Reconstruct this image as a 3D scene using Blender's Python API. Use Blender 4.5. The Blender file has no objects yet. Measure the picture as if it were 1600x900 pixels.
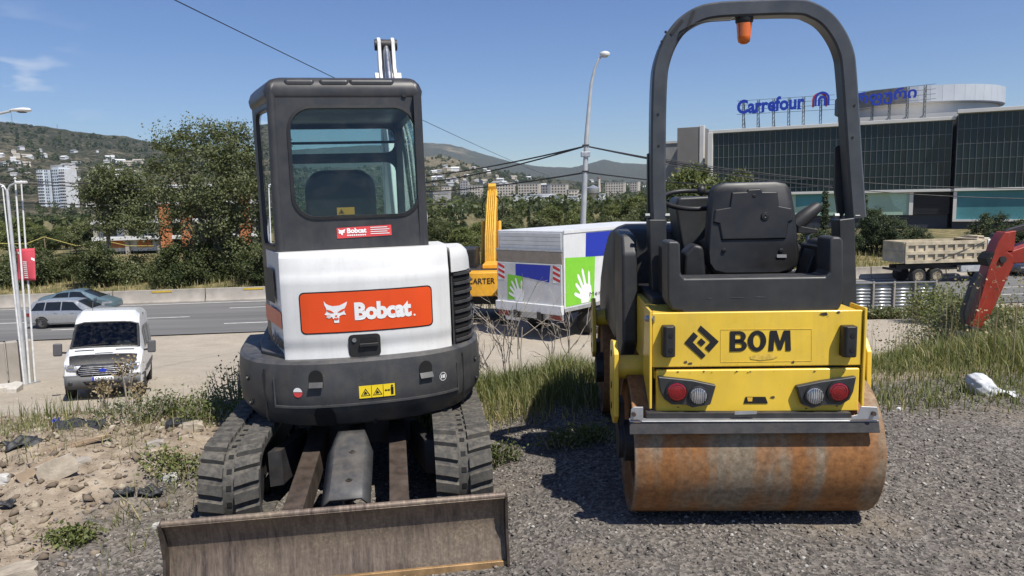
import bpy, bmesh, math, random
import numpy as np
from mathutils import Vector, Matrix

# ------------------------------------------------------------------ camera, sky, sun, exposure
scene = bpy.context.scene
C = scene.collection
FPX, CAM_H, PITCH, ROLL = 1155.0, 1.62, math.radians(7.0), math.radians(1.2)

def ray(px, py):
    u = (px - 800) / FPX; v = (py - 450) / FPX
    u0 = u * math.cos(ROLL) - v * math.sin(ROLL); v0 = u * math.sin(ROLL) + v * math.cos(ROLL)
    return Vector((u0, math.cos(PITCH) - v0 * math.sin(PITCH), -math.sin(PITCH) - v0 * math.cos(PITCH)))
def at(px, py, t):
    return ray(px, py) * t + Vector((0, 0, CAM_H))
def onz(px, py, z):
    r = ray(px, py); t = (z - CAM_H) / r.z
    return r * t + Vector((0, 0, CAM_H))

cam_data = bpy.data.cameras.new('camera'); cam = bpy.data.objects.new('camera', cam_data); C.objects.link(cam)
cam_data.sensor_width = 36.0; cam_data.lens = 36.0 * FPX / 1600.0
cam_data.clip_start = 0.05; cam_data.clip_end = 30000
right = Vector((math.cos(ROLL), -math.sin(PITCH) * math.sin(ROLL), -math.cos(PITCH) * math.sin(ROLL)))
fwd = Vector((0, math.cos(PITCH), -math.sin(PITCH)))
up = right.cross(fwd)
M4 = Matrix((right, up, -fwd)).transposed().to_4x4(); M4.translation = Vector((0, 0, CAM_H))
cam.matrix_world = M4
scene.camera = cam

SUN = Vector((0.40, -0.46, 1.0)).normalized()          # direction towards the sun
sun_el = math.asin(SUN.z); sun_az = math.atan2(SUN.x, SUN.y)
world = bpy.data.worlds.new('World'); scene.world = world; world.use_nodes = True
wn = world.node_tree.nodes; wl = world.node_tree.links
bg = wn['Background']
sky = wn.new('ShaderNodeTexSky'); sky.sky_type = 'NISHITA'; sky.sun_disc = False
sky.sun_elevation = sun_el; sky.sun_rotation = sun_az
sky.altitude = 450; sky.air_density = 1.0; sky.dust_density = 0.25; sky.ozone_density = 4.5
# a few small fair-weather clouds low over the left hill
tcw = wn.new('ShaderNodeTexCoord'); cl_nodes = []
mpw = wn.new('ShaderNodeMapping'); mpw.inputs['Scale'].default_value = (14, 14, 46); wl.new(tcw.outputs['Generated'], mpw.inputs[0])
nzw = wn.new('ShaderNodeTexNoise'); nzw.inputs['Scale'].default_value = 1.0; nzw.inputs['Detail'].default_value = 6; wl.new(mpw.outputs[0], nzw.inputs['Vector'])
spw = wn.new('ShaderNodeSeparateXYZ'); wl.new(tcw.outputs['Generated'], spw.inputs[0])
def wmath(op, a, b=None, clamp=False):
    m = wn.new('ShaderNodeMath'); m.operation = op; m.use_clamp = clamp
    for k, s in enumerate((a, b)):
        if s is None: continue
        if isinstance(s, (int, float)): m.inputs[k].default_value = s
        else: wl.new(s, m.inputs[k])
    return m.outputs[0]
band = wmath('SUBTRACT', 1.0, wmath('MULTIPLY', wmath('ABSOLUTE', wmath('SUBTRACT', spw.outputs[2], 0.135)), 11.0), True)
side = wmath('MULTIPLY', wmath('SUBTRACT', -0.46, spw.outputs[0]), 9.0, True)
cov = wmath('MULTIPLY', wmath('MULTIPLY', wmath('SUBTRACT', nzw.outputs[0], 0.53), 6.0, True), side)
cloud = wmath('MULTIPLY', wmath('MULTIPLY', cov, band), 0.75, True)
mxw = wn.new('ShaderNodeMix'); mxw.data_type = 'RGBA'; wl.new(cloud, mxw.inputs[0]); hsv = wn.new('ShaderNodeHueSaturation'); hsv.inputs['Saturation'].default_value = 1.14; hsv.inputs['Hue'].default_value = 0.512; wl.new(sky.outputs[0], hsv.inputs['Color']); wl.new(hsv.outputs[0], mxw.inputs[6]); mxw.inputs[7].default_value = (8.5, 8.6, 8.8, 1)
wl.new(mxw.outputs[2], bg.inputs[0]); bg.inputs[1].default_value = 0.09

sun_data = bpy.data.lights.new('sun', 'SUN'); sun = bpy.data.objects.new('sun', sun_data); C.objects.link(sun)
sun_data.energy = 4.8; sun_data.angle = math.radians(0.53); sun_data.color = (1.0, 0.955, 0.88)
sun.rotation_euler = SUN.to_track_quat('Z', 'Y').to_euler(); sun.location = (5, -6, 20)

vs = scene.view_settings
vs.view_transform = 'Standard'; vs.look = 'None'; vs.gamma = 1.0; vs.exposure = 0.35
vs.use_curve_mapping = False
scene.render.engine = 'CYCLES'
cy = scene.cycles
cy.max_bounces = 6; cy.diffuse_bounces = 2; cy.glossy_bounces = 3; cy.transmission_bounces = 4; cy.transparent_max_bounces = 10
cy.volume_bounces = 0; cy.caustics_reflective = False; cy.caustics_refractive = False
cy.use_denoising = True
try: cy.denoiser = 'OPENIMAGEDENOISE'
except Exception: pass

# ------------------------------------------------------------------ helpers
PI = math.pi
def R(d): return math.radians(d)
rng = np.random.default_rng(7)
random.seed(7)

def new_mesh_np(name, V, faces_flat, loop_start, loop_total, attr=None):
    me = bpy.data.meshes.new(name)
    V = np.asarray(V, dtype=np.float32)
    me.vertices.add(len(V)); me.vertices.foreach_set('co', V.ravel())
    faces_flat = np.asarray(faces_flat, dtype=np.int32)
    me.loops.add(len(faces_flat)); me.loops.foreach_set('vertex_index', faces_flat)
    me.polygons.add(len(loop_start))
    me.polygons.foreach_set('loop_start', np.asarray(loop_start, dtype=np.int32))
    try: me.polygons.foreach_set('loop_total', np.asarray(loop_total, dtype=np.int32))
    except Exception: pass
    if attr:
        for k, a in attr.items():
            at_ = me.attributes.new(k, 'FLOAT', 'POINT'); at_.data.foreach_set('value', np.asarray(a, dtype=np.float32))
    me.update(calc_edges=True); me.validate()
    return me

def quads(name, V, Q, attr=None):
    Q = np.asarray(Q, dtype=np.int32); n = len(Q); k = Q.shape[1]
    return new_mesh_np(name, V, Q.ravel(), np.arange(n) * k, np.full(n, k), attr)

def link(name, me, mat, parent=None):
    o = bpy.data.objects.new(name, me); C.objects.link(o)
    if mat is not None:
        if not me.materials: me.materials.append(mat)
    if parent: o.parent = parent
    return o

def tag(o, label=None, cat=None, group=None, kind=None):
    if label: o['label'] = label
    if cat: o['category'] = cat
    if group: o['group'] = group
    if kind: o['kind'] = kind
    return o

def thing(name, label, cat, loc=(0, 0, 0), rz=0.0, group=None, rx=0.0, ry=0.0):
    o = bpy.data.objects.new(name, None); C.objects.link(o)
    o.empty_display_size = 0.1
    o.location = loc; o.rotation_euler = (rx, ry, rz)
    return tag(o, label, cat, group)

def copy_tree(o, parent=None):
    c = o.copy(); C.objects.link(c); c.parent = parent
    for ch in list(o.children): copy_tree(ch, c)
    return c

class MB:
    """collects shapes into one mesh"""
    def __init__(s, xf=None): s.v = []; s.f = []; s.xf = xf
    def add(s, vs_, fs):
        b = len(s.v)
        if s.xf is not None: vs_ = [s.xf @ Vector(p) for p in vs_]
        s.v += [tuple(p) for p in vs_]; s.f += [tuple(i + b for i in f) for f in fs]
        return s
    def box(s, c, d, rz=0, rx=0, ry=0):
        m = Matrix.Rotation(rz, 3, 'Z') @ Matrix.Rotation(ry, 3, 'Y') @ Matrix.Rotation(rx, 3, 'X')
        vs_ = [Vector(c) + m @ Vector((sx * d[0] / 2, sy * d[1] / 2, sz * d[2] / 2)) for sx in (-1, 1) for sy in (-1, 1) for sz in (-1, 1)]
        return s.add(vs_, [(0, 1, 3, 2), (4, 6, 7, 5), (0, 4, 5, 1), (2, 3, 7, 6), (0, 2, 6, 4), (1, 5, 7, 3)])
    def bar(s, a, b, w, h=None, upv=(0, 0, 1)):
        """rectangular bar from a to b"""
        a = Vector(a); b = Vector(b); h = h or w
        d = (b - a).normalized(); u = Vector(upv)
        if abs(d.dot(u)) > 0.98: u = Vector((0, 1, 0))
        x = d.cross(u).normalized(); z = x.cross(d)
        vs_ = [p + x * i * w / 2 + z * j * h / 2 for p in (a, b) for (i, j) in ((-1, -1), (1, -1), (1, 1), (-1, 1))]
        return s.add(vs_, [(0, 1, 2, 3), (7, 6, 5, 4), (0, 4, 5, 1), (1, 5, 6, 2), (2, 6, 7, 3), (3, 7, 4, 0)])
    def prism(s, poly, plane, a, b):
        """2d outline extruded along the third axis from a to b; plane 'xz' | 'yz' | 'xy'"""
        n = len(poly)
        def m(p, t):
            return {'xz': (p[0], t, p[1]), 'yz': (t, p[0], p[1]), 'xy': (p[0], p[1], t)}[plane]
        vs_ = [m(p, a) for p in poly] + [m(p, b) for p in poly]
        fs = [tuple(range(n)), tuple(range(2 * n - 1, n - 1, -1))]
        fs += [(i, i + n, (i + 1) % n + n, (i + 1) % n) for i in range(n)]
        return s.add(vs_, fs)
    def loft(s, rings, cap=True, closed=True):
        n = len(rings[0]); vs_ = [p for r in rings for p in r]; fs = []
        for k in range(len(rings) - 1):
            for i in range(n if closed else n - 1):
                j = (i + 1) % n
                fs.append((k * n + i, k * n + j, (k + 1) * n + j, (k + 1) * n + i))
        if cap:
            fs.append(tuple(range(n - 1, -1, -1))); m = (len(rings) - 1) * n
            fs.append(tuple(range(m, m + n)))
        return s.add(vs_, fs)
    def cyl(s, a, b, r, r2=None, n=16, cap=True):
        a = Vector(a); b = Vector(b); r2 = r if r2 is None else r2
        d = (b - a).normalized(); u = Vector((0, 0, 1)) if abs(d.z) < 0.9 else Vector((1, 0, 0))
        x = d.cross(u).normalized(); y = d.cross(x)
        rs = [[p + (x * math.cos(2 * PI * i / n) + y * math.sin(2 * PI * i / n)) * q for i in range(n)] for p, q in ((a, r), (b, r2))]
        return s.loft(rs, cap)
    def tube(s, path, r, n=8, cap=True):
        path = [Vector(p) for p in path]; N = len(path)
        rs = r if isinstance(r, (list, tuple)) else [r] * N
        rings = []; x = None
        for i, p in enumerate(path):
            d = (path[min(i + 1, N - 1)] - path[max(i - 1, 0)]).normalized()
            if x is None:
                u = Vector((0, 0, 1)) if abs(d.z) < 0.9 else Vector((1, 0, 0)); x = d.cross(u).normalized()
            else:
                x = (x - d * x.dot(d)).normalized()
            y = d.cross(x)
            rings.append([p + (x * math.cos(2 * PI * k / n) + y * math.sin(2 * PI * k / n)) * rs[i] for k in range(n)])
        return s.loft(rings, cap)
    def sweep(s, path, prof, upv=(0, 1, 0), cap=True):
        """rectangular or other profile (a,b) swept; b is along upv"""
        path = [Vector(p) for p in path]; N = len(path); u0 = Vector(upv); rings = []
        for i, p in enumerate(path):
            d = (path[min(i + 1, N - 1)] - path[max(i - 1, 0)]).normalized()
            x = d.cross(u0).normalized(); y = x.cross(d)
            rings.append([p + x * a + y * b for a, b in prof])
        return s.loft(rings, cap)
    def lathe(s, prof, o, axis='z', n=20):
        """profile (r, h) about an axis through o"""
        rings = []
        for r, h in prof:
            ring = []
            for i in range(n):
                c, q = math.cos(2 * PI * i / n) * r, math.sin(2 * PI * i / n) * r
                p = {'z': (c, q, h), 'x': (h, c, q), 'y': (q, h, c)}[axis]
                ring.append((p[0] + o[0], p[1] + o[1], p[2] + o[2]))
            rings.append(ring)
        return s.loft(rings, True)
    def surf(s, grid):
        """grid of points -> open sheet"""
        m = len(grid[0]); vs_ = [p for r in grid for p in r]; fs = []
        for i in range(len(grid) - 1):
            for j in range(m - 1):
                fs.append((i * m + j, i * m + j + 1, (i + 1) * m + j + 1, (i + 1) * m + j))
        return s.add(vs_, fs)
    def ngon(s, pts): return s.add(pts, [tuple(range(len(pts)))])
    def build(s, name, mat, parent=None, smooth=None, bevel=0, seg=2, label=None, solid=0):
        me = bpy.data.meshes.new(name); me.from_pydata(s.v, [], s.f); me.validate()
        bm = bmesh.new(); bm.from_mesh(me)
        bmesh.ops.recalc_face_normals(bm, faces=bm.faces[:]); bm.to_mesh(me); bm.free()
        o = link(name, me, mat, parent)
        if smooth:
            for p in me.polygons: p.use_smooth = True
            me.set_sharp_from_angle(angle=R(smooth))
        if solid:
            md = o.modifiers.new('solid', 'SOLIDIFY'); md.thickness = solid; md.offset = 0
        if bevel:
            md = o.modifiers.new('bevel', 'BEVEL'); md.width = bevel; md.segments = seg; md.limit_method = 'ANGLE'; md.angle_limit = R(35)
            for p in me.polygons: p.use_smooth = True
            me.set_sharp_from_angle(angle=R(40)) if not smooth else None
            md.harden_normals = True
        if label: o['label'] = label
        return o

def rrect(x0, x1, z0, z1, r, n=5):
    pts = []
    for cx, cz, a0 in ((x1 - r, z1 - r, 0), (x0 + r, z1 - r, 90), (x0 + r, z0 + r, 180), (x1 - r, z0 + r, 270)):
        for k in range(n + 1):
            a = R(a0 + 90 * k / n); pts.append((cx + r * math.cos(a), cz + r * math.sin(a)))
    return pts

def panel_hole(mb, outer, inner, fmap, th):
    """frame between an outer outline and a hole; fmap(a, b, d) -> 3d point, d is depth 0..th"""
    n = len(inner); cx = sum(p[0] for p in inner) / n; cz = sum(p[1] for p in inner) / n
    out = []
    m = len(outer)
    for (ix, iz) in inner:                       # shoot from the centre through each inner point
        dx, dz = ix - cx, iz - cz; best = None
        for k in range(m):
            (x1, z1), (x2, z2) = outer[k], outer[(k + 1) % m]
            ex, ez = x2 - x1, z2 - z1; den = dx * ez - dz * ex
            if abs(den) < 1e-12: continue
            t = ((x1 - cx) * ez - (z1 - cz) * ex) / den; q = ((x1 - cx) * dz - (z1 - cz) * dx) / den
            if t > 0 and -1e-6 <= q <= 1 + 1e-6 and (best is None or t < best): best = t
        out.append((cx + dx * best, cz + dz * best))
    # snap the ray hits nearest to the outer corners
    for c in outer:
        k = min(range(n), key=lambda i: (out[i][0] - c[0]) ** 2 + (out[i][1] - c[1]) ** 2); out[k] = c
    vs_ = []
    for d in (0, th):
        vs_ += [fmap(a, b, d) for a, b in out] + [fmap(a, b, d) for a, b in inner]
    fs = []
    for i in range(n):
        j = (i + 1) % n
        fs += [(i, j, n + j, n + i), (2 * n + i, 3 * n + i, 3 * n + j, 2 * n + j), (n + i, n + j, 3 * n + j, 3 * n + i), (i, 2 * n + i, 2 * n + j, j)]
    mb.add(vs_, fs)

_txt = {}
def text_geo(body, size=1.0, bold=0.0, depth=0.0, spacing=1.0, res=3):
    """mesh of a word lying in the xy plane, origin bottom left; returns verts, faces, width, height"""
    cu = bpy.data.curves.new('lettering', 'FONT'); cu.body = body; cu.size = size; cu.offset = bold; cu.extrude = depth
    cu.space_character = spacing; cu.resolution_u = res; cu.fill_mode = 'FRONT' if depth == 0 else 'BOTH'
    o = bpy.data.objects.new('lettering', cu); C.objects.link(o)
    dg = bpy.context.evaluated_depsgraph_get(); me = bpy.data.meshes.new_from_object(o.evaluated_get(dg))
    V = [tuple(v.co) for v in me.vertices]; Fs = [tuple(p.vertices) for p in me.polygons]
    bpy.data.objects.remove(o); bpy.data.curves.remove(cu); bpy.data.meshes.remove(me)
    x0 = min(v[0] for v in V); x1 = max(v[0] for v in V); y0 = min(v[1] for v in V); y1 = max(v[1] for v in V)
    return [((v[0] - x0), (v[1] - y0), v[2]) for v in V], Fs, x1 - x0, y1 - y0

def lettering(mb, body, fmap, w, h, bold=0.02, depth=0, spacing=1.0):
    """word scaled to w x h; fmap(a, b, d) -> 3d"""
    V, Fs, tw, th = text_geo(body, 1.0, bold, depth, spacing)
    mb.add([fmap(v[0] / tw * w, v[1] / th * h, v[2]) for v in V], Fs)
# ------------------------------------------------------------------ materials (all procedural)
def node_mat(name):
    m = bpy.data.materials.new(name); m.use_nodes = True
    n = m.node_tree.nodes; l = m.node_tree.links
    return m, n, l, n['Principled BSDF']

def noise(n, l, vec, scale, detail=4, rough=0.55):
    t = n.new('ShaderNodeTexNoise'); t.inputs['Scale'].default_value = scale; t.inputs['Detail'].default_value = detail
    t.inputs['Roughness'].default_value = rough
    if vec is not None: l.new(vec, t.inputs['Vector'])
    return t
def ramp(n, l, fac, stops):
    r = n.new('ShaderNodeValToRGB'); e = r.color_ramp.elements
    while len(e) > 1: e.remove(e[-1])
    for k, (p, c) in enumerate(stops):
        x = e[0] if k == 0 else e.new(p)
        x.position = p; x.color = (c, c, c, 1) if isinstance(c, (int, float)) else (*c, 1)
    if fac is not None: l.new(fac, r.inputs[0])
    return r
def mix(n, l, fac, a, b, mode='MIX'):
    m = n.new('ShaderNodeMix'); m.data_type = 'RGBA'; m.blend_type = mode
    for k, s in ((0, fac), (6, a), (7, b)):
        if hasattr(s, 'links') or hasattr(s, 'is_linked'): l.new(s, m.inputs[k])
        elif k == 0: m.inputs[0].default_value = s
        else: m.inputs[k].default_value = (*s, 1)
    return m.outputs[2]
def math_n(n, l, op, a, b=None, clamp=False):
    m = n.new('ShaderNodeMath'); m.operation = op; m.use_clamp = clamp
    for k, s in enumerate((a, b)):
        if s is None: continue
        if hasattr(s, 'is_linked'): l.new(s, m.inputs[k])
        else: m.inputs[k].default_value = s
    return m.outputs[0]

def surf(name, col, rough=0.5, metal=0.0, var=0.12, vscale=6.0, bump=0.0, bscale=80.0, dust=0.0, dustcol=(0.36, 0.31, 0.24), coat=0.0, spec=0.5, scuff=0.0, grime=0.0):
    """paint, plastic, metal or stone: colour variation, dust that settles on upper faces, scuffs and fine relief"""
    m, n, l, b = node_mat(name)
    tc = n.new('ShaderNodeTexCoord'); v = tc.outputs['Object']
    n1 = noise(n, l, v, vscale, 5)
    lo = tuple(c * (1 - var) for c in col); hi = tuple(min(1, c * (1 + var)) for c in col)
    c = ramp(n, l, n1.outputs[0], [(0.3, lo), (0.7, hi)]).outputs[0]
    if dust > 0:
        n2 = noise(n, l, v, vscale * 2.3, 6, 0.65)
        g = n.new('ShaderNodeNewGeometry'); sx = n.new('ShaderNodeSeparateXYZ'); l.new(g.outputs['Normal'], sx.inputs[0])
        upf = ramp(n, l, sx.outputs[2], [(0.0, 0.35), (0.9, 1.0)]).outputs[0]
        d = ramp(n, l, n2.outputs[0], [(0.38, 0.0), (0.72, 1.0)]).outputs[0]
        d = math_n(n, l, 'MULTIPLY', d, upf); d = math_n(n, l, 'MULTIPLY', d, dust)
        c = mix(n, l, d, c, dustcol)
    if scuff > 0:
        mp = n.new('ShaderNodeMapping'); mp.inputs['Scale'].default_value = (3, 3, 30); l.new(v, mp.inputs[0])
        n4 = noise(n, l, mp.outputs[0], 3.0, 6, 0.7)
        s_ = ramp(n, l, n4.outputs[0], [(0.66, 0.0), (0.74, 1.0)]).outputs[0]
        s_ = math_n(n, l, 'MULTIPLY', s_, scuff)
        c = mix(n, l, s_, c, tuple(min(1, x * 2.2 + 0.06) for x in col))
    if grime > 0:
        mg = n.new('ShaderNodeMapping'); mg.inputs['Scale'].default_value = (16, 16, 1.6); l.new(v, mg.inputs[0])
        n5 = noise(n, l, mg.outputs[0], 1.0, 7, 0.7); n6 = noise(n, l, v, 2.2, 4)
        gf = math_n(n, l, 'MULTIPLY', ramp(n, l, n5.outputs[0], [(0.46, 0.0), (0.72, 1.0)]).outputs[0], ramp(n, l, n6.outputs[0], [(0.35, 0.15), (0.65, 1.0)]).outputs[0])
        c = mix(n, l, math_n(n, l, 'MULTIPLY', gf, grime), c, (0.15, 0.125, 0.09))
        n7 = noise(n, l, v, 130, 2, 0.5); sp_ = ramp(n, l, n7.outputs[0], [(0.70, 0.0), (0.76, 1.0)]).outputs[0]
        c = mix(n, l, math_n(n, l, 'MULTIPLY', sp_, grime * 1.6, True), c, (0.17, 0.14, 0.10))
    l.new(c, b.inputs['Base Color'])
    rr = ramp(n, l, n1.outputs[0], [(0.2, max(0.02, rough - 0.08)), (0.8, min(1, rough + 0.1))]).outputs[0]
    l.new(rr, b.inputs['Roughness'])
    b.inputs['Metallic'].default_value = metal; b.inputs['Specular IOR Level'].default_value = spec
    b.inputs['Coat Weight'].default_value = coat; b.inputs['Coat Roughness'].default_value = 0.08
    if bump > 0:
        n3 = noise(n, l, v, bscale, 3); bp = n.new('ShaderNodeBump'); bp.inputs['Strength'].default_value = bump; bp.inputs['Distance'].default_value = 0.004
        l.new(n3.outputs[0], bp.inputs['Height']); l.new(bp.outputs[0], b.inputs['Normal'])
    return m

def glass(name, tint=(0.55, 0.66, 0.63), rough=0.0):
    m, n, l, b = node_mat(name); n.remove(b)
    out = n['Material Output']
    tr = n.new('ShaderNodeBsdfTransparent'); tr.inputs[0].default_value = (*tint, 1)
    gl = n.new('ShaderNodeBsdfGlossy'); gl.inputs['Roughness'].default_value = rough; gl.inputs[0].default_value = (0.95, 0.97, 1, 1)
    fr = n.new('ShaderNodeFresnel'); fr.inputs[0].default_value = 1.5
    tc = n.new('ShaderNodeTexCoord'); nz = noise(n, l, tc.outputs['Object'], 9, 5)
    df = n.new('ShaderNodeBsdfDiffuse'); df.inputs[0].default_value = (0.45, 0.43, 0.38, 1)
    du = ramp(n, l, nz.outputs[0], [(0.45, 0.0), (0.85, 0.05)]).outputs[0]
    ms0 = n.new('ShaderNodeMixShader'); l.new(du, ms0.inputs[0]); l.new(tr.outputs[0], ms0.inputs[1]); l.new(df.outputs[0], ms0.inputs[2])
    ms = n.new('ShaderNodeMixShader'); l.new(fr.outputs[0], ms.inputs[0]); l.new(ms0.outputs[0], ms.inputs[1]); l.new(gl.outputs[0], ms.inputs[2])
    l.new(ms.outputs[0], out.inputs[0])
    return m

def leaf_mat(name, dark, light, dry=None, trans=0.35):
    m, n, l, b = node_mat(name); n.remove(b); out = n['Material Output']
    a = n.new('ShaderNodeAttribute'); a.attribute_name = 'v'
    stops = [(0.0, dark), (0.75, light)]
    if dry: stops.append((1.0, dry))
    c = ramp(n, l, a.outputs['Fac'], stops).outputs[0]
    d = n.new('ShaderNodeBsdfPrincipled'); l.new(c, d.inputs['Base Color']); d.inputs['Roughness'].default_value = 0.55; d.inputs['Specular IOR Level'].default_value = 0.3
    t = n.new('ShaderNodeBsdfTranslucent')
    tcol = mix(n, l, 1.0, c, (1.0, 1.0, 0.45), 'MULTIPLY'); l.new(tcol, t.inputs[0])
    ms = n.new('ShaderNodeMixShader'); ms.inputs[0].default_value = trans
    l.new(d.outputs[0], ms.inputs[1]); l.new(t.outputs[0], ms.inputs[2]); l.new(ms.outputs[0], out.inputs[0])
    return m

M = {}
M['white'] = surf('white_paint', (0.69, 0.69, 0.67), 0.48, var=0.05, vscale=3, coat=0.08, dust=0.22, grime=0.22)
M['cwgrey'] = surf('charcoal_cast', (0.040, 0.042, 0.046), 0.5, var=0.2, vscale=5, bump=0.12, bscale=140, dust=0.22, scuff=0.16, grime=0.3)
M['cabgrey'] = surf('cab_paint', (0.030, 0.031, 0.034), 0.40, var=0.2, vscale=5, dust=0.13, bump=0.05, bscale=200, grime=0.18)
M['black'] = surf('black_plastic', (0.013, 0.013, 0.014), 0.5, var=0.25, vscale=8, dust=0.08)
M['blackdeep'] = surf('black_cavity', (0.006, 0.006, 0.006), 0.8, var=0.2)
M['rubber'] = surf('dusty_rubber', (0.050, 0.048, 0.044), 0.85, var=0.3, vscale=14, bump=0.3, bscale=120, dust=0.75, dustcol=(0.20, 0.175, 0.135))
M['tyre'] = surf('tyre_rubber', (0.018, 0.018, 0.018), 0.8, var=0.2, dust=0.3, dustcol=(0.18, 0.16, 0.13))
M['rim'] = surf('alloy_rim', (0.55, 0.55, 0.56), 0.35, metal=0.8, var=0.1)
M['steel'] = surf('bare_steel', (0.42, 0.43, 0.44), 0.32, metal=0.9, var=0.2, vscale=12)
M['galv'] = surf('galvanised_steel', (0.50, 0.51, 0.52), 0.42, metal=0.7, var=0.18, vscale=9, dust=0.15)
M['framedark'] = surf('dark_frame_paint', (0.022, 0.022, 0.024), 0.55, var=0.35, vscale=9, bump=0.2, dust=0.30, dustcol=(0.18, 0.13, 0.09))
M['signred'] = surf('orange_red_sign', (0.72, 0.075, 0.012), 0.35, var=0.06, vscale=4)
M['stickerred'] = surf('red_sticker', (0.62, 0.06, 0.06), 0.45, var=0.1)
M['printwhite'] = surf('white_print', (0.80, 0.80, 0.78), 0.4, var=0.03)
M['printblack'] = surf('black_print', (0.012, 0.012, 0.012), 0.45, var=0.1)
M['yellow'] = surf('yellow_machine_paint', (0.82, 0.545, 0.050), 0.36, var=0.08, vscale=5, dust=0.28, dustcol=(0.52, 0.42, 0.20), coat=0.15, grime=0.22)
M['yellowold'] = surf('weathered_yellow_paint', (0.68, 0.40, 0.03), 0.5, var=0.15, vscale=7, dust=0.3)
M['stickeryellow'] = surf('yellow_sticker', (0.82, 0.60, 0.02), 0.45, var=0.05)
M['fendergrey'] = surf('dark_grey_moulding', (0.026, 0.028, 0.030), 0.46, var=0.2, vscale=6, dust=0.10, scuff=0.14, grime=0.12)
M['ropsgrey'] = surf('rollover_bar_paint', (0.050, 0.055, 0.062), 0.34, var=0.2, vscale=6, dust=0.18, scuff=0.2)
M['seatblack'] = surf('seat_shell', (0.012, 0.012, 0.013), 0.45, var=0.25, vscale=8, dust=0.05)
M['orange'] = surf('orange_lens', (0.75, 0.14, 0.008), 0.15, var=0.1, coat=0.6)
M['redlens'] = surf('red_lens', (0.20, 0.006, 0.008), 0.25, var=0.25, vscale=60, coat=0.6)
M['clearlens'] = surf('clear_lens', (0.42, 0.43, 0.44), 0.18, metal=0.3, var=0.3, vscale=50, coat=0.8)
M['silver'] = surf('silver_car_paint', (0.42, 0.43, 0.43), 0.3, metal=0.55, var=0.05, coat=0.6)
M['bluegrey'] = surf('blue_grey_car_paint', (0.16, 0.23, 0.25), 0.3, metal=0.45, var=0.05, coat=0.6)
M['darkcar'] = surf('dark_car_paint', (0.05, 0.055, 0.07), 0.3, metal=0.4, var=0.05, coat=0.6)
M['vanwhite'] = surf('van_white_paint', (0.68, 0.69, 0.69), 0.28, var=0.03, coat=0.4, dust=0.06)
M['vangrey'] = surf('grey_bumper_plastic', (0.075, 0.075, 0.077), 0.55, var=0.12)
M['carglass'] = surf('dark_car_glass', (0.012, 0.014, 0.016), 0.05, var=0.2, spec=0.7)
M['chrome'] = surf('chrome_trim', (0.62, 0.63, 0.64), 0.14, metal=1.0, var=0.05)
M['glass'] = glass('cab_glass', (0.60, 0.73, 0.71))
M['glassvan'] = glass('windscreen_glass', (0.62, 0.70, 0.68))
M['truckwhite'] = surf('truck_box_white', (0.66, 0.67, 0.67), 0.4, var=0.06, vscale=2, dust=0.15, grime=0.25)
M['truckgrey'] = surf('tail_lift_grey', (0.60, 0.60, 0.59), 0.5, metal=0.2, var=0.12, vscale=3)
M['alutaupe'] = surf('aluminium_flap', (0.33, 0.29, 0.245), 0.5, metal=0.3, var=0.15)
M['blueprint'] = surf('blue_print', (0.012, 0.030, 0.36), 0.4, var=0.05)
M['greenprint'] = surf('green_print', (0.20, 0.55, 0.035), 0.42, var=0.06)
M['redprint'] = surf('red_print', (0.55, 0.03, 0.03), 0.42, var=0.1)
M['carteryellow'] = surf('excavator_yellow', (0.72, 0.36, 0.025), 0.42, var=0.12, dust=0.15)
M['armred'] = surf('orange_red_arm_paint', (0.30, 0.030, 0.014), 0.42, var=0.2, vscale=5, dust=0.15)
M['dumpbed'] = surf('dusty_cream_steel', (0.47, 0.40, 0.28), 0.65, var=0.3, vscale=1.5, bump=0.1, dust=0.5, dustcol=(0.40, 0.33, 0.22))
M['concrete'] = surf('concrete', (0.33, 0.30, 0.26), 0.9, var=0.2, vscale=1.3, bump=0.3, bscale=30, dust=0.3)
M['paleconcrete'] = surf('pale_concrete', (0.52, 0.49, 0.43), 0.9, var=0.2, vscale=9, bump=0.5, bscale=60)
M['wallwhite'] = surf('white_render', (0.62, 0.62, 0.61), 0.8, var=0.12, vscale=0.4)
M['towerwhite'] = surf('pale_blue_white_panels', (0.60, 0.65, 0.70), 0.8, var=0.12, vscale=0.12)
M['beige'] = surf('beige_panels', (0.52, 0.46, 0.38), 0.8, var=0.15, vscale=0.2)
M['greywall'] = surf('grey_wall', (0.30, 0.29, 0.28), 0.8, var=0.2, vscale=0.3)
M['mallwhite'] = surf('mall_white_trim', (0.62, 0.60, 0.56), 0.7, var=0.08, vscale=0.3)
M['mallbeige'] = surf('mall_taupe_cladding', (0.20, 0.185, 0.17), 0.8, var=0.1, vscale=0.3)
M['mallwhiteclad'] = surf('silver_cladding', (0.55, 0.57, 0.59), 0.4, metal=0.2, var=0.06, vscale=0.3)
M['malldark'] = surf('mall_dark_cladding', (0.030, 0.034, 0.046), 0.6, var=0.1, vscale=0.5)
M['mallgreen'] = surf('mall_green_panel', (0.36, 0.50, 0.39), 0.7, var=0.15, vscale=0.15)
M['mallteal'] = surf('mall_teal_panel', (0.06, 0.22, 0.245), 0.6, var=0.3, vscale=0.12)
M['mallglass'] = surf('dark_curtain_glass', (0.008, 0.020, 0.024), 0.10, var=0.3, vscale=0.3, spec=0.32)
M['mullion'] = surf('mullion_metal', (0.17, 0.18, 0.18), 0.5, metal=0.3, var=0.1)
M['signblue'] = surf('sign_blue', (0.012, 0.045, 0.42), 0.45, var=0.05)
M['bark'] = surf('grey_bark', (0.17, 0.145, 0.115), 0.9, var=0.35, vscale=6, bump=0.6, bscale=25)
M['brick'] = surf('orange_brick', (0.46, 0.165, 0.065), 0.85, var=0.2, vscale=1.5)
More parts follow.
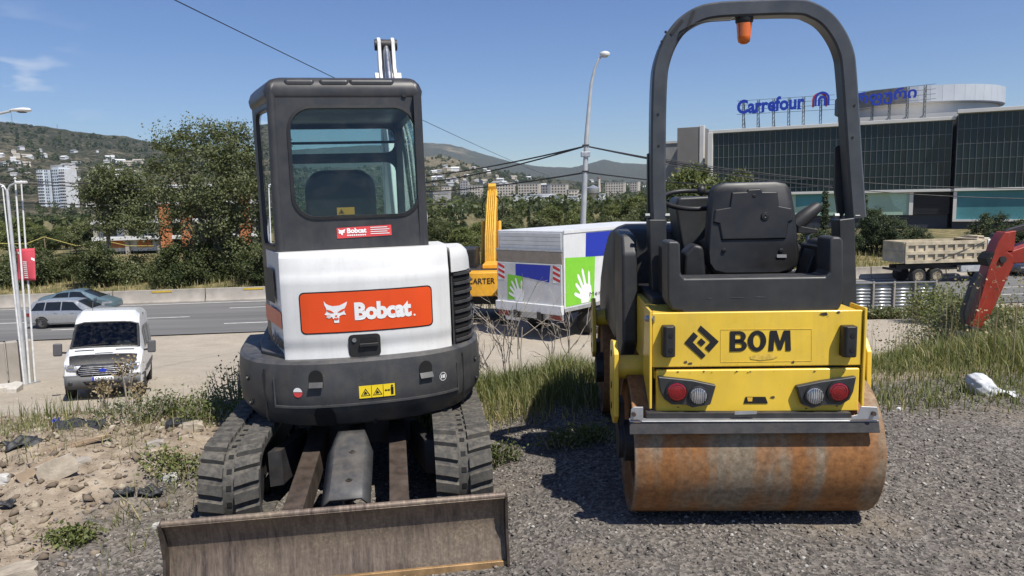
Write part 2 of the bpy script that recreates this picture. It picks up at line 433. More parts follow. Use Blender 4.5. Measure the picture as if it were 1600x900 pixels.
M['rooftile'] = surf('red_roof_tile', (0.33, 0.13, 0.08), 0.85, var=0.2, vscale=1)
M['polewhite'] = surf('white_pole_paint', (0.62, 0.62, 0.60), 0.5, var=0.15, vscale=5)
M['polegrey'] = surf('grey_pole_paint', (0.45, 0.46, 0.46), 0.5, metal=0.2, var=0.15, vscale=3)
M['bannerred'] = surf('red_banner_cloth', (0.52, 0.06, 0.085), 0.8, var=0.12, vscale=3)
M['wire'] = surf('black_cable', (0.015, 0.015, 0.016), 0.6, var=0.1)
M['tape'] = surf('yellow_tape', (0.62, 0.52, 0.16), 0.6, var=0.2)
M['rubblestone'] = surf('tan_rubble_stone', (0.34, 0.29, 0.225), 0.95, var=0.3, vscale=14, bump=0.8, bscale=50, dust=0.4)
M['palestone'] = surf('chalky_stone', (0.50, 0.48, 0.44), 0.9, var=0.2, vscale=20, bump=0.5, bscale=60)
M['wood'] = surf('weathered_wood', (0.27, 0.20, 0.135), 0.85, var=0.3, vscale=10, bump=0.5, bscale=60)
M['plasticblack'] = surf('black_plastic_sheet', (0.028, 0.029, 0.032), 0.6, var=0.3, vscale=6)
M['bag'] = surf('white_plastic_sack', (0.58, 0.59, 0.60), 0.45, var=0.12, vscale=8, bump=0.4, bscale=30)
M['paintwhite'] = surf('road_paint', (0.62, 0.60, 0.55), 0.8, var=0.2, vscale=3)
M['paintyellow'] = surf('yellow_kerb_paint', (0.55, 0.38, 0.05), 0.8, var=0.25, vscale=3)
M['skin'] = surf('skin', (0.45, 0.28, 0.20), 0.55, var=0.06)
M['cloth'] = surf('dark_cloth', (0.03, 0.03, 0.035), 0.9, var=0.15)
M['fencegalv'] = surf('corrugated_sheet', (0.40, 0.42, 0.44), 0.42, metal=0.55, var=0.15, vscale=1.5, dust=0.2)
M['leafpoplar'] = leaf_mat('poplar_leaves', (0.080, 0.098, 0.040), (0.185, 0.205, 0.095), (0.32, 0.33, 0.19))
M['leafbush'] = leaf_mat('bush_leaves', (0.042, 0.060, 0.022), (0.125, 0.145, 0.055), (0.24, 0.22, 0.10))
M['leafpine'] = leaf_mat('pine_needles', (0.028, 0.045, 0.018), (0.080, 0.105, 0.042), (0.15, 0.16, 0.08), 0.2)
M['leafbright'] = leaf_mat('weed_leaves', (0.075, 0.100, 0.028), (0.20, 0.225, 0.080), (0.38, 0.34, 0.17))
M['grass'] = leaf_mat('grass_blades', (0.065, 0.090, 0.026), (0.21, 0.225, 0.085), (0.50, 0.42, 0.22), 0.4)
M['drystalk'] = leaf_mat('dry_stalks', (0.15, 0.11, 0.06), (0.36, 0.28, 0.16), (0.46, 0.38, 0.24), 0.25)
M['twig'] = surf('dry_twig', (0.36, 0.31, 0.25), 0.9, var=0.25)

# rust steel drum
def drum_mat():
    m, n, l, b = node_mat('rusty_drum_steel'); tc = n.new('ShaderNodeTexCoord'); v = tc.outputs['Object']
    mp = n.new('ShaderNodeMapping'); mp.inputs['Scale'].default_value = (8.5, 0.55, 0.55); l.new(v, mp.inputs[0])
    bands = noise(n, l, mp.outputs[0], 1.0, 5, 0.62)
    n2 = noise(n, l, v, 34, 6, 0.7); n3 = noise(n, l, v, 5.5, 4)
    base = ramp(n, l, n2.outputs[0], [(0.3, (0.125, 0.095, 0.062)), (0.52, (0.23, 0.18, 0.122)), (0.75, (0.35, 0.285, 0.21))]).outputs[0]
    rust = ramp(n, l, n2.outputs[0], [(0.3, (0.17, 0.064, 0.018)), (0.7, (0.37, 0.158, 0.042))]).outputs[0]
    f = math_n(n, l, 'ADD', bands.outputs[0], math_n(n, l, 'MULTIPLY', math_n(n, l, 'SUBTRACT', n3.outputs[0], 0.5), 0.45))
    sx = n.new('ShaderNodeSeparateXYZ'); l.new(v, sx.inputs[0])
    ends = ramp(n, l, math_n(n, l, 'ABSOLUTE', sx.outputs[0]), [(0.08, 0.0), (0.40, 0.20), (0.58, 0.12)]).outputs[0]
    f = math_n(n, l, 'ADD', math_n(n, l, 'SUBTRACT', f, 0.07), ends)
    f = ramp(n, l, f, [(0.40, 0.0), (0.63, 0.92)]).outputs[0]
    l.new(mix(n, l, f, base, rust), b.inputs['Base Color'])
    b.inputs['Roughness'].default_value = 0.75; b.inputs['Metallic'].default_value = 0.15
    bp = n.new('ShaderNodeBump'); bp.inputs['Strength'].default_value = 0.35; bp.inputs['Distance'].default_value = 0.003
    l.new(n2.outputs[0], bp.inputs['Height']); l.new(bp.outputs[0], b.inputs['Normal'])
    return m
M['drum'] = drum_mat()

def blade_mat():
    m, n, l, b = node_mat('worn_blade_steel'); tc = n.new('ShaderNodeTexCoord'); v = tc.outputs['Object']
    mp = n.new('ShaderNodeMapping'); mp.inputs['Scale'].default_value = (9, 1.0, 1.3); l.new(v, mp.inputs[0])
    st = noise(n, l, mp.outputs[0], 6.0, 6, 0.7); n2 = noise(n, l, v, 3.2, 5); n3 = noise(n, l, v, 60, 5, 0.7)
    c1 = ramp(n, l, st.outputs[0], [(0.35, (0.080, 0.060, 0.050)), (0.5, (0.165, 0.125, 0.100)), (0.68, (0.27, 0.21, 0.16))]).outputs[0]
    du = ramp(n, l, n3.outputs[0], [(0.45, (0.20, 0.155, 0.11)), (0.7, (0.42, 0.335, 0.23))]).outputs[0]
    f = ramp(n, l, n2.outputs[0], [(0.40, 0.0), (0.64, 0.75)]).outputs[0]
    l.new(mix(n, l, f, c1, du), b.inputs['Base Color'])
    b.inputs['Roughness'].default_value = 0.55; b.inputs['Metallic'].default_value = 0.35
    bp = n.new('ShaderNodeBump'); bp.inputs['Strength'].default_value = 0.25; bp.inputs['Distance'].default_value = 0.003
    l.new(n3.outputs[0], bp.inputs['Height']); l.new(bp.outputs[0], b.inputs['Normal'])
    return m
M['blade'] = blade_mat()
M['cutedge'] = surf('polished_rusty_edge', (0.30, 0.185, 0.085), 0.45, metal=0.45, var=0.45, vscale=9, bump=0.2)
M['ruststeel'] = surf('rust_stained_steel', (0.070, 0.055, 0.045), 0.65, metal=0.3, var=0.5, vscale=12, bump=0.3, dust=0.2, dustcol=(0.20, 0.11, 0.06))

def ground_mat():
    """gravel, bare earth, pale dust and dry turf, weighted by attributes of the terrain"""
    m, n, l, b = node_mat('yard_ground'); g = n.new('ShaderNodeNewGeometry'); v = g.outputs['Position']
    def at_(k):
        a = n.new('ShaderNodeAttribute'); a.attribute_name = k; return a.outputs['Fac']
    nb = noise(n, l, v, 0.9, 6, 0.6); nm = noise(n, l, v, 9, 6, 0.65); nf = noise(n, l, v, 75, 4, 0.7)
    vo = n.new('ShaderNodeTexVoronoi'); vo.inputs['Scale'].default_value = 62; l.new(v, vo.inputs['Vector'])
    gr = ramp(n, l, vo.outputs['Color'], [(0.15, (0.065, 0.059, 0.053)), (0.5, (0.160, 0.141, 0.121)), (0.85, (0.285, 0.255, 0.22))]).outputs[0]
    gr = mix(n, l, ramp(n, l, nm.outputs[0], [(0.35, 0.0), (0.7, 0.55)]).outputs[0], gr, (0.085, 0.076, 0.068))
    gr = mix(n, l, ramp(n, l, nb.outputs[0], [(0.56, 0.0), (0.68, 0.65)]).outputs[0], gr, (0.24, 0.195, 0.14))
    earth = ramp(n, l, nm.outputs[0], [(0.28, (0.165, 0.128, 0.092)), (0.5, (0.295, 0.238, 0.175)), (0.74, (0.45, 0.38, 0.29))]).outputs[0]
    sand = ramp(n, l, nb.outputs[0], [(0.3, (0.345, 0.30, 0.235)), (0.7, (0.44, 0.385, 0.305))]).outputs[0]
    sand = mix(n, l, ramp(n, l, nm.outputs[0], [(0.40, 0.0), (0.75, 0.5)]).outputs[0], sand, (0.25, 0.215, 0.17))
    turf = ramp(n, l, nb.outputs[0], [(0.32, (0.075, 0.085, 0.032)), (0.5, (0.16, 0.135, 0.065)), (0.7, (0.33, 0.265, 0.14))]).outputs[0]
    def edge(a):
        q = math_n(n, l, 'ADD', a, math_n(n, l, 'MULTIPLY', math_n(n, l, 'SUBTRACT', nm.outputs[0], 0.5), 0.9))
        return ramp(n, l, q, [(0.38, 0.0), (0.62, 1.0)]).outputs[0]
    c = mix(n, l, edge(at_('gravel')), earth, gr)
    c = mix(n, l, edge(at_('sand')), c, sand)
    c = mix(n, l, edge(at_('turf')), c, turf)
    l.new(c, b.inputs['Base Color']); b.inputs['Roughness'].default_value = 0.95; b.inputs['Specular IOR Level'].default_value = 0.2
    h = math_n(n, l, 'ADD', math_n(n, l, 'MULTIPLY', vo.outputs['Distance'], 0.7), math_n(n, l, 'MULTIPLY', nf.outputs[0], 0.8))
    bp = n.new('ShaderNodeBump'); bp.inputs['Strength'].default_value = 0.7; bp.inputs['Distance'].default_value = 0.012
    l.new(h, bp.inputs['Height']); l.new(bp.outputs[0], b.inputs['Normal'])
    return m
M['ground'] = ground_mat()

def asphalt_mat():
    m, n, l, b = node_mat('asphalt'); g = n.new('ShaderNodeNewGeometry'); v = g.outputs['Position']
    mp = n.new('ShaderNodeMapping'); mp.inputs['Rotation'].default_value = (0, 0, R(-6)); mp.inputs['Scale'].default_value = (0.05, 0.9, 1); l.new(v, mp.inputs[0])
    n1 = noise(n, l, mp.outputs[0], 1.0, 5); n2 = noise(n, l, v, 30, 4, 0.7)
    c = ramp(n, l, n1.outputs[0], [(0.3, (0.105, 0.103, 0.10)), (0.7, (0.185, 0.18, 0.172))]).outputs[0]
    c = mix(n, l, ramp(n, l, n2.outputs[0], [(0.4, 0.0), (0.8, 0.3)]).outputs[0], c, (0.22, 0.21, 0.20))
    l.new(c, b.inputs['Base Color']); b.inputs['Roughness'].default_value = 0.85; b.inputs['Specular IOR Level'].default_value = 0.25
    return m
M['asphalt'] = asphalt_mat()

def hill_mat():
    m, n, l, b = node_mat('wooded_hillside'); g = n.new('ShaderNodeNewGeometry'); v = g.outputs['Position']
    n1 = noise(n, l, v, 0.0035, 6, 0.6); n2 = noise(n, l, v, 0.10, 7, 0.8); n3 = noise(n, l, v, 0.011, 4)
    wood = ramp(n, l, n2.outputs[0], [(0.40, (0.014, 0.022, 0.012)), (0.50, (0.048, 0.056, 0.032)), (0.60, (0.17, 0.145, 0.10))]).outputs[0]
    dry = ramp(n, l, n2.outputs[0], [(0.38, (0.06, 0.06, 0.032)), (0.5, (0.22, 0.185, 0.115)), (0.62, (0.36, 0.30, 0.21))]).outputs[0]
    a = n.new('ShaderNodeAttribute'); a.attribute_name = 'dry'
    f = math_n(n, l, 'ADD', math_n(n, l, 'MULTIPLY', n1.outputs[0], 0.55), math_n(n, l, 'MULTIPLY', n2.outputs[0], 0.35))
    f = math_n(n, l, 'ADD', f, math_n(n, l, 'MULTIPLY', n3.outputs[0], 0.2)); f = math_n(n, l, 'ADD', f, a.outputs['Fac'])
    f = ramp(n, l, f, [(0.55, 0.0), (0.66, 1.0)]).outputs[0]
    l.new(mix(n, l, f, wood, dry), b.inputs['Base Color']); b.inputs['Roughness'].default_value = 1.0; b.inputs['Specular IOR Level'].default_value = 0.05
    bp = n.new('ShaderNodeBump'); bp.inputs['Strength'].default_value = 0.9; bp.inputs['Distance'].default_value = 9.0
    l.new(n2.outputs[0], bp.inputs['Height']); l.new(bp.outputs[0], b.inputs['Normal'])
    return m
M['hill'] = hill_mat()
# ------------------------------------------------------------------ terrain
_tab = np.random.default_rng(3).random((256, 256))
def vnoise(x, y):
    xi = np.floor(x).astype(int); yi = np.floor(y).astype(int); fx = x - xi; fy = y - yi
    fx = fx * fx * (3 - 2 * fx); fy = fy * fy * (3 - 2 * fy)
    g = lambda a, b: _tab[a % 256, b % 256]
    return (g(xi, yi) * (1 - fx) + g(xi + 1, yi) * fx) * (1 - fy) + (g(xi, yi + 1) * (1 - fx) + g(xi + 1, yi + 1) * fx) * fy
def fbm(x, y, o=4):
    s = 0; a = 1; t = 0
    for k in range(o):
        s = s + a * vnoise(x * 2 ** k + 17 * k, y * 2 ** k + 31 * k); t += a; a *= 0.5
    return s / t - 0.5
def sst(e0, e1, x):
    t = np.clip((x - e0) / (e1 - e0), 0, 1); return t * t * (3 - 2 * t)

ROAD_Z = -5.0
def road_far(x): return 52.15 + 0.105 * x            # foot of the far barrier
ROAD_W = 13.0
EDGE_X = [-40, -8, -4, -2.2, -1.0, 0.5, 2.0, 4.0, 8.0, 20, 60]
EDGE_Y = [4.6, 5.0, 5.2, 5.7, 6.0, 6.2, 6.3, 6.6, 7.6, 10.5, 18]
def lower_z(x, y):
    rampz = np.clip(-3.52 - 0.110 * (y - 19.3), -5.08, -2.3)
    yt = np.interp(x, [0, 6, 9, 30], [29, 29, 22, 22]); ter = -2.35 - 2.73 * sst(0, 9, y - yt)
    w = sst(-7.0, -2.0, x)
    z = rampz * (1 - w) + ter * w
    rf = road_far(x)
    inroad = sst(rf - ROAD_W - 2.5, rf - ROAD_W - 0.5, y)
    z = z * (1 - inroad) + (ROAD_Z - 0.06) * inroad
    bank = sst(rf + 0.6, rf + 9, y)
    return z + bank * 0.9
def ground_z(x, y, fine=True):
    x = np.asarray(x, dtype=float); y = np.asarray(y, dtype=float)
    p = -0.10 * (1 - sst(-0.2, 0.45, x))
    e = np.interp(x, EDGE_X, EDGE_Y) + 0.5 * fbm(x * 0.7, y * 0.7, 2)
    heap = np.exp(-((x + 3.3) / 1.3) ** 2 - ((y - 4.55) / 0.75) ** 2) * 0.16 + np.exp(-((x + 2.05) / 0.6) ** 2 - ((y - 5.2) / 0.7) ** 2) * 0.08
    left = sst(-1.75, -2.3, x)
    p = p + heap + left * 0.07
    s = sst(0.0, 6.2, y - e)
    lz = lower_z(x, y)
    z = p * (1 - s) + lz * s
    if fine:
        rough = 0.012 + 0.085 * left * sst(1.9, 2.8, y) + 0.10 * s * (1 - sst(13, 17, y))
        z = z + fbm(x * 2.3, y * 2.3, 5) * rough * (1 - sst(20, 35, y)) + fbm(x * 9, y * 9, 3) * (0.012 + 0.05 * left) * (1 - sst(9, 14, y))
    return z
def gz(x, y): return float(ground_z(x, y))

def axis(a, b, d, far, k):
    c = list(np.arange(a, b, d)); s = d; p = b; hi = []
    while p < far[1]: hi.append(p); s *= k; p += s
    hi.append(far[1]); s = d; p = a; lo = []
    while p > far[0]:
        s *= k; p -= s; lo.append(p)
    return np.array(sorted(lo) + c + hi)
ax_x = axis(-4.6, 4.6, 0.035, (-420, 420), 1.06)
ax_y = axis(1.6, 7.0, 0.035, (-120, 420), 1.035)
X, Y = np.meshgrid(ax_x, ax_y)
Z = ground_z(X, Y)
ix, iy = len(ax_x), len(ax_y)
idx = np.arange(ix * iy).reshape(iy, ix)
Q = np.stack([idx[:-1, :-1], idx[:-1, 1:], idx[1:, 1:], idx[1:, :-1]], -1).reshape(-1, 4)
eX = np.interp(X, EDGE_X, EDGE_Y)
gravel = sst(-2.75, -1.7, X + 0.28 * (3.6 - Y) + 0.5 * fbm(X * 1.2, Y * 1.2, 3)) * (1 - sst(-0.7, 0.1, Y - eX + 0.6 * fbm(X, Y + 9, 3)))
gravel = np.maximum(gravel, 1.0 * (Y < 1.2))
sand = sst(10.5, 13, Y) * (1 - sst(road_far(X) + 0.2, road_far(X) + 1.2, Y))
turf = np.maximum(sst(-0.5, 0.4, Y - eX) * (1 - sst(9.5, 12.5, Y)) * 0.75 * sst(-1.6, -0.2, X), sst(road_far(X) + 0.4, road_far(X) + 1.2, Y))
turf = np.maximum(turf, sst(0, 3, Y - np.interp(X, [0, 6, 9, 30], [29, 29, 22, 22])) * sst(-5, 0, X) * (1 - sst(-0.5, 1.0, Y - (road_far(X) - ROAD_W - 1.5))))
me = quads('ground', np.stack([X, Y, Z], -1).reshape(-1, 3), Q, {'gravel': gravel.ravel(), 'sand': sand.ravel(), 'turf': turf.ravel()})
for p in me.polygons: p.use_smooth = True
o = link('ground', me, M['ground']); tag(o, kind='structure')

# road: asphalt sheet, lane dashes, edge line
road = None
gx = np.concatenate([np.arange(-160, 220, 4.0)])
mb = MB(); mb.surf([[(x, road_far(x) - d, ROAD_Z) for d in (0.1, ROAD_W / 2, ROAD_W)] for x in gx]); road = mb.build('road', M['asphalt']); tag(road, kind='structure')
def road_strip(x0, x1, d, w, mat, name):
    b = MB(); n = max(2, int((x1 - x0) / 4) + 1); xs = np.linspace(x0, x1, n)
    b.surf([[(x, road_far(x) - d - w / 2, ROAD_Z + 0.005), (x, road_far(x) - d + w / 2, ROAD_Z + 0.005)] for x in xs]); return b.build(name, mat, road)
for d, ph in ((3.7, 0), (6.9, 5), (10.0, 2)):
    for k in range(-9, 12):
        x = k * 9.0 + ph
        road_strip(x, x + 2.9, d, 0.16, M['paintwhite'], 'lane_dash')
road_strip(-150, 200, 0.75, 0.15, M['paintwhite'], 'edge_line')
# concrete barrier along the far side, in 6 m blocks
prof = [(-0.30, 0.0), (0.30, 0.0), (0.30, 0.10), (0.13, 0.32), (0.09, 0.92), (-0.09, 0.92), (-0.13, 0.32), (-0.30, 0.10)]
ang = math.atan(0.105); proto = None
for k in range(-12, 15):
    x = k * 6.0
    if proto is None:
        b = MB(); b.prism(prof, 'yz', -2.985, 2.985); proto = b.build('concrete_barrier', M['concrete'], bevel=0.03); o = proto
        MB().box((0.2, -0.118, 0.80), (1.3, 0.02, 0.13)).build('reflector_strip', M['paintyellow'], o)
    else: o = copy_tree(proto)
    o.location = (x, road_far(x) + 0.35, ROAD_Z - 0.05); o.rotation_euler = (0, 0, ang)
    tag(o, 'weathered concrete barrier block with a yellow reflector strip along the far road edge', 'barrier', 'barrier blocks along the far road edge')

# ------------------------------------------------------------------ hills
def sky_el(pts, az):
    """elevation tangent of a skyline drawn through photo points, by azimuth"""
    A = [math.atan2(ray(*p).x, ray(*p).y) for p in pts]
    T = [ray(*p).z / math.hypot(ray(*p).x, ray(*p).y) for p in pts]
    return np.interp(az, A, T)
LA = [(-900, 205), (-400, 175), (-100, 182), (0, 190), (60, 197), (130, 206), (190, 212), (240, 222), (330, 240), (430, 262), (560, 262), (640, 248), (690, 243), (725, 252), (770, 264), (830, 276), (900, 284), (1000, 286), (1150, 284), (1600, 270), (2300, 260)]
LB = [(-900, 280), (0, 262), (400, 240), (560, 229), (660, 225), (700, 227), (722, 232), (760, 244), (800, 255), (850, 262), (895, 263), (928, 255), (945, 250), (968, 256), (1040, 258), (1150, 262), (1600, 258), (2300, 255)]
RA, RB = 2100.0, 6800.0
def hill_z(az, r):
    base = -5.3 + 0 * r
    tA = sky_el(LA, az); tB = sky_el(LB, az)
    zA = CAM_H + tA * RA; zB = CAM_H + tB * RB
    g = np.clip((r - 640) / (RA - 640), 0, 1) ** 1.35
    fold = fbm(az * 26, r * 0.0022, 4) * 0.5
    z = base + (zA + 5.3) * g * (1 + fold * 0.55 * g * (1 - g) * 3.2)
    back = sst(RA * 1.03, RA * 1.7, r); z = z * (1 - back * 0.75)
    gB = sst(3600, RB, r) ** 1.3
    z = z * (1 - gB) + gB * zB * (1 + fold * 0.10)
    z = z * (1 - sst(RB * 1.02, RB * 1.3, r) * 0.5)
    return z
azs = np.concatenate([np.linspace(R(-62), R(62), 460)])
rs = np.concatenate([np.linspace(300, 900, 40), np.linspace(930, 2300, 80), np.linspace(2380, 7700, 60)])
AZ, RR = np.meshgrid(azs, rs); HZ = hill_z(AZ, RR)
HZ = HZ + fbm(AZ * 160, RR * 0.02, 4) * 9 * sst(450, 1500, RR) * (1 + 0.8 * sst(3000, 6000, RR))
ia, ir = len(azs), len(rs); idx = np.arange(ia * ir).reshape(ir, ia)
Q = np.stack([idx[:-1, :-1], idx[:-1, 1:], idx[1:, 1:], idx[1:, :-1]], -1).reshape(-1, 4)
dry = 0.0 + 0.10 * np.exp(-((AZ - R(-4.5)) / R(3.0)) ** 2) * sst(900, 1500, RR) - 0.05 * sst(R(-16), R(-26), AZ) * sst(1500, 1900, RR) + 0.03 * (1 - sst(500, 1500, RR))
dry = dry - 0.12 * sst(3000, 4000, RR)
me = quads('hills', np.stack([np.sin(AZ) * RR, np.cos(AZ) * RR, HZ], -1).reshape(-1, 3), Q, {'dry': dry.ravel()})
for p in me.polygons: p.use_smooth = True
o = link('hills', me, M['hill']); tag(o, kind='structure')
def hz_px(px, r):
    d = ray(px, 300); az = math.atan2(d.x, d.y)
    return Vector((math.sin(az) * r, math.cos(az) * r, float(hill_z(np.array(az), np.array(r)))))
def r_for(px, py, r0=330, r1=2050):
    """distance at which the hillside shows at that photo point"""
    d = ray(px, py); az = math.atan2(d.x, d.y); t = d.z / math.hypot(d.x, d.y)
    rr = np.linspace(r0, r1, 500); z = hill_z(np.full(500, az), rr); el = (z - CAM_H) / rr
    k = np.argmax(el >= t)
    return float(rr[k]) if el[k] >= t else None
# ------------------------------------------------------------------ mini excavator
exc = thing('mini_excavator', 'white and charcoal compact excavator with tinted cab and rubber tracks, seen from behind', 'excavator', (-1.005, 4.76, -0.12), R(7.5), ry=R(-0.7))
RU = Matrix.Translation((0.022, 0, 0)) @ Matrix.Rotation(R(6.0), 4, 'Z')                 # the upper works are slewed a little against the tracks
def U(): return MB(RU)
def tailpt(th, a=0.745, b=0.80, e=2.7):
    c, s_ = math.cos(th), math.sin(th)
    return (a * math.copysign(abs(c) ** (2 / e), c), -b * abs(s_) ** (2 / e))
# counterweight ring: rear curve then straight flanks
def cw_ring(z, ins, y_front=0.28):
    pts = [(0.745 - ins, y_front)]
    for k in range(41):
        th = -PI * k / 40.0
        x, y = tailpt(th, 0.745 - ins, 0.80 - ins); pts.append((x, y))
    pts.append((-0.745 + ins, y_front))
    return [(x, y, z) for x, y in pts]
b = U(); b.loft([cw_ring(0.475, 0.13), cw_ring(0.50, 0.075), cw_ring(0.575, 0.022), cw_ring(0.60, 0.008), cw_ring(0.70, 0.0), cw_ring(0.80, 0.004), cw_ring(0.858, 0.012), cw_ring(0.874, 0.03)])
cw = b.build('counterweight', M['cwgrey'], exc, smooth=28)
def cwp(x, z, d):                                    # point on the rear face at x, lifted d
    ex = 2.7; y = -(0.80 - 0.003) * max(0.0, (1 - (abs(x) / 0.742) ** ex)) ** (1 / ex)
    # outward normal of the superellipse
    nx = math.copysign((abs(x) / 0.742) ** (ex - 1) / 0.742, x); ny = -((abs(y) / 0.797) ** (ex - 1)) / 0.797
    L = math.hypot(nx, ny); return (x + nx / L * d, y + ny / L * d, z)
def cw_plate(x0, x1, z0, z1, d, n=10):
    g = [[cwp(x0 + (x1 - x0) * i / n, z, d) for z in (z0, z1)] for i in range(n + 1)]
    return U().surf(g)
# raised rim line of the centre casting, its joints, recesses and bolts
pan = U()
pan.sweep([cwp(-0.50 + 1.02 * k / 24, 0.625, 0.004) for k in range(25)], [(-0.006, -0.005), (0.006, -0.005), (0.006, 0.006), (-0.006, 0.006)], (0, 0, 1))
pan.sweep([cwp(-0.50, 0.625 + 0.02 * k, 0.004) for k in range(9)], [(-0.004, -0.004), (0.004, -0.004), (0.004, 0.004), (-0.004, 0.004)], (0, -1, 0))
pan.sweep([cwp(0.52, 0.625 + 0.02 * k, 0.004) for k in range(9)], [(-0.004, -0.004), (0.004, -0.004), (0.004, 0.004), (-0.004, 0.004)], (0, -1, 0))
pan.build('casting_rim', M['cwgrey'], cw, smooth=40)
for xs_ in (-0.555, 0.56):
    j = U(); j.sweep([cwp(xs_, 0.53 + 0.03 * k, 0.001 if k else -0.01) for k in range(11)], [(-0.004, -0.003), (0.004, -0.003), (0.004, 0.003), (-0.004, 0.003)], (0, -1, 0))
    j.build('casting_joint', M['blackdeep'], cw)
def arch(mb, x, z0, w, h, d):
    pts = [(-w / 2, 0), (w / 2, 0), (w / 2, h - w / 2)] + [(w / 2 * math.cos(PI * k / 8), h - w / 2 + w / 2 * math.sin(PI * k / 8)) for k in range(1, 8)] + [(-w / 2, h - w / 2)]
    mb.ngon([cwp(x + p[0], z0 + p[1], d) for p in pts])
for x in (-0.275, 0.325):
    q = U(); arch(q, x, 0.735, 0.075, 0.095, 0.004); rec = q.build('lifting_eye_recess', M['blackdeep'], cw)
    q = U(); g = [[cwp(x - 0.036 + 0.072 * i / 4, z, 0.006 + 0.018 * k) for k, z in enumerate((0.762, 0.735))] for i in range(5)]; q.surf(g); q.build('recess_lip', M['cwgrey'], rec, solid=0.004)
q = U(); pts = [(-0.055, -0.13), (0.055, -0.13), (0.055, -0.02)] + [(0.055 * math.cos(PI * k / 8), -0.02 + 0.05 * math.sin(PI * k / 8)) for k in range(1, 8)] + [(-0.055, -0.02)]
cin = lambda z: float(np.interp(z, [0.475, 0.50, 0.575, 0.60, 0.70], [0.13, 0.075, 0.022, 0.008, 0.0]))
zz_ = [0.478, 0.50, 0.54, 0.575, 0.60, 0.615, 0.632]; hw_ = [0.058, 0.058, 0.058, 0.056, 0.048, 0.036, 0.012]
q.surf([[cwp(-0.245 + sg_ * h_, z_, 0.008 - cin(z_)) for sg_ in (-1, 0, 1)] for z_, h_ in zip(zz_, hw_)]); q.build('tow_opening', M['blackdeep'], cw)
for x, z in ((-0.655, 0.76), (-0.645, 0.62), (0.655, 0.76), (0.66, 0.64)):
    q = U(); c = Vector(cwp(x, z, 0.0)); e = Vector(cwp(x, z, 0.006)); q.cyl(c, e, 0.017, n=14); bo = q.build('bolt_recess', M['blackdeep'], cw)
    q = U(); q.cyl(e, Vector(cwp(x, z, 0.011)), 0.008, n=8); q.build('bolt', M['steel'], bo)
# stickers on the counterweight
st = cw_plate(-0.05, 0.145, 0.655, 0.725, 0.004).build('warning_sticker', M['stickeryellow'], cw)
wm = U()
def tri_outline(mb, cx, cz, s_, fm, d):
    o_ = [(cx - s_, cz - s_ * 0.75), (cx + s_, cz - s_ * 0.75), (cx, cz + s_ * 0.85)]; i_ = [(cx + (p[0] - cx) * 0.80, cz - 0.06 * s_ + (p[1] - cz) * 0.78) for p in o_]
    for k in range(3):
        j = (k + 1) % 3; mb.ngon([fm(*o_[k], d), fm(*o_[j], d), fm(*i_[j], d), fm(*i_[k], d)])
for cx in (-0.015, 0.050):
    tri_outline(wm, cx, 0.688, 0.026, cwp, 0.006)
    wm.ngon([cwp(cx - 0.012, 0.676, 0.006), cwp(cx + 0.010, 0.678, 0.006), cwp(cx + 0.002, 0.690, 0.006), cwp(cx - 0.004, 0.695, 0.006)])
for x in (0.0175, 0.0815):
    wm.ngon([cwp(x - 0.001, 0.656, 0.006), cwp(x + 0.001, 0.656, 0.006), cwp(x + 0.001, 0.724, 0.006), cwp(x - 0.001, 0.724, 0.006)])
wm.ngon([cwp(0.130 + dx, z, 0.006) for dx, z in ((-0.007, 0.664), (0.007, 0.664), (0.008, 0.705), (-0.008, 0.705))])
wm.ngon([cwp(0.130 + 0.006 * math.cos(k * PI / 4), 0.713 + 0.006 * math.sin(k * PI / 4), 0.006) for k in range(8)])
wm.ngon([cwp(0.098 + dx, z, 0.006) for dx, z in ((-0.010, 0.690), (0.0, 0.683), (0.0, 0.688), (0.012, 0.688), (0.012, 0.683), (0.022, 0.690), (0.012, 0.697), (0.012, 0.692), (0.0, 0.692), (0.0, 0.697))])
wm.build('warning_symbols', M['printblack'], st)
q = U(); q.ngon([cwp(-0.375 + 0.024 * math.cos(2 * PI * k / 24), 0.707 + 0.027 * math.sin(2 * PI * k / 24), 0.004) for k in range(24)]); rf = q.build('round_sticker', M['stickerred'], cw)
q = U(); q.ngon([cwp(-0.375 + 0.0235 * math.cos(PI * k / 12), 0.709 + 0.026 * math.sin(PI * k / 12) if 0 < k < 12 else 0.711, 0.006) for k in range(13)]); q.build('sticker_top_half', M['printwhite'], rf)
q = U()
for k in range(24):
    a0, a1 = 2 * PI * k / 24, 2 * PI * (k + 0.75) / 24
    q.ngon([cwp(0.425 + r_ * 0.021 * math.cos(a), 0.722 + r_ * 0.025 * math.sin(a), 0.005) for r_, a in ((1, a0), (1, a1), (0.85, a1), (0.85, a0))])
for dx in (-0.009, 0.0, 0.008): q.ngon([cwp(0.425 + dx + x, 0.722 + z, 0.005) for x, z in ((-0.003, -0.011), (0.003, -0.009), (0.004, 0.010), (-0.001, 0.012))])
q.build('stamped_mark', M['printwhite'], cw)

# deck under the cab
b = U(); b.loft([[(x, y, z) for x, y in ((-0.62, 0.85), (-0.62, -0.1), (-0.58, -0.42), (-0.44, -0.62), (0.60, -0.5), (0.66, 0.0), (0.66, 0.85))] for z in (0.60, 0.90)]); b.build('deck', M['cwgrey'], exc, bevel=0.012)
RUH = RU @ Matrix.Translation((0, 0, 0.036))
def UH(): return MB(RUH)
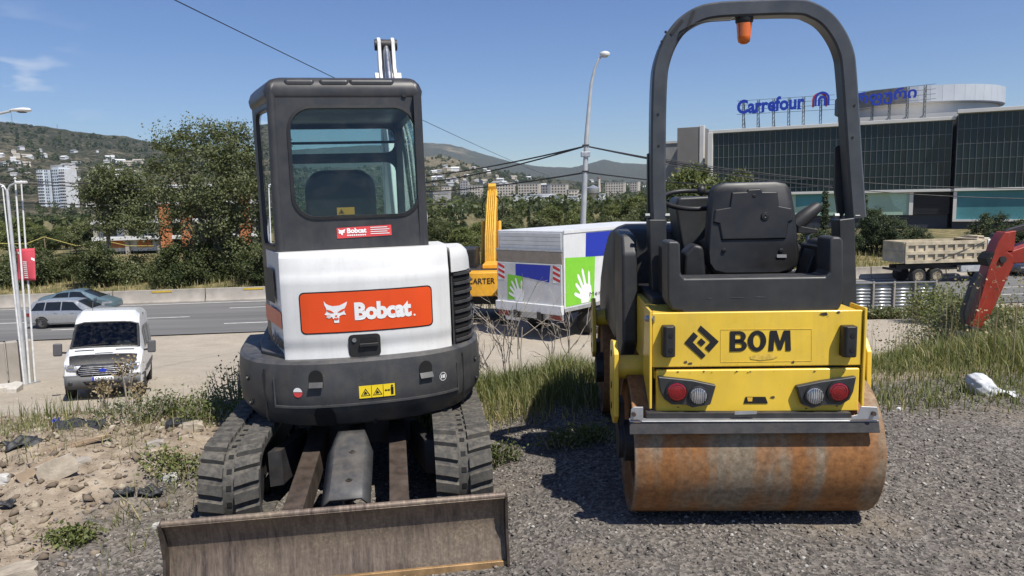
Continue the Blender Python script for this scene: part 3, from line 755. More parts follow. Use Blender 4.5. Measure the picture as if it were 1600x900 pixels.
# engine hood -------------------------------------------------
HX = [-0.425, -0.30, -0.15, 0.0, 0.15, 0.30, 0.42, 0.505]
HYr = [-0.655, -0.690, -0.715, -0.728, -0.726, -0.708, -0.672, -0.625]
def hood_y(x): return float(np.interp(x, HX, HYr))
def hood_d(z): return float(np.interp(z, [0.83, 0.90, 0.915, 1.285, 1.31, 1.36, 1.405, 1.425], [0.0, 0.012, 0.0, 0.0, 0.014, 0.020, 0.036, 0.075]))
def hp(x, z, d): return (x, hood_y(x) + hood_d(z) - d, z)
zs_ = [0.832, 0.87, 0.905, 0.925, 0.96, 1.05, 1.15, 1.25, 1.283, 1.30, 1.33, 1.37, 1.40, 1.415, 1.428]
xs_ = list(np.linspace(-0.42, 0.50, 24))
b = UH(); rings = []
for z in zs_:
    d = hood_d(z)
    rings.append([(-0.54, -0.14, z), (-0.462, -0.50, z), (-0.437, -0.645 + d, z)] + [hp(x, z, 0) for x in xs_] + [(0.515, -0.55 + d, z), (0.515, -0.14, z)])
b.loft(rings); hood = b.build('engine_hood', M['white'], exc, smooth=32)
# side cap of the hood on the right, above the vents
b = UH(); rings = []
for z, ins in ((1.27, 0.0), (1.34, 0.004), (1.385, 0.015), (1.41, 0.04)):
    rings.append([(0.519, -0.14, z), (0.519, -0.61 + ins, z), (0.56, -0.575 + ins, z), (0.625 - ins * .5, -0.50 + ins * .6, z), (0.664 - ins, -0.40, z), (0.678 - ins, -0.28, z), (0.678 - ins, -0.14, z)])
b.loft(rings); b.build('hood_cap', M['white'], hood, smooth=40)
b = UH(); rings = []
for z in (0.835, 1.05, 1.268):
    rings.append([(0.517, -0.14, z), (0.517, -0.592, z), (0.56, -0.557, z), (0.622, -0.49, z), (0.660, -0.395, z), (0.673, -0.28, z), (0.673, -0.14, z)])
b.loft(rings); vent = b.build('vent_panel', M['cwgrey'], exc, smooth=40)
VP = [(0.530, -0.585), (0.563, -0.558), (0.625, -0.492), (0.664, -0.395), (0.676, -0.28)]
for k in range(7):
    z = 0.875 + 0.056 * k
    q = UH(); g = [[(x, y - 0.003, z + dz) for dz in (0, 0.034)] for x, y in VP]; q.surf(g); q.build('vent_slot', M['blackdeep'], vent)
for k in range(8):
    z = 0.862 + 0.056 * k
    q = UH(); q.sweep([(x + 0.004, y - 0.006, z - 0.002) for x, y in VP], [(-0.006, -0.006), (0.006, -0.006), (0.006, 0.010), (-0.006, 0.010)], (0, 0, 1)); q.build('vent_slat', M['cwgrey'], vent)
# red plate with rounded corners, lettering and cat head
SX0, SX1, SZ0, SZ1 = -0.335, 0.385, 0.985, 1.205
def poly_on(fm, pts, d): return [fm(x, z, d) for x, z in pts]
def bent_plate(pts, d, n=26):
    """rounded plate cut into strips so that it follows the hood"""
    mb = UH(); x0 = min(p[0] for p in pts); x1 = max(p[0] for p in pts); g = []
    zc = [p[1] for p in pts]
    for k in range(n + 1):
        x = x0 + (x1 - x0) * (0.5 - 0.5 * math.cos(PI * k / n))
        hit = []
        m_ = len(pts)
        for i in range(m_):
            (xa, za), (xb, zb) = pts[i], pts[(i + 1) % m_]
            if (xa - x) * (xb - x) <= 0 and abs(xb - xa) > 1e-9: hit.append(za + (zb - za) * (x - xa) / (xb - xa))
        if not hit: hit = [sum(zc) / len(zc)]
        g.append([hp(x, min(hit), d), hp(x, max(hit), d)])
    return mb.surf(g)
bent_plate(rrect(SX0 - 0.006, SX1 + 0.006, SZ0 - 0.007, SZ1 + 0.007, 0.026), 0.002).build('sign_border', M['printblack'], hood)
sign = bent_plate(rrect(SX0, SX1, SZ0, SZ1, 0.022), 0.005).build('brand_plate', M['signred'], hood)
q = UH(); lettering(q, 'Bobcat', lambda a, b_, d: hp(-0.048 + a, 1.045 + b_, 0.0075), 0.315, 0.100, bold=0.05, spacing=0.96); q.build('brand_lettering', M['printwhite'], sign)
q = UH(); q.ngon([hp(0.283 + 0.006 * math.cos(k * PI / 4), 1.052 + 0.006 * math.sin(k * PI / 4), 0.0075) for k in range(8)]); q.build('registered_dot', M['printwhite'], sign)
def catpt(px, py): return (-0.212 + (px - 416) / 104 * 0.128, 1.035 + (390 - py) / 107 * 0.125)
cat = [(418, 283), (428, 296), (440, 303), (455, 308), (485, 306), (500, 299), (520, 289), (515, 306), (505, 325), (506, 338), (512, 352), (498, 350), (483, 356), (480, 372), (480, 388), (459, 388), (457, 374), (450, 358), (438, 366), (424, 362), (431, 352), (418, 347), (428, 334), (427, 318), (420, 302)]
q = UH(); q.ngon([hp(*catpt(*p), 0.0075) for p in cat]); head = q.build('cat_head_emblem', M['printwhite'], sign)
q = UH()
for poly in ([(428, 322), (446, 328), (462, 340), (444, 338), (432, 332)], [(508, 320), (492, 326), (474, 338), (490, 337), (503, 331)], [(462, 352), (476, 351), (469, 359)], [(454, 371), (462, 363), (468, 366), (475, 362), (480, 370), (468, 374)]):
    q.ngon([hp(*catpt(*p), 0.0095) for p in poly])
for y0 in (352, 360):
    q.ngon([hp(*catpt(*p), 0.0095) for p in ((424, y0), (444, y0 - 5), (444, y0 - 3.6), (424, y0 + 1.6))])
q.build('cat_face_marks', M['signred'], head)
# latch handle
hd = bent_plate(rrect(-0.09, 0.085, 0.838, 0.965, 0.022), 0.005, 12).build('hood_latch', M['black'], hood)
for z in (0.862, 0.912):
    q = UH(); q.ngon(poly_on(hp, rrect(-0.025, 0.068, z, z + 0.032, 0.008), 0.007)); q.build('latch_recess', M['blackdeep'], hd)
q = UH(); q.box((0.02, hood_y(0.02) - 0.014, 0.905), (0.105, 0.016, 0.020)); q.build('latch_pull', M['black'], hd, bevel=0.004)
q = UH(); q.cyl(hp(-0.058, 0.935, 0.003), hp(-0.058, 0.935, 0.012), 0.012, n=14); q.build('lock_cylinder', M['steel'], hd)
# side face of the hood: red stripe, black lettering
def sp(s_, z, d):          # point on the left face of the hood, s_ 0..1 from the rear corner to the front
    x = -0.437 - 0.033 * min(1, s_ / 0.29) - 0.095 * max(0, (s_ - 0.29) / 0.71); y = -0.645 + 0.145 * min(1, s_ / 0.29) + 0.36 * max(0, (s_ - 0.29) / 0.71)
    return (x - d * 0.97, y - d * 0.24, z)
q = UH(); q.surf([[sp(t, z, 0.003) for z in (1.005, 1.10)] for t in (0.02, 0.29, 0.6, 0.97)]); q.build('side_stripe', M['signred'], hood)
q = UH(); q.surf([[sp(t, z, 0.003) for z in (1.13, 1.33)] for t in (0.36, 0.6, 0.9)]); q.build('side_recess', M['framedark'], hood)
q = UH(); lettering(q, 'Bobcat', lambda a, b_, d: sp(0.80 - a, 0.885 + b_, 0.004), 0.76, 0.075, bold=0.05); q.build('side_lettering', M['printblack'], hood)

# cab -----------------------------------------------------------
CZ0, CZ1 = 1.432, 2.44
XL, XR = -0.445, 0.405           # rear face
YR = -0.505
def rearmap(a, z, d): return (a, YR + 0.045 * ((z - CZ0) / (CZ1 - CZ0)) + d, z)
b = U(); inner = rrect(-0.335, 0.362, 1.655, 2.262, 0.12, 6)
panel_hole(b, [(XL, CZ0), (XR, CZ0), (XR, 2.35), (XL, 2.35)], inner, rearmap, 0.05)
cab = b.build('cab_rear_wall', M['cabgrey'], exc, smooth=30)
q = U(); ins = rrect(-0.335, 0.362, 1.655, 2.262, 0.12, 6); outs = rrect(-0.352, 0.379, 1.638, 2.279, 0.135, 6)
vs_ = [rearmap(*p, -0.008) for p in outs] + [rearmap(*p, -0.010) for p in ins] + [rearmap(*p, 0.02) for p in outs] + [rearmap(*p, 0.02) for p in ins]; n_ = len(ins)
q.add(vs_, [f for i in range(n_) for f in ((i, (i + 1) % n_, n_ + (i + 1) % n_, n_ + i), (n_ + i, n_ + (i + 1) % n_, 3 * n_ + (i + 1) % n_, 3 * n_ + i), (i, 2 * n_ + i, 2 * n_ + (i + 1) % n_, (i + 1) % n_))])
q.build('rear_window_seal', M['black'], cab, smooth=40)
q = U(); q.ngon([rearmap(*p, 0.012) for p in inner]); q.build('rear_window', M['glass'], exc)
# left quarter panel and window (faces back-left)
QA, QB = Vector((XL, YR, 0)), Vector((-0.575, 0.02, 0)); qd = QB - QA; ql = qd.length; qd = qd / ql; qn = Vector((-qd.y, qd.x, 0)); qn = -qn if qn.x > 0 else qn
def quarter(a, z, d):
    p = QA + qd * a - qn * d; lean = 0.045 * (z - CZ0) / (CZ1 - CZ0)
    return (p.x + lean * 0.4 * (1 - a / ql), p.y + lean * (1 - a / ql), z)
b = U(); wq = rrect(0.075, ql - 0.09, 1.50, 2.27, 0.05, 4)
panel_hole(b, [(0, 0.875), (ql, 0.875), (ql, 2.34), (0, 2.34)], wq, quarter, 0.045); b.build('cab_quarter_panel', M['cabgrey'], exc, smooth=30)
q = U(); q.ngon([quarter(*p, 0.012) for p in wq]); q.build('quarter_window', M['glass'], exc)
q = U(); o2 = rrect(0.063, ql - 0.078, 1.488, 2.282, 0.06, 4); vs_ = [quarter(*p, -0.006) for p in o2] + [quarter(*p, -0.006) for p in wq]; n_ = len(wq); q.add(vs_, [(i, (i + 1) % n_, n_ + (i + 1) % n_, n_ + i) for i in range(n_)]); q.build('quarter_window_seal', M['black'], exc)
# left door side, right side, front frame
def leftside(a, z, d): return (-0.575 + d, 0.02 + a, z)
b = U(); wl_ = rrect(0.08, 0.78, 1.15, 2.25, 0.08, 4); panel_hole(b, [(0, 0.875), (0.86, 0.875), (0.86, 2.33), (0, 2.33)], wl_, leftside, 0.045); door = b.build('cab_door', M['cabgrey'], exc, smooth=30)
q = U(); q.ngon([leftside(*p, 0.015) for p in wl_]); q.build('door_window', M['glass'], door)
q = U(); q.box((-0.593, 0.70, 1.05), (0.03, 0.16, 0.04)); q.build('door_handle', M['black'], door, bevel=0.005)
def rightside(a, z, d): return (0.405 - d, YR + a, z + 0)
b = U(); wr_ = rrect(0.10, 1.28, 1.52, 2.26, 0.08, 4); panel_hole(b, [(0, CZ0), (1.385, CZ0), (1.385, 2.33), (0, 2.33)], wr_, rightside, 0.045); b.build('cab_right_side', M['cabgrey'], exc, smooth=30)
q = U(); q.ngon([rightside(*p, 0.015) for p in wr_]); q.build('right_window', M['glass'], exc)
def front(a, z, d): return (a, 0.88 - d, z)
for nm, z0, z1 in (('front_upper', 1.55, 2.02), ('front_top', 2.09, 2.27)):
    b = U(); wf = rrect(-0.50, 0.355, z0, z1, 0.07, 4); lo, hi = (0.875, 2.055) if nm == 'front_upper' else (2.056, 2.33)
    panel_hole(b, [(-0.575, lo), (0.405, lo), (0.405, hi), (-0.575, hi)], wf, front, 0.04); b.build('cab_front_frame', M['cabgrey'], exc, smooth=30)
q = U(); q.ngon([front(*p, 0.02) for p in ((-0.51, 1.5), (0.37, 1.5), (0.37, 2.28), (-0.51, 2.28))]); q.build('windscreen', M['glass'], exc)
q = U(); q.tube([(-0.50, 0.80, 2.165), (0.37, 0.80, 2.165)], 0.010, 8); q.build('handle_bar', M['black'], exc)
# roof: rounded shell with three shallow ribs
def roof_ring(z, i):
    return [(x, y, z) for x, y in ((XL - 0.006 + i, YR + 0.040 + i), (XR + 0.006 - i, YR + 0.040 + i), (XR + 0.008 - i, 0.85 - i), (0.25, 0.90 - i), (-0.45, 0.90 - i), (-0.581 + i, 0.82 - i), (-0.583 + i, 0.02 + i * 0.7))]
b = U(); b.loft([roof_ring(2.30, 0.0), roof_ring(2.36, -0.008), roof_ring(2.40, 0.006), roof_ring(2.428, 0.03), roof_ring(2.442, 0.075)]); roof = b.build('cab_roof', M['cabgrey'], exc, bevel=0.035, seg=4)
for x in (-0.27, -0.08, 0.13):
    q = U(); q.box((x, YR + 0.085, 2.402), (0.17 if x < 0.1 else 0.26, 0.09, 0.05)); q.build('roof_rib', M['cabgrey'], roof, bevel=0.022, seg=3)
q = U(); q.cyl((0.31, YR + 0.05, 2.335), (0.31, YR + 0.028, 2.335), 0.014, n=12); q.build('roof_plug', M['black'], roof)
# corner posts close the joints between the cab walls
q = U(); q.tube([(XL + 0.012, YR + 0.018, 0.9), (XL + 0.012, YR + 0.018, CZ0), (XL + 0.020, YR + 0.060, 2.36)], 0.028, 10); q.build('corner_post', M['cabgrey'], exc, smooth=50)
q = U(); q.tube([(XR - 0.02, YR + 0.02, CZ0), (XR - 0.02, YR + 0.062, 2.36)], 0.026, 10); q.build('corner_post', M['cabgrey'], exc, smooth=50)
# red dealer sticker on the rear wall
stz = U(); stz.ngon([rearmap(x, z, -0.004) for x, z in ((-0.115, 1.526), (0.195, 1.533), (0.195, 1.593), (-0.115, 1.586))]); sk = stz.build('dealer_sticker', M['stickerred'], cab)
q = U(); lettering(q, 'Bobcat', lambda a, b_, d: rearmap(-0.058 + a, 1.553 + b_, -0.0065), 0.110, 0.030, bold=0.045)
for k in range(9): q.ngon([rearmap(x, z, -0.0065) for x, z in ((-0.058 + 0.0122 * k, 1.538), (-0.050 + 0.0122 * k, 1.538), (-0.050 + 0.0122 * k, 1.546), (-0.058 + 0.0122 * k, 1.546))])
for k in range(4): q.ngon([rearmap(x, z, -0.0065) for x, z in ((0.075, 1.544 + 0.012 * k), (0.183 - 0.012 * (k % 2), 1.544 + 0.012 * k), (0.183 - 0.012 * (k % 2), 1.548 + 0.012 * k), (0.075, 1.548 + 0.012 * k))])
def c2(px, py): return (-0.108 + (px - 416) / 104 * 0.042, 1.544 + (390 - py) / 107 * 0.038)
q.ngon([rearmap(*c2(*p), -0.0065) for p in cat]); q.build('sticker_print', M['printwhite'], sk)
# seat inside
b = U(); sx0 = -0.075
prof2 = rrect(-0.215, 0.215, 1.30, 1.93, 0.12, 6)
b.loft([[(sx0 + p[0] * k, y, 1.30 + (p[1] - 1.30) * kk) for p in prof2] for y, k, kk in ((-0.20, 0.86, 0.96), (-0.175, 0.97, 0.99), (-0.12, 1.0, 1.0), (-0.06, 0.94, 0.98))]); seat = b.build('operator_seat', M['seatblack'], exc, smooth=40)
b = U(); b.box((sx0, 0.10, 1.26), (0.46, 0.46, 0.14)); b.build('seat_cushion', M['seatblack'], seat, bevel=0.04, seg=3)
b = U(); b.box((sx0, 0.10, 1.03), (0.34, 0.34, 0.32)); b.build('seat_base', M['black'], seat)
q = U(); q.ngon([(sx0 + x, -0.204, z) for x, z in ((-0.03, 1.655), (0.075, 1.655), (0.075, 1.70), (-0.03, 1.70))]); ws = q.build('seat_warning_sticker', surf('orange_sticker', (0.62, 0.30, 0.03), 0.5), seat)
q = U(); tri_outline(q, sx0 - 0.004, 1.676, 0.018, lambda x, z, d: (x, -0.206, z), 0); q.ngon([(sx0 + x, -0.206, z) for x, z in ((-0.012, 1.668), (0.004, 1.668), (-0.004, 1.682))]); q.build('sticker_triangle', M['printblack'], ws)
for sx in (-1, 1):
    b = U(); b.box((sx0 + sx * 0.29, 0.18, 1.42), (0.12, 0.42, 0.12)); con = b.build('arm_console', M['black'], exc, bevel=0.02)
    b = U(); b.tube([(sx0 + sx * 0.29, 0.36, 1.47), (sx0 + sx * 0.29, 0.40, 1.62)], [0.018, 0.026], 8); b.build('joystick', M['black'], con, smooth=40)

# boom, dipper, bucket ------------------------------------------
BX = 0.43
def plate_arm(path, widths, wx, x):
    """box beam along path in the yz plane; widths are heights"""
    L, Rr = [], []
    for i, p in enumerate(path):
        p = Vector(p); d = (Vector(path[min(i + 1, len(path) - 1)]) - Vector(path[max(i - 1, 0)])).normalized(); nrm = Vector((-d.y, d.x))
        L.append(p + nrm * widths[i] / 2); Rr.append(p - nrm * widths[i] / 2)
    return [(p.x, p.y) for p in L + Rr[::-1]]
b = U(); b.prism(plate_arm([(0.92, 0.85), (1.18, 1.55), (1.52, 2.15), (2.00, 2.72)], [0.20, 0.27, 0.30, 0.20], 0, 0), 'yz', BX - 0.085, BX + 0.085); boom = b.build('boom', M['white'], exc, bevel=0.012)
for sx in (-1, 1):
    b = U(); x = BX + sx * 0.062
    b.prism([(1.86, 2.56), (2.10, 2.60), (2.155, 2.86), (2.175, 3.13), (2.135, 3.20), (2.075, 3.16), (2.04, 2.92), (1.90, 2.76)], 'yz', x - 0.016, x + 0.016); b.build('boom_end_plate', M['white'], boom, bevel=0.006)
b = U(); b.cyl((BX - 0.10, 2.125, 3.13), (BX + 0.10, 2.125, 3.13), 0.050, n=16); b.build('pivot_pin', M['framedark'], boom, smooth=40)
b = U(); b.cyl((BX - 0.115, 2.06, 2.80), (BX + 0.115, 2.06, 2.80), 0.075, n=18); b.build('pivot_boss', M['white'], boom, smooth=40)
b = U(); b.cyl((BX - 0.01, 1.36, 2.28), (BX - 0.01, 1.70, 2.62), 0.048, n=14); ac = b.build('arm_cylinder', M['framedark'], boom, smooth=40)
b = U(); b.cyl((BX - 0.01, 1.70, 2.62), (BX, 2.12, 3.12), 0.030, n=12); b.build('cylinder_rod', M['steel'], ac, smooth=40)
b = U(); b.prism([(2.03, 2.58), (2.22, 3.16), (2.34, 3.10), (2.42, 2.55), (2.58, 1.40), (2.48, 1.36), (2.26, 2.30)], 'yz', BX - 0.065, BX + 0.065); arm = b.build('dipper_arm', M['white'], exc, bevel=0.012)
b = U(); b.prism([(2.30, 1.42), (2.58, 1.40), (2.74, 1.10), (2.74, 0.80), (2.50, 0.62), (2.22, 0.66), (2.16, 0.74), (2.45, 0.78), (2.55, 0.98), (2.42, 1.20)], 'yz', BX - 0.26, BX + 0.26); b.build('bucket', M['framedark'], arm, bevel=0.01)
b = U(); b.cyl((BX, 1.12, 0.95), (BX, 1.44, 1.55), 0.055, n=14); bc = b.build('boom_cylinder', M['white'], exc, smooth=40)
b = U(); b.cyl((BX, 1.44, 1.55), (BX, 1.56, 2.02), 0.030, n=12); b.build('cylinder_rod', M['steel'], bc, smooth=40)
for dx in (-0.05, 0.0, 0.05):
    b = U(); b.tube([(BX + 0.10 + dx * 0.4, 0.95, 1.0), (BX + 0.11 + dx, 1.05, 1.6), (BX + 0.10 + dx, 1.35, 2.2), (BX + 0.06 + dx, 1.75, 2.62)], 0.014, 8); b.build('hydraulic_hose', M['white' if dx > -0.03 else 'black'], boom, smooth=50)
b = U(); b.prism([(0.72, 0.55), (1.14, 0.55), (1.16, 0.80), (1.05, 1.05), (0.82, 1.0)], 'yz', BX - 0.13, BX + 0.13); b.build('swing_bracket', M['framedark'], exc, bevel=0.012)

# undercarriage --------------------------------------------------
b = MB(); b.box((0, 0.0, 0.33), (0.72, 0.62, 0.20)); b.cyl((0, 0, 0.42), (0, 0, 0.60), 0.34, n=28); b.build('centre_frame', M['framedark'], exc, bevel=0.01)
RT, YT = 0.245, 0.86
def track_path(s_, rad):
    """point and outward normal along the belt, s_ 0..1"""
    Ls = 2 * YT; La = PI * RT; T = 2 * Ls + 2 * La; d = (s_ % 1.0) * T
    if d < Ls: return (-YT + d, RT + rad, 0, 1)
    d -= Ls
    if d < La:
        a = PI / 2 - d / RT; return (YT + rad * math.cos(a), RT + rad * math.sin(a), math.cos(a), math.sin(a))
    d -= La
    if d < Ls: return (YT - d, RT - rad, 0, -1)
    d -= Ls; a = -PI / 2 - d / RT
    return (-YT + rad * math.cos(a), RT + rad * math.sin(a), math.cos(a), math.sin(a))
NT = 54
for sx in (-1, 1):
    xc = sx * 0.60; W = 0.30
    b = MB(); N = 110; rings = []
    for i in range(N):
        y, z, ny, nz = track_path(i / N, RT - 0.022); yi, zi, _, _ = track_path(i / N, RT - 0.05)
        rings.append([(xc - W / 2, yi, zi), (xc - W / 2, y, z), (xc + W / 2, y, z), (xc + W / 2, yi, zi)])
    rings.append(rings[0]); b.loft(rings, cap=False)
    for i in range(NT):                              # moulded lugs: two staggered half-width chevrons per pitch
        for hf in (-1, 1):
            s0 = (i + (0.5 if hf > 0 else 0)) / NT; w_ = 0.80 / NT
            prof3 = []
            for u, rad in ((0, RT - 0.024), (0.16, RT - 0.001), (0.86, RT - 0.001), (1.0, RT - 0.024)):
                prof3.append((s0 + u * w_, rad))
            rg = []
            for fx, sk_ in ((0.20, 0.0), (0.55, 0.20), (1.0, 0.42)):
                x = xc + hf * W / 2 * fx; rg.append([(x, *track_path(s_ + sk_ * w_ * 0.9, rad)[:2]) for s_, rad in prof3])
            b.loft(rg)
    tr = b.build('rubber_track', M['rubber'], exc, smooth=30)
    for i in range(NT):
        s0 = (i + 0.55) / NT; y, z, ny, nz = track_path(s0, RT - 0.0195)
        if y > -0.55: continue
        q = MB(); ty, tz = nz, -ny
        q.ngon([(xc + a * 0.013, y + ty * c_ * 0.013, z + tz * c_ * 0.013) for a, c_ in ((-1, -1), (1, -1), (1, 1), (-1, 1))]); q.build('track_link_hole', M['blackdeep'], tr)
    fr = MB(); fr.box((xc, 0, 0.24), (0.16, 1.5, 0.16)); fr.build('track_frame', M['framedark'], exc, bevel=0.015)
    for k, yy in enumerate((-YT, YT)):
        wq_ = MB(); wq_.lathe([(0.06, -0.10), (0.19, -0.09), (0.19, 0.09), (0.06, 0.10)], (xc, yy, RT), 'x', 24); wq_.build('sprocket' if yy > 0 else 'idler_wheel', M['framedark'], exc, smooth=40)
    for yy in (-0.5, -0.17, 0.17, 0.5):
        wq_ = MB(); wq_.lathe([(0.07, -0.09), (0.085, -0.06), (0.085, 0.06), (0.07, 0.09)], (xc, yy, 0.115), 'x', 16); wq_.build('track_roller', M['framedark'], exc, smooth=40)
    b = MB(); b.prism([(sx * 0.30, -0.25), (sx * 0.36, -0.30), (sx * 0.47, -0.72), (sx * 0.40, -0.70)], 'xy', 0.16, 0.36); b.build('frame_leg', M['framedark'], exc)
    # push arm of the blade: flat-topped box section
    b = MB(); b.bar((sx * 0.235, -0.30, 0.30), (sx * 0.265, -1.49, 0.14), 0.10, 0.15); b.build('blade_arm', M['ruststeel'], exc, bevel=0.006)
# lift cylinder with its guard plate
b = MB(); b.cyl((0, -0.35, 0.40), (0, -1.12, 0.24), 0.05, n=14); lc = b.build('blade_cylinder', M['framedark'], exc, smooth=40)
b = MB(); b.cyl((0, -1.12, 0.24), (0, -1.38, 0.19), 0.026, n=12); b.build('cylinder_rod', M['steel'], lc, smooth=40)
b = MB(); b.cyl((-0.065, -1.37, 0.19), (0.065, -1.37, 0.19), 0.048, n=16); b.build('cylinder_eye', M['framedark'], lc, smooth=40)
for sx in (-1, 1): b = MB(); b.prism([(-1.53, 0.10), (-1.53, 0.27), (-1.37, 0.245), (-1.31, 0.19), (-1.36, 0.12)], 'yz', sx * 0.085 - 0.011, sx * 0.085 + 0.011); b.build('cylinder_bracket', M['framedark'], lc)
def gp(u, v, d): return (u, -1.30 + 0.52 * v, 0.275 + 0.18 * v + d - 1.1 * max(0, abs(u) - 0.077) * 0.9)
b = MB(); b.surf([[gp(u * (1 if v < 0.75 else 1 - (v - 0.75) * 1.6), v, 0.012) for v in (0, 0.25, 0.5, 0.75, 0.92, 1.0)] for u in (-0.118, -0.082, -0.077, 0, 0.077, 0.082, 0.118)]); gpl = b.build('cylinder_guard', M['cwgrey'], exc, smooth=30, solid=0.010)
for v, u in ((0.25, 0.01), (0.66, 0.015)): q = MB(); q.cyl(gp(u, v, 0.012), gp(u, v, 0.019), 0.018, n=14); bo = q.build('guard_hole_ring', M['ruststeel'], gpl); q = MB(); q.cyl(gp(u, v, 0.019), gp(u, v, 0.0205), 0.010, n=10); q.build('guard_hole', M['blackdeep'], bo)
b = MB(); b.tube([(0.12, -0.72, 0.50), (0.155, -0.60, 0.53), (0.15, -0.50, 0.50)], 0.02, 8); b.build('hose_stub', M['black'], gpl, smooth=50)
# dozer blade: curved mouldboard with rolled top, wear strip, cheeks
pr = [(-1.560, 0.005), (-1.585, 0.03), (-1.570, 0.10), (-1.548, 0.18), (-1.552, 0.26), (-1.582, 0.335), (-1.612, 0.358)]
bk = [(p[0] + 0.018, p[1]) for p in pr]; bk[-1] = (-1.600, 0.372); bk[-2] = (-1.560, 0.345)
b = MB(); b.prism(pr + bk[::-1], 'yz', -0.752, 0.752); bl = b.build('dozer_blade', M['blade'], exc, smooth=50)
b = MB(); b.tube([(-0.755, -1.598, 0.366), (0.755, -1.598, 0.366)], 0.015, 10); b.build('blade_top_roll', M['blade'], bl, smooth=50)
b = MB(); b.prism([(-1.574, 0.048), (-1.592, 0.042), (-1.604, -0.012), (-1.588, -0.016)], 'yz', -0.757, 0.757); b.build('cutting_edge', M['cutedge'], bl, bevel=0.003)
for sx in (-1, 1): b = MB(); b.prism([(-1.60, 0.0), (-1.622, 0.03), (-1.612, 0.13), (-1.596, 0.2), (-1.612, 0.30), (-1.622, 0.366), (-1.56, 0.378), (-1.52, 0.2), (-1.53, 0.02)], 'yz', sx * 0.759 - 0.006, sx * 0.759 + 0.006); b.build('blade_cheek', M['ruststeel'], bl)
b = MB(); b.box((0, -1.51, 0.19), (1.2, 0.03, 0.08)); b.build('blade_stiffener', M['framedark'], bl)
# ------------------------------------------------------------------ tandem roller
RL, RZ = Vector((1.150, 3.69, 0.0)), R(-2.5)
rol = thing('tandem_roller', 'yellow tandem vibratory roller with rusty steel drum, black seat and roll bar', 'road roller', RL, RZ)
_Ri = Matrix.Rotation(-RZ, 3, 'Z')
def rp(px, py, yl):
    """local x, z where the sight line through a photo point meets the roller's own plane y = yl"""
    d = _Ri @ ray(px, py); o_ = _Ri @ (Vector((0, 0, CAM_H)) - RL); t = (yl - o_.y) / d.y; p = o_ + d * t
    return (p.x, p.z)
def rpoly(pts, yl): return [rp(x, y, yl) for x, y in pts]
def rplate(pts, yl, th, name, mat, parent, **k):
    b = MB(); b.prism(rpoly(pts, yl), 'xz', yl, yl + th); return b.build(name, mat, parent, **k)
def rflat(pts, yl, name, mat, parent):
    b = MB(); b.ngon([(x, yl, z) for x, z in rpoly(pts, yl)]); return b.build(name, mat, parent)

# drums
def make_drum(yc, name):
    b = MB(); prof = [(0.20, -0.50), (0.20, -0.55), (0.315, -0.565), (0.325, -0.582), (0.345, -0.585), (0.3495, -0.581), (0.35, -0.575)]
    prof = prof + [(0.35, -0.575 + 1.15 * k / 12) for k in range(1, 12)] + [(r_, -h) for r_, h in prof[::-1]]
    b.lathe(prof, (0, 0, 0), 'x', 72); o = b.build(name, M['drum'], rol, smooth=35); o.location = (0.012, yc, 0.35); return o
d1 = make_drum(0.0, 'steel_drum'); d2 = make_drum(1.74, 'steel_drum'); d2.rotation_euler = (R(120), 0, 0)
for dd in (d1, d2):
    for sx in (-1, 1):
        q = MB(); q.lathe([(0.19, sx * 0.495), (0.19, sx * 0.51), (0.10, sx * 0.54), (0.10, sx * 0.60), (0.05, sx * 0.61)], (0, 0, 0), 'x', 24); q.build('drum_hub', M['framedark'], dd, smooth=40)

YB = -0.285
# rear frame box (sides), then the two rear panels
xl, zt = rp(1019, 489, YB); xr, _ = rp(1349, 487, YB); _, zm = rp(1180, 574, YB); _, zb = rp(1180, 643, YB); xl2, _ = rp(1025, 600, YB); xr2, _ = rp(1342, 600, YB)
b = MB(); b.box(((xl + xr) / 2, 0.10, (0.74 + zt) / 2), (xr - xl - 0.02, 0.72, zt - 0.74 - 0.006)); b.build('rear_frame', M['yellow'], rol, bevel=0.008)
b = MB(); b.prism([(xl, zm + 0.004), (xr, zm + 0.004), (xr, zt), (xl, zt)], 'xz', YB, YB + 0.02); up_p = b.build('upper_rear_panel', M['yellow'], rol, bevel=0.006)
b = MB(); b.prism([(xl2, zb), (xr2, zb), (xr2, zm - 0.008), (xl2, zm - 0.008)], 'xz', YB - 0.006, YB + 0.03); lo_p = b.build('lower_rear_panel', M['yellow'], rol, bevel=0.007)
b = MB(); b.box(((xl + xr) / 2, YB + 0.03, zm - 0.002), (xr - xl - 0.03, 0.02, 0.03)); b.build('panel_gap', M['blackdeep'], rol)
for sx, x in ((-1, xl), (1, xr)):                   # side flanges of the upper panel
    b = MB(); b.prism([(YB - 0.012, zb + 0.02), (YB - 0.012, zt + 0.012), (YB + 0.16, zt + 0.012), (YB + 0.22, zb + 0.14)], 'yz', x - 0.006 + sx * 0.008, x + 0.006 + sx * 0.008); fl = b.build('panel_flange', M['yellow'], rol, bevel=0.003)
q = MB(); q.cyl((xl + 0.012, YB - 0.002, zt - 0.028), (xl - 0.028, YB + 0.02, zt - 0.028), 0.017, n=6); q.build('flange_bolt', M['steel'], rol)
# worn paint chips on the panels
for px, py, w, h in ((1287, 491, 14, 4), (1071, 566, 6, 3), (1078, 568, 8, 2), (1207, 621, 8, 3), (1239, 566, 5, 3), (1310, 488, 6, 3)):
    yy = YB - 0.0085 if py > 575 else YB - 0.0025
    rflat([(px - w / 2, py), (px - w / 4, py - h / 2), (px + w / 3, py - h / 2 - 1), (px + w / 2, py + 1), (px, py + h / 2)], yy, 'paint_chip', M['ruststeel'], up_p if py < 575 else lo_p)
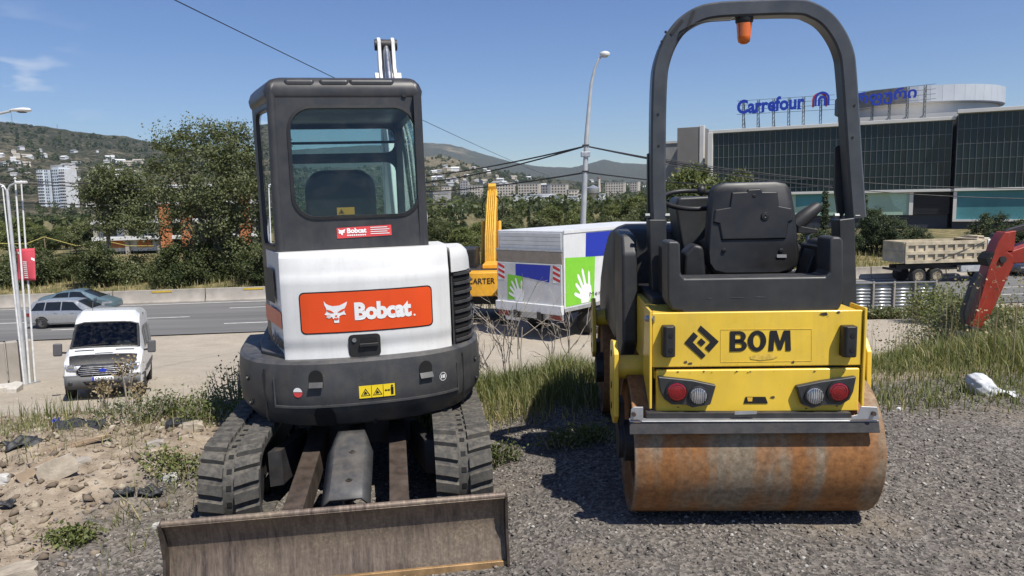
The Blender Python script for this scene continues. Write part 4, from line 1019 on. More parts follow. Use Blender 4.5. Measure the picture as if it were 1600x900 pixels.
# square logo and lettering
def lg(pts): return [(900 + x * 0.4, 460 + y * 0.4) for x, y in pts]
logo = lg([(487, 121), (558, 184), (521, 225), (503, 209), (526, 185), (475, 138)]); logo2 = lg([(459, 147), (477, 163), (456, 187), (507, 238), (492, 252), (423, 189)]); logo3 = lg([(489, 171), (507, 187), (490, 203), (473, 187)])
for p in (logo, logo2, logo3): rflat(p, YB - 0.003, 'logo_mark', M['printblack'], up_p)
(tx0, tz0), (tx1, tz1) = rp(1140, 549, YB), rp(1236, 516, YB)
def lt(x, z): return (tx0 + x * (tx1 - tx0), YB - 0.003, tz0 + z * (tz1 - tz0))
def ring_strip(mb, o_, i_):
    for k in range(len(o_) - 1): mb.ngon([lt(*o_[k]), lt(*o_[k + 1]), lt(*i_[k + 1]), lt(*i_[k])])
q = MB()                                             # heavy capitals B, O, M drawn as outlines
q.ngon([lt(*p_) for p_ in ((0, 0), (0.088, 0), (0.088, 1), (0, 1))])
for z0, z1, xr_, ti in ((0.44, 1.0, 0.262, 0.165), (0.0, 0.56, 0.282, 0.165)):
    zc_, hz_b = (z0 + z1) / 2, (z1 - z0) / 2; o_ = [(0.08, z0), (0.15, z0)] + [(0.15 + (xr_ - 0.15) * math.cos(a), zc_ + hz_b * math.sin(a)) for a in [-PI / 2 + PI * k / 12 for k in range(13)]] + [(0.08, z1)]
    i_ = [(0.08, z0 + ti), (0.15, z0 + ti)] + [(0.15 + (xr_ - 0.15 - 0.078) * math.cos(a), zc_ + (hz_b - ti) * math.sin(a)) for a in [-PI / 2 + PI * k / 12 for k in range(13)]] + [(0.08, z1 - ti)]
    ring_strip(q, o_, i_)
ring_strip(q, [(0.445 + 0.152 * math.cos(2 * PI * k / 32), 0.5 + 0.515 * math.sin(2 * PI * k / 32)) for k in range(33)], [(0.445 + 0.062 * math.cos(2 * PI * k / 32), 0.5 + 0.32 * math.sin(2 * PI * k / 32)) for k in range(33)])
q.ngon([lt(*p_) for p_ in ((0.635, 0), (0.655, 1), (0.765, 1), (0.822, 0.46), (0.878, 1), (0.985, 1), (1.005, 0), (0.918, 0), (0.910, 0.60), (0.850, 0.05), (0.793, 0.05), (0.728, 0.60), (0.718, 0))])
q.build('brand_lettering', M['printblack'], up_p)
crn = random.Random(9)                               # small random chips along the panel edges
for _ in range(26):
    px = crn.uniform(1024, 1344); top_ = crn.random() < 0.5; py = crn.choice((494 + crn.uniform(0, 6), 569 + crn.uniform(0, 3))) if top_ else crn.choice((580 + crn.uniform(0, 3), 637 + crn.uniform(-4, 2)))
    s_ = crn.uniform(0.6, 2.2); yy = YB - 0.0025 if top_ else YB - 0.0085
    if 1075 < px < 1290 and py < 505: continue
    rflat([(px - s_, py), (px - s_ * 0.3, py - s_ * 0.6), (px + s_, py - s_ * 0.2), (px + s_ * 0.4, py + s_ * 0.5)], yy, 'paint_chip', M['ruststeel'], up_p if top_ else lo_p)
ghost = surf('glue_residue', (0.66, 0.44, 0.06), 0.7, var=0.25, vscale=60)
rflat([(1172, 556), (1185, 553), (1205, 553), (1216, 557), (1208, 561), (1188, 563), (1173, 561)], YB - 0.0025, 'glue_residue', ghost, up_p)
for (x, y), (x2, y2) in (((1126, 515), (1268, 514)), ((1126, 515), (1126, 566)), ((1268, 514), (1268, 564)), ((1126, 566), (1268, 564))):
    (ax, az), (bx_, bz) = rp(x, y, YB), rp(x2, y2, YB); q = MB(); q.bar((ax, YB - 0.0008, az), (bx_, YB - 0.0008, bz), 0.0016, 0.0012); q.build('sticker_outline', ghost, up_p)
# rubber buffers
for px0, px1 in ((1033, 1053), (1310, 1334)):
    b = MB(); (x0, z0), (x1, z1) = rp(px0, 555, YB), rp(px1, 507, YB); b.prism([(x0, YB), (x0, YB - 0.045), (x0 + 0.012, YB - 0.06), (x1 - 0.012, YB - 0.06), (x1, YB - 0.045), (x1, YB)], 'xy', z0, z1); bu = b.build('rubber_buffer', M['black'], up_p, bevel=0.006)
    for f in (0.25, 0.72):
        q = MB(); q.cyl(((x0 + x1) / 2 + 0.006, YB - 0.0595, z0 + (z1 - z0) * f), ((x0 + x1) / 2 + 0.006, YB - 0.0625, z0 + (z1 - z0) * f), 0.011, n=12); q.build('buffer_bolt_hole', M['blackdeep'], bu)
# tail lights
def lp(pts): return [(900 + x * 0.4, 460 + y * 0.4) for x, y in pts]
YL = YB - 0.008
for side in (0, 1):
    hs = lp([(320, 322), (455, 336), (548, 356), (526, 432), (455, 444), (430, 432), (375, 432), (345, 410), (330, 380)]) if side == 0 else lp([(1097, 321), (960, 340), (862, 360), (884, 432), (925, 446), (965, 434), (1035, 434), (1070, 412), (1085, 380)])
    hz_ = rplate(hs, YL - 0.032, 0.034, 'tail_light_housing', M['fendergrey'], lo_p, bevel=0.006)
    for nm, cx, cy_, r_, mt in (('red_lamp', 393 if side == 0 else 1024, 379, 37, 'redlens'), ('clear_lamp', 477 if side == 0 else 931, 394, 32, 'clearlens')):
        (x, z) = rp(900 + cx * 0.4, 460 + cy_ * 0.4, YL - 0.032); rr = r_ * 0.4 / 332 * 1.03
        q = MB(); q.lathe([(rr * 1.16, -0.002), (rr * 1.16, -0.010), (rr * 1.0, -0.012), (rr * 1.0, -0.004)], (x, YL - 0.032, z), 'y', 28); rim_ = q.build('lamp_rim', M['printblack' if nm == 'red_lamp' else 'black'], hz_, smooth=40)
        q = MB(); q.lathe([(rr * 0.98, -0.003), (rr * 0.97, -0.010), (rr * 0.7, -0.015), (rr * 0.3, -0.0175), (0.001, -0.018)], (x, YL - 0.032, z), 'y', 28); lens_ = q.build(nm, M[mt], hz_, smooth=60)
        if nm == 'red_lamp':
            for f_ in (0.35, 0.58, 0.80):
                q = MB(); q.lathe([(rr * f_, -0.012), (rr * f_, -0.0185 + 0.003 * f_), (rr * (f_ - 0.07), -0.0185 + 0.003 * f_), (rr * (f_ - 0.07), -0.012)], (x, YL - 0.032, z), 'y', 28); q.build('lens_ring', M['redlens'], lens_, smooth=40)
        else:
            for k_ in range(-3, 4):
                xx = x + rr * 0.25 * k_; hh_ = math.sqrt(max(0.01, 0.9 - (0.25 * k_) ** 2)) * rr; q = MB(); q.bar((xx, YL - 0.032 - 0.0165, z - hh_), (xx, YL - 0.032 - 0.0165, z + hh_), 0.004, 0.004); q.build('lens_rib', M['chrome'], lens_)
rflat(lp([(662, 400), (740, 400), (750, 426), (655, 426)]), YL - 0.001, 'latch_opening', M['blackdeep'], lo_p)
rflat(lp([(668, 402), (690, 402), (688, 418), (672, 418)]), YL - 0.003, 'latch_tongue', M['yellowold'], lo_p)
# scraper: dark bar, galvanised strip and end brackets
YS = -0.375
b = MB(); (x0, z0), (x1, z1) = rp(984, 679, YS), rp(1376, 661, YS); b.prism([(YS, z0), (YS + 0.012, z0 - 0.004), (YS + 0.03, z1), (YS + 0.018, z1 + 0.006)], 'yz', x0, x1); sc = b.build('drum_scraper', M['framedark'], rol, bevel=0.002)
rplate([(984, 660), (1372, 659), (1373, 657), (986, 658)], YS + 0.012, 0.05, 'scraper_bar', M['galv'], rol, bevel=0.002)
rplate([(1010, 655), (1330, 655), (1330, 645), (1010, 645)], YS + 0.05, 0.05, 'scraper_carrier', M['framedark'], rol, bevel=0.002)
for pts, bolt in (([(985, 656), (1005, 656), (1005, 636), (990, 636), (986, 640)], (990, 647)), ([(1331, 656), (1374, 655), (1371, 636), (1346, 635), (1340, 648), (1331, 650)], (1365, 646))):
    o = rplate(pts, YS + 0.006, 0.006, 'scraper_bracket', M['galv'], sc, bevel=0.002); x, z = rp(*bolt, YS); q = MB(); q.cyl((x, YS + 0.004, z), (x, YS - 0.010, z), 0.011, n=6); q.build('bracket_bolt', M['ruststeel'], o)
rplate([(1148, 648), (1182, 647), (1183, 643), (1172, 642), (1148, 643)], YS + 0.03, 0.004, 'tow_tab', M['galv'], rol)
# drum yokes: yellow side plates with cross tubes (rear and front, both sides)
for yc, tag_ in ((0.06, 'rear'), (1.66, 'front')):
    for sx in (-1, 1):
        x = sx * 0.628
        b = MB(); b.prism([(yc - 0.12, 0.50), (yc - 0.04, 0.44), (yc + 0.09, 0.45), (yc + 0.13, 0.54), (yc + 0.12, 0.74), (yc + 0.08, 0.86), (yc - 0.05, 0.88), (yc - 0.11, 0.82)], 'yz', x - 0.013, x + 0.013); yk = b.build('drum_yoke', M['yellow'], rol, bevel=0.006)
        for zz in (0.52, 0.63, 0.80):
            q = MB(); q.cyl((x + sx * 0.012, yc + 0.02, zz), (x + sx * 0.016, yc + 0.02, zz), 0.018, n=12); q.build('yoke_hole', M['blackdeep'], yk)
        b = MB(); b.cyl((x, yc, 0.73), (sx * 0.40, yc, 0.73), 0.062, n=20); b.build('cross_tube', M['yellow'], yk, smooth=40)
        b = MB(); b.cyl((x - sx * 0.10, yc - 0.02, 0.35), (x - sx * 0.012, yc - 0.02, 0.35), 0.10, n=18); b.bar((x - sx * 0.03, yc, 0.38), (x - sx * 0.03, yc, 0.56), 0.03, 0.14, (0, 1, 0)); b.build('drum_motor', M['framedark'], yk, smooth=40)
b = MB(); b.box((0, 0.86, 0.72), (0.44, 0.60, 0.34)); b.build('articulation_joint', M['yellowold'], rol, bevel=0.015)
b = MB(); b.box((0, 1.66, 0.80), (0.98, 0.95, 0.20)); b.build('front_frame', M['yellow'], rol, bevel=0.012)
# front hood: dark moulded, sloping down to the front
hp_ = [(0.80, 0.78), (0.84, 1.40), (0.95, 1.44), (1.30, 1.40), (1.75, 1.22), (2.10, 0.98), (2.22, 0.80), (2.20, 0.70), (0.95, 0.68)]
b = MB(); n_ = len(hp_); b.loft([[(x, cy_ + (p[0] - cy_) * k, 1.0 + (p[1] - 1.0) * k) for p in hp_] for x, k, cy_ in ((-0.545, 0.86, 1.5), (-0.53, 0.95, 1.5), (-0.47, 1.0, 1.5), (0.47, 1.0, 1.5), (0.53, 0.95, 1.5), (0.545, 0.86, 1.5))]); fh = b.build('front_hood', M['fendergrey'], rol, bevel=0.02, seg=3)
# side skirt on the left between the two halves (dark, tall)
b = MB(); b.prism([(0.34, 0.80), (0.36, 1.30), (0.44, 1.40), (0.74, 1.42), (0.80, 1.10), (0.72, 0.74), (0.50, 0.66)], 'yz', -0.555, -0.47); b.build('side_cover', M['fendergrey'], rol, bevel=0.02, seg=3)
b = MB(); b.prism([(0.34, 0.80), (0.36, 1.15), (0.74, 1.15), (0.72, 0.74)], 'yz', 0.47, 0.54); b.build('side_cover', M['fendergrey'], rol, bevel=0.02, seg=3)
# operator platform: water tank moulding with raised horns
YF = -0.262
tank = [(1043, 377), (1060, 377), (1063, 382), (1064, 428), (1070, 435), (1290, 432), (1296, 426), (1297, 376), (1301, 370), (1314, 370), (1318, 376), (1318, 470), (1312, 484), (1300, 487), (1286, 494), (1277, 497), (1086, 499), (1075, 496), (1064, 487), (1050, 485), (1043, 470)]
b = MB(); pl = rpoly(tank, YF); b.prism(pl, 'xz', YF, YF + 0.17); tk = b.build('water_tank', M['fendergrey'], rol, bevel=0.018, seg=3)
for x, y, w in ((1108, 466, 8), (1150, 465, 26), (1186, 464, 20)): rflat([(x - w / 2, y), (x, y - 1.2), (x + w / 2, y - 0.6), (x + w / 2, y + 1), (x, y + 1)], YF - 0.0015, 'scrape_mark', M['ropsgrey'], tk)
b = MB(); b.box((0, 0.32, 1.075), (0.88, 0.62, 0.05)); b.build('platform', M['black'], rol, bevel=0.01)
for sx, px in ((-1, 1055), (1, 1300)):               # inner sides of the horns run forward
    x, _ = rp(px, 400, -0.1); b = MB(); b.box((x, 0.10, 1.22), (0.05, 0.36, 0.26)); b.build('fender_side', M['black'], rol, bevel=0.015)
# seat
YSE = 0.20
sh = rpoly([(1113, 297), (1120, 289), (1136, 285), (1215, 283), (1232, 286), (1240, 296), (1246, 340), (1249, 400), (1246, 415), (1236, 425), (1218, 429), (1130, 430), (1112, 426), (1104, 414), (1103, 396), (1108, 340)], YSE)
cx = sum(p[0] for p in sh) / len(sh); cz = sum(p[1] for p in sh) / len(sh)
b = MB(); b.loft([[(cx + (p[0] - cx) * k, y + 0.10 * (p[1] - cz), cz + (p[1] - cz) * k) for p in sh] for y, k in ((YSE, 0.93), (YSE + 0.012, 0.985), (YSE + 0.04, 1.0), (YSE + 0.10, 0.97), (YSE + 0.13, 0.90))]); se = b.build('operator_seat', M['seatblack'], rol, smooth=40)
def seatpt(px, py, d):
    x, z = rp(px, py, YSE); return (x, YSE + 0.10 * (z - cz) - d, z)
rib = [(1144, 300), (1168, 299), (1170, 295), (1190, 294), (1193, 299), (1217, 299), (1219, 322), (1240, 326), (1240, 345), (1233, 348), (1228, 374), (1126, 376), (1122, 350), (1113, 348), (1116, 328), (1140, 324)]
b = MB(); ci = [sum(seatpt(*p, 0)[k] for p in rib) / len(rib) for k in range(3)]
b.loft([[seatpt(*p, -0.002) for p in rib], [tuple(ci[k] + (seatpt(*p, 0.010)[k] - ci[k]) * (0.95 if k != 1 else 1) for k in range(3)) for p in rib]]); b.build('seat_back_panel', M['seatblack'], se, bevel=0.004)
for px, py, r_ in ((1195, 338, 0.022), (1179, 306, 0.011), (1130, 391, 0.012), (1219, 391, 0.012)):
    q = MB(); q.lathe([(r_, 0), (r_ * 0.9, -0.008), (r_ * 0.3, -0.010), (0.001, -0.006)], seatpt(px, py, 0.004 if r_ < 0.015 else 0.010), 'y', 16); q.build('seat_plug', M['seatblack'], se, smooth=40)
q = MB(); q.ngon([seatpt(x, y, 0.008) for x, y in ((1212, 397), (1227, 397), (1227, 402), (1212, 402))]); q.build('seat_tag', surf('grey_tag', (0.25, 0.25, 0.25), 0.5), se)
b = MB(); b.box((cx, YSE + 0.30, 1.17), (0.46, 0.44, 0.13)); b.build('seat_cushion', M['seatblack'], se, bevel=0.04, seg=3)
for px in (1106, 1246):
    x, z = rp(px, 395, YSE + 0.1); b = MB(); b.tube([(x, YSE + 0.05, z - 0.12), (x, YSE + 0.06, z + 0.02), (x, YSE + 0.20, z + 0.05), (x, YSE + 0.30, z + 0.04)], 0.018, 8); b.build('seat_arm', M['black'], se, smooth=50)
# console with steering column on the left, lever on the right
b = MB(); cpl = rpoly([(1053, 322), (1058, 308), (1108, 306), (1120, 312), (1120, 400), (1075, 420), (1062, 380)], 0.55); b.prism(cpl, 'xz', 0.50, 0.78); co = b.build('control_console', M['fendergrey'], rol, bevel=0.018, seg=3)
b = MB(); c0 = Vector((rp(1085, 312, 0.45)[0], 0.46, rp(1085, 312, 0.45)[1])); b.tube([c0 + Vector((0.17 * math.cos(2 * PI * k / 24), 0.15 * math.sin(2 * PI * k / 24) + 0.06, 0.05 * math.sin(2 * PI * k / 24))) for k in range(25)], 0.014, 8); b.build('steering_wheel', M['black'], co, smooth=50)
x, z = rp(1096, 298, 0.36); b = MB(); b.lathe([(0.001, -0.03), (0.020, -0.02), (0.024, 0.0), (0.020, 0.02), (0.001, 0.03)], (x, 0.36, z), 'z', 14); b.build('steering_knob', M['black'], co, smooth=60)
p0, p1, p2 = rp(1242, 352, 0.34), rp(1256, 340, 0.34), rp(1281, 320, 0.34)
b = MB(); b.tube([(p0[0], 0.34, p0[1]), (p1[0], 0.34, p1[1]), (p2[0] - 0.015, 0.34, p2[1] - 0.012), (p2[0], 0.34, p2[1])], [0.045, 0.042, 0.032, 0.018], 12); lv = b.build('drive_lever', M['black'], rol, smooth=50)
b = MB(); x, z = rp(1262, 368, 0.34); x2, z2 = rp(1262, 435, 0.34); b.tube([(x + 0.03, 0.34, z + 0.018), (x, 0.34, z), (x2, 0.34, z2)], 0.010, 8); b.build('lever_post', M['polegrey'], lv, smooth=50)
b = MB(); x, z = rp(1255, 358, 0.34); b.prism(rpoly([(1243, 352), (1275, 358), (1272, 364), (1243, 364)], 0.34), 'xz', 0.30, 0.40); b.build('lever_plate', M['black'], lv, bevel=0.004)
b = MB(); b.prism(rpoly([(1252, 432), (1262, 405), (1275, 375), (1290, 372), (1297, 432)], 0.10), 'xz', 0.06, 0.22); b.build('fender_inner', M['black'], rol, bevel=0.01)
b = MB(); b.prism(rpoly([(1064, 432), (1066, 396), (1082, 380), (1096, 384), (1100, 432)], 0.16), 'xz', 0.10, 0.26); b.build('fender_inner', M['black'], rol, bevel=0.02)
# roll-over bar: lower posts, hinge, hoop
YRO = 0.36
for pts in ([(1014, 343), (1041, 343), (1045, 490), (1020, 490)], [(1311, 343), (1336, 340), (1340, 488), (1316, 488)]):
    rplate(pts, YRO - 0.06, 0.12, 'roll_bar_post', M['fendergrey'], rol, bevel=0.008)
path = [(1029, 352), (1027, 300), (1027, 200), (1029, 128), (1034, 96), (1046, 66), (1064, 42), (1088, 26), (1114, 19), (1160, 16), (1240, 14), (1266, 20), (1288, 34), (1306, 58), (1317, 84), (1321, 110), (1326, 180), (1331, 260), (1337, 340)]
pp = [Vector((*[rp(x, y, YRO)[0]], YRO, rp(x, y, YRO)[1])) for x, y in path]
# smooth the hoop with a Catmull-Rom pass
fine = []
for i in range(len(pp) - 1):
    a, b_, c_, d_ = pp[max(i - 1, 0)], pp[i], pp[i + 1], pp[min(i + 2, len(pp) - 1)]
    for k in range(4):
        t = k / 4; fine.append(0.5 * ((2 * b_) + (c_ - a) * t + (2 * a - 5 * b_ + 4 * c_ - d_) * t * t + (3 * b_ - a - 3 * c_ + d_) * t ** 3))
fine.append(pp[-1])
b = MB(); w, d_, ch = 0.040, 0.052, 0.010
b.sweep(fine, [(-w + ch, -d_), (w - ch, -d_), (w, -d_ + ch), (w, d_ - ch), (w - ch, d_), (-w + ch, d_), (-w, d_ - ch), (-w, -d_ + ch)], (0, 1, 0)); hoop = b.build('roll_bar_hoop', M['ropsgrey'], rol, smooth=30)
for px in ((1012, 1043), (1308, 1340)):
    for p_ in px:
        x, z = rp(p_, 337, YRO - 0.05); q = MB(); q.cyl((x - 0.012, YRO - 0.04, z), (x + 0.012, YRO - 0.04, z), 0.014, n=6); q.build('hinge_bolt', M['mullion'], hoop)
rplate([(1305, 230), (1312, 226), (1322, 330), (1311, 345), (1305, 300)], YRO + 0.07, 0.02, 'hoop_gusset', M['fendergrey'], hoop)
rplate([(1012, 240), (1018, 238), (1018, 345), (1012, 345)], YRO + 0.03, 0.04, 'hoop_gusset', M['fendergrey'], hoop)
for px, py in ((1040, 50), (1034, 65), (1028, 179), (1029, 228), (1335, 165), (1332, 215)):
    x, z = rp(px, py, YRO - d_); q = MB(); q.cyl((x, YRO - d_ + 0.002, z), (x, YRO - d_ - 0.002, z), 0.007, n=8); q.build('hoop_hole', M['blackdeep'], hoop)
# beacon
xb, zb2 = rp(1163, 27, YRO); _, zb3 = rp(1163, 68, YRO)
b = MB(); b.lathe([(0.030, 0.0), (0.046, -0.012), (0.046, -0.035), (0.040, -0.045)], (xb, YRO, zb2 + 0.012), 'z', 20); bc_ = b.build('beacon_base', M['black'], hoop, smooth=40)
h_ = zb2 - zb3
b = MB(); prof = [(0.042, 0.0)] + [(0.042 - 0.0016 * (k % 2) - 0.0006 * k, -0.01 - (h_ - 0.05) * k / 11) for k in range(12)] + [(0.030, -h_ + 0.02), (0.016, -h_ + 0.010), (0.002, -h_ + 0.008)]
b.lathe(prof, (xb, YRO, zb2 - 0.012), 'z', 24); b.build('beacon_lens', M['orange'], bc_, smooth=50)
b = MB(); b.tube([(xb - 0.03, YRO - 0.03, zb2 + 0.01)] + [(rp(x, y, YRO - 0.05)[0], YRO - 0.055, rp(x, y, YRO - 0.05)[1]) for x, y in ((1140, 32), (1100, 34), (1078, 40), (1062, 50), (1058, 62), (1066, 52))], 0.0035, 6); b.build('beacon_cable', M['wire'], bc_, smooth=60)
for px, py in ((1052, 34), (1074, 22)):
    x, z = rp(px, py, YRO - d_); b = MB(); b.box((x + 0.018, YRO, z - 0.028), (0.016, 0.112, 0.092), ry=R(40 if px < 1060 else 20)); b.build('cable_tie', M['wire'], hoop)
# ------------------------------------------------------------------ road vehicles
def wheel(root, x, y, z, r, w, side, rimr=0.62, spokes=10, rimmat='rim'):
    b = MB(); b.lathe([(r * 0.60, -w / 2), (r * 0.90, -w / 2), (r * 0.985, -w / 2 * 0.8), (r, -w / 2 * 0.55), (r, w / 2 * 0.55), (r * 0.985, w / 2 * 0.8), (r * 0.90, w / 2), (r * 0.60, w / 2)], (0, 0, 0), 'y', 32); t = b.build('wheel', M['tyre'], root, smooth=40); t.location = (x, y, z)
    b = MB(); s_ = side; b.lathe([(r * rimr, s_ * w * 0.50), (r * rimr * 0.93, s_ * w * 0.36), (r * 0.15, s_ * w * 0.40), (r * 0.12, s_ * w * 0.50), (0.001, s_ * w * 0.5)], (0, 0, 0), 'y', 24)
    rm = b.build('rim', M[rimmat], t, smooth=35)
    for k in range(spokes):
        a = 2 * PI * (k + 0.5) / spokes; b = MB(); rr = r * rimr * 0.62; c_ = (rr * math.cos(a), s_ * w * 0.405, rr * math.sin(a)); b.cyl(c_, (c_[0], s_ * w * 0.375 if False else s_ * (w * 0.405 + 0.004), c_[2]), r * 0.095, n=8); b.build('rim_hole', M['blackdeep'], t)
    return t

class Car:
    """body lofted through stations (x, zbottom, zbelt, ztop, half width, half roof width)"""
    def __init__(s, st, tuck=0.10):
        s.st = st; s.xs = [q[0] for q in st]
    def at(s, x): return [float(np.interp(x, s.xs, [q[k] for q in s.st])) for k in range(1, 6)]
    def ring(s, x):
        zb, zm, zt, w, wr = s.at(x)
        half = [(w * 0.90, zb), (w * 0.985, zb + 0.10), (w, zb + 0.5 * (zm - zb)), (w * 0.975, zm), (wr, zt - 0.10 * (zt - zm) - 0.02), (wr * 0.86, zt - 0.012), (wr * 0.45, zt)]
        return [(x, -y, z) for y, z in half] + [(x, y, z) for y, z in half[::-1]]
    def side(s, x, f, sgn, d=0.008):
        """point on the glasshouse flank; f 0 belt .. 1 roof rail"""
        zb, zm, zt, w, wr = s.at(x); z2 = zt - 0.10 * (zt - zm) - 0.02
        return (x, sgn * (w * 0.975 + (wr - w * 0.975) * f + d), zm + (z2 - zm) * f)
    def flank(s, x, z, sgn, d=0.006):
        zb, zm, zt, w, wr = s.at(x); y = float(np.interp(z, [zb, zb + 0.10, zb + 0.5 * (zm - zb), zm], [w * 0.90, w * 0.985, w, w * 0.975])); return (x, sgn * (y + d), z)
    def top(s, x, f, d=0.008):
        """point across the bonnet, windscreen or roof; f -1..1"""
        zb, zm, zt, w, wr = s.at(x); z = float(np.interp(abs(f) * wr, [0, wr * 0.45, wr * 0.86, wr], [zt, zt, zt - 0.012, zt - 0.10 * (zt - zm) - 0.02])); return (x + d * 0.6, f * wr, z + d)

def make_car(label, paint, loc, rz, st, L, wheels, side_w, windscreen, backlight, wr_, lights, cat='car'):
    root = thing('parked_car' if cat == 'parked' else 'passenger_car', label, 'car', loc, rz)
    c = Car(st); xs = sorted(set(list(np.linspace(st[0][0], st[-1][0], 40)) + [q[0] for q in st]))
    b = MB(); b.loft([c.ring(x) for x in xs]); body = b.build('body', M[paint], root, smooth=32)
    for sgn in (-1, 1):
        for (x0, x1, x2, x3) in side_w:              # bottom-front, top-front, top-rear, bottom-rear
            n = 8; b = MB(); g = [[c.side(x3 + (x0 - x3) * k / n + ((x2 + (x1 - x2) * k / n) - (x3 + (x0 - x3) * k / n)) * f, 0.06 + 0.88 * f, sgn) for f in (0, 0.33, 0.66, 1)] for k in range(n + 1)]; b.surf(g); b.build('side_window', M['carglass'], root, smooth=40)
        for xw in wheels:
            # dark wheel arch then the wheel
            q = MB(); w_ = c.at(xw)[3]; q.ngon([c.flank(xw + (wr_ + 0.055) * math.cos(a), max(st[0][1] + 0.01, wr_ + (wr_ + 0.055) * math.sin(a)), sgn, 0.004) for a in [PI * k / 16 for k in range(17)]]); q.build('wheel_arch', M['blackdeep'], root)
            wheel(root, xw, sgn * (w_ - 0.085), wr_, wr_, 0.21, sgn)
        q = MB(); x_, f_ = windscreen[0] - 0.12, 0.05; p = Vector(c.side(x_, f_, sgn, 0.10)); q.box(p + Vector((0, 0, 0.07)), (0.14, 0.20, 0.14)); q.build('door_mirror', M[paint], root, bevel=0.03, seg=3)
        for xd in (windscreen[1] - 0.35, windscreen[1] - 1.25):
            q = MB(); zb, zm, zt, w_, _ = c.at(xd); q.bar(c.flank(xd, zb + 0.02, sgn, 0.002), c.flank(xd, zm - 0.01, sgn, 0.002), 0.012, 0.008); q.build('door_seam', M['blackdeep'], root)
            q = MB(); q.box(c.flank(xd + 0.16, zm - 0.10, sgn, 0.012), (0.18, 0.02, 0.03)); q.build('door_handle', M[paint], root)
        hl = lights; q = MB(); q.surf([[c.flank(hl[0] + (hl[1] - hl[0]) * k / 4, z, sgn, 0.010) for z in (hl[2], hl[3])] for k in range(5)]); q.build('headlight', M['clearlens'], root, smooth=40)
        q = MB(); q.surf([[c.flank(st[0][0] + 0.03 + 0.28 * k / 4, z, sgn, 0.010) for z in (hl[2] + 0.10, hl[3] + 0.16)] for k in range(5)]); q.build('tail_light', M['redlens'], root, smooth=40)
    for nm, (xa, xb) in (('windscreen', windscreen), ('rear_window', backlight)):
        b = MB(); g = [[c.top(xa + (xb - xa) * k / 8, f) for f in (-0.88, -0.6, -0.3, 0, 0.3, 0.6, 0.88)] for k in range(9)]; b.surf(g); b.build(nm, M['carglass'], root, smooth=40)
    return root, c

p = onz(68, 513, ROAD_Z)
make_car('silver estate car driving along the road behind the white minibus', 'silver', (p.x + 1.42, p.y + 0.75, ROAD_Z + 0.0), R(4),
    [(-2.28, 0.42, 0.80, 0.90, 0.78, 0.70), (-2.22, 0.32, 0.92, 1.10, 0.83, 0.66), (-1.95, 0.24, 0.98, 1.46, 0.86, 0.62), (-1.4, 0.22, 0.97, 1.54, 0.87, 0.62), (-0.2, 0.22, 0.95, 1.55, 0.87, 0.62), (0.35, 0.22, 0.94, 1.50, 0.87, 0.61), (1.20, 0.22, 0.92, 1.02, 0.87, 0.70), (1.9, 0.24, 0.82, 0.90, 0.85, 0.70), (2.2, 0.30, 0.66, 0.76, 0.78, 0.62), (2.30, 0.40, 0.58, 0.62, 0.68, 0.55)],
    4.58, (-1.42, 1.38), [(0.82, 0.22, -0.35, -0.35), (-0.41, -0.41, -1.18, -1.22), (-1.28, -1.24, -1.72, -1.95)], (1.16, 0.42), (-2.14, -1.98), 0.315, (1.85, 2.2, 0.58, 0.72))
p = onz(112, 478, ROAD_Z)
make_car('blue grey liftback saloon driving in the lane nearest the barrier', 'bluegrey', (-27.1, 46.1, ROAD_Z), R(6),
    [(-2.22, 0.40, 0.86, 0.98, 0.74, 0.64), (-2.12, 0.30, 0.98, 1.08, 0.82, 0.64), (-1.6, 0.22, 0.97, 1.20, 0.86, 0.60), (-0.9, 0.20, 0.95, 1.40, 0.87, 0.57), (-0.1, 0.20, 0.92, 1.49, 0.87, 0.58), (0.35, 0.20, 0.90, 1.44, 0.87, 0.58), (1.42, 0.20, 0.86, 0.98, 0.86, 0.68), (1.95, 0.22, 0.74, 0.82, 0.83, 0.66), (2.18, 0.28, 0.60, 0.66, 0.74, 0.56), (2.25, 0.36, 0.50, 0.54, 0.64, 0.50)],
    4.47, (-1.40, 1.30), [(1.0, 0.28, -0.35, -0.32), (-0.40, -0.40, -1.10, -1.45)], (1.38, 0.42), (-2.05, -1.0), 0.31, (1.6, 2.15, 0.60, 0.72))
p = onz(1590, 430, ROAD_Z)
make_car('dark saloon car on the road beyond the red excavator arm', 'darkcar', (p.x + 1.6, p.y, ROAD_Z), R(186),
    [(-2.28, 0.42, 0.80, 0.90, 0.78, 0.70), (-2.12, 0.30, 0.92, 1.04, 0.83, 0.64), (-1.5, 0.24, 0.95, 1.10, 0.86, 0.60), (-0.9, 0.22, 0.95, 1.40, 0.87, 0.58), (-0.1, 0.22, 0.92, 1.46, 0.87, 0.58), (0.35, 0.22, 0.90, 1.42, 0.87, 0.58), (1.30, 0.22, 0.88, 0.98, 0.86, 0.68), (1.95, 0.24, 0.78, 0.86, 0.83, 0.66), (2.25, 0.34, 0.60, 0.66, 0.70, 0.56)],
    4.5, (-1.40, 1.38), [(0.9, 0.28, -0.35, -0.32), (-0.40, -0.40, -1.0, -1.15)], (1.25, 0.42), (-1.6, -1.0), 0.315, (1.85, 2.15, 0.62, 0.74))

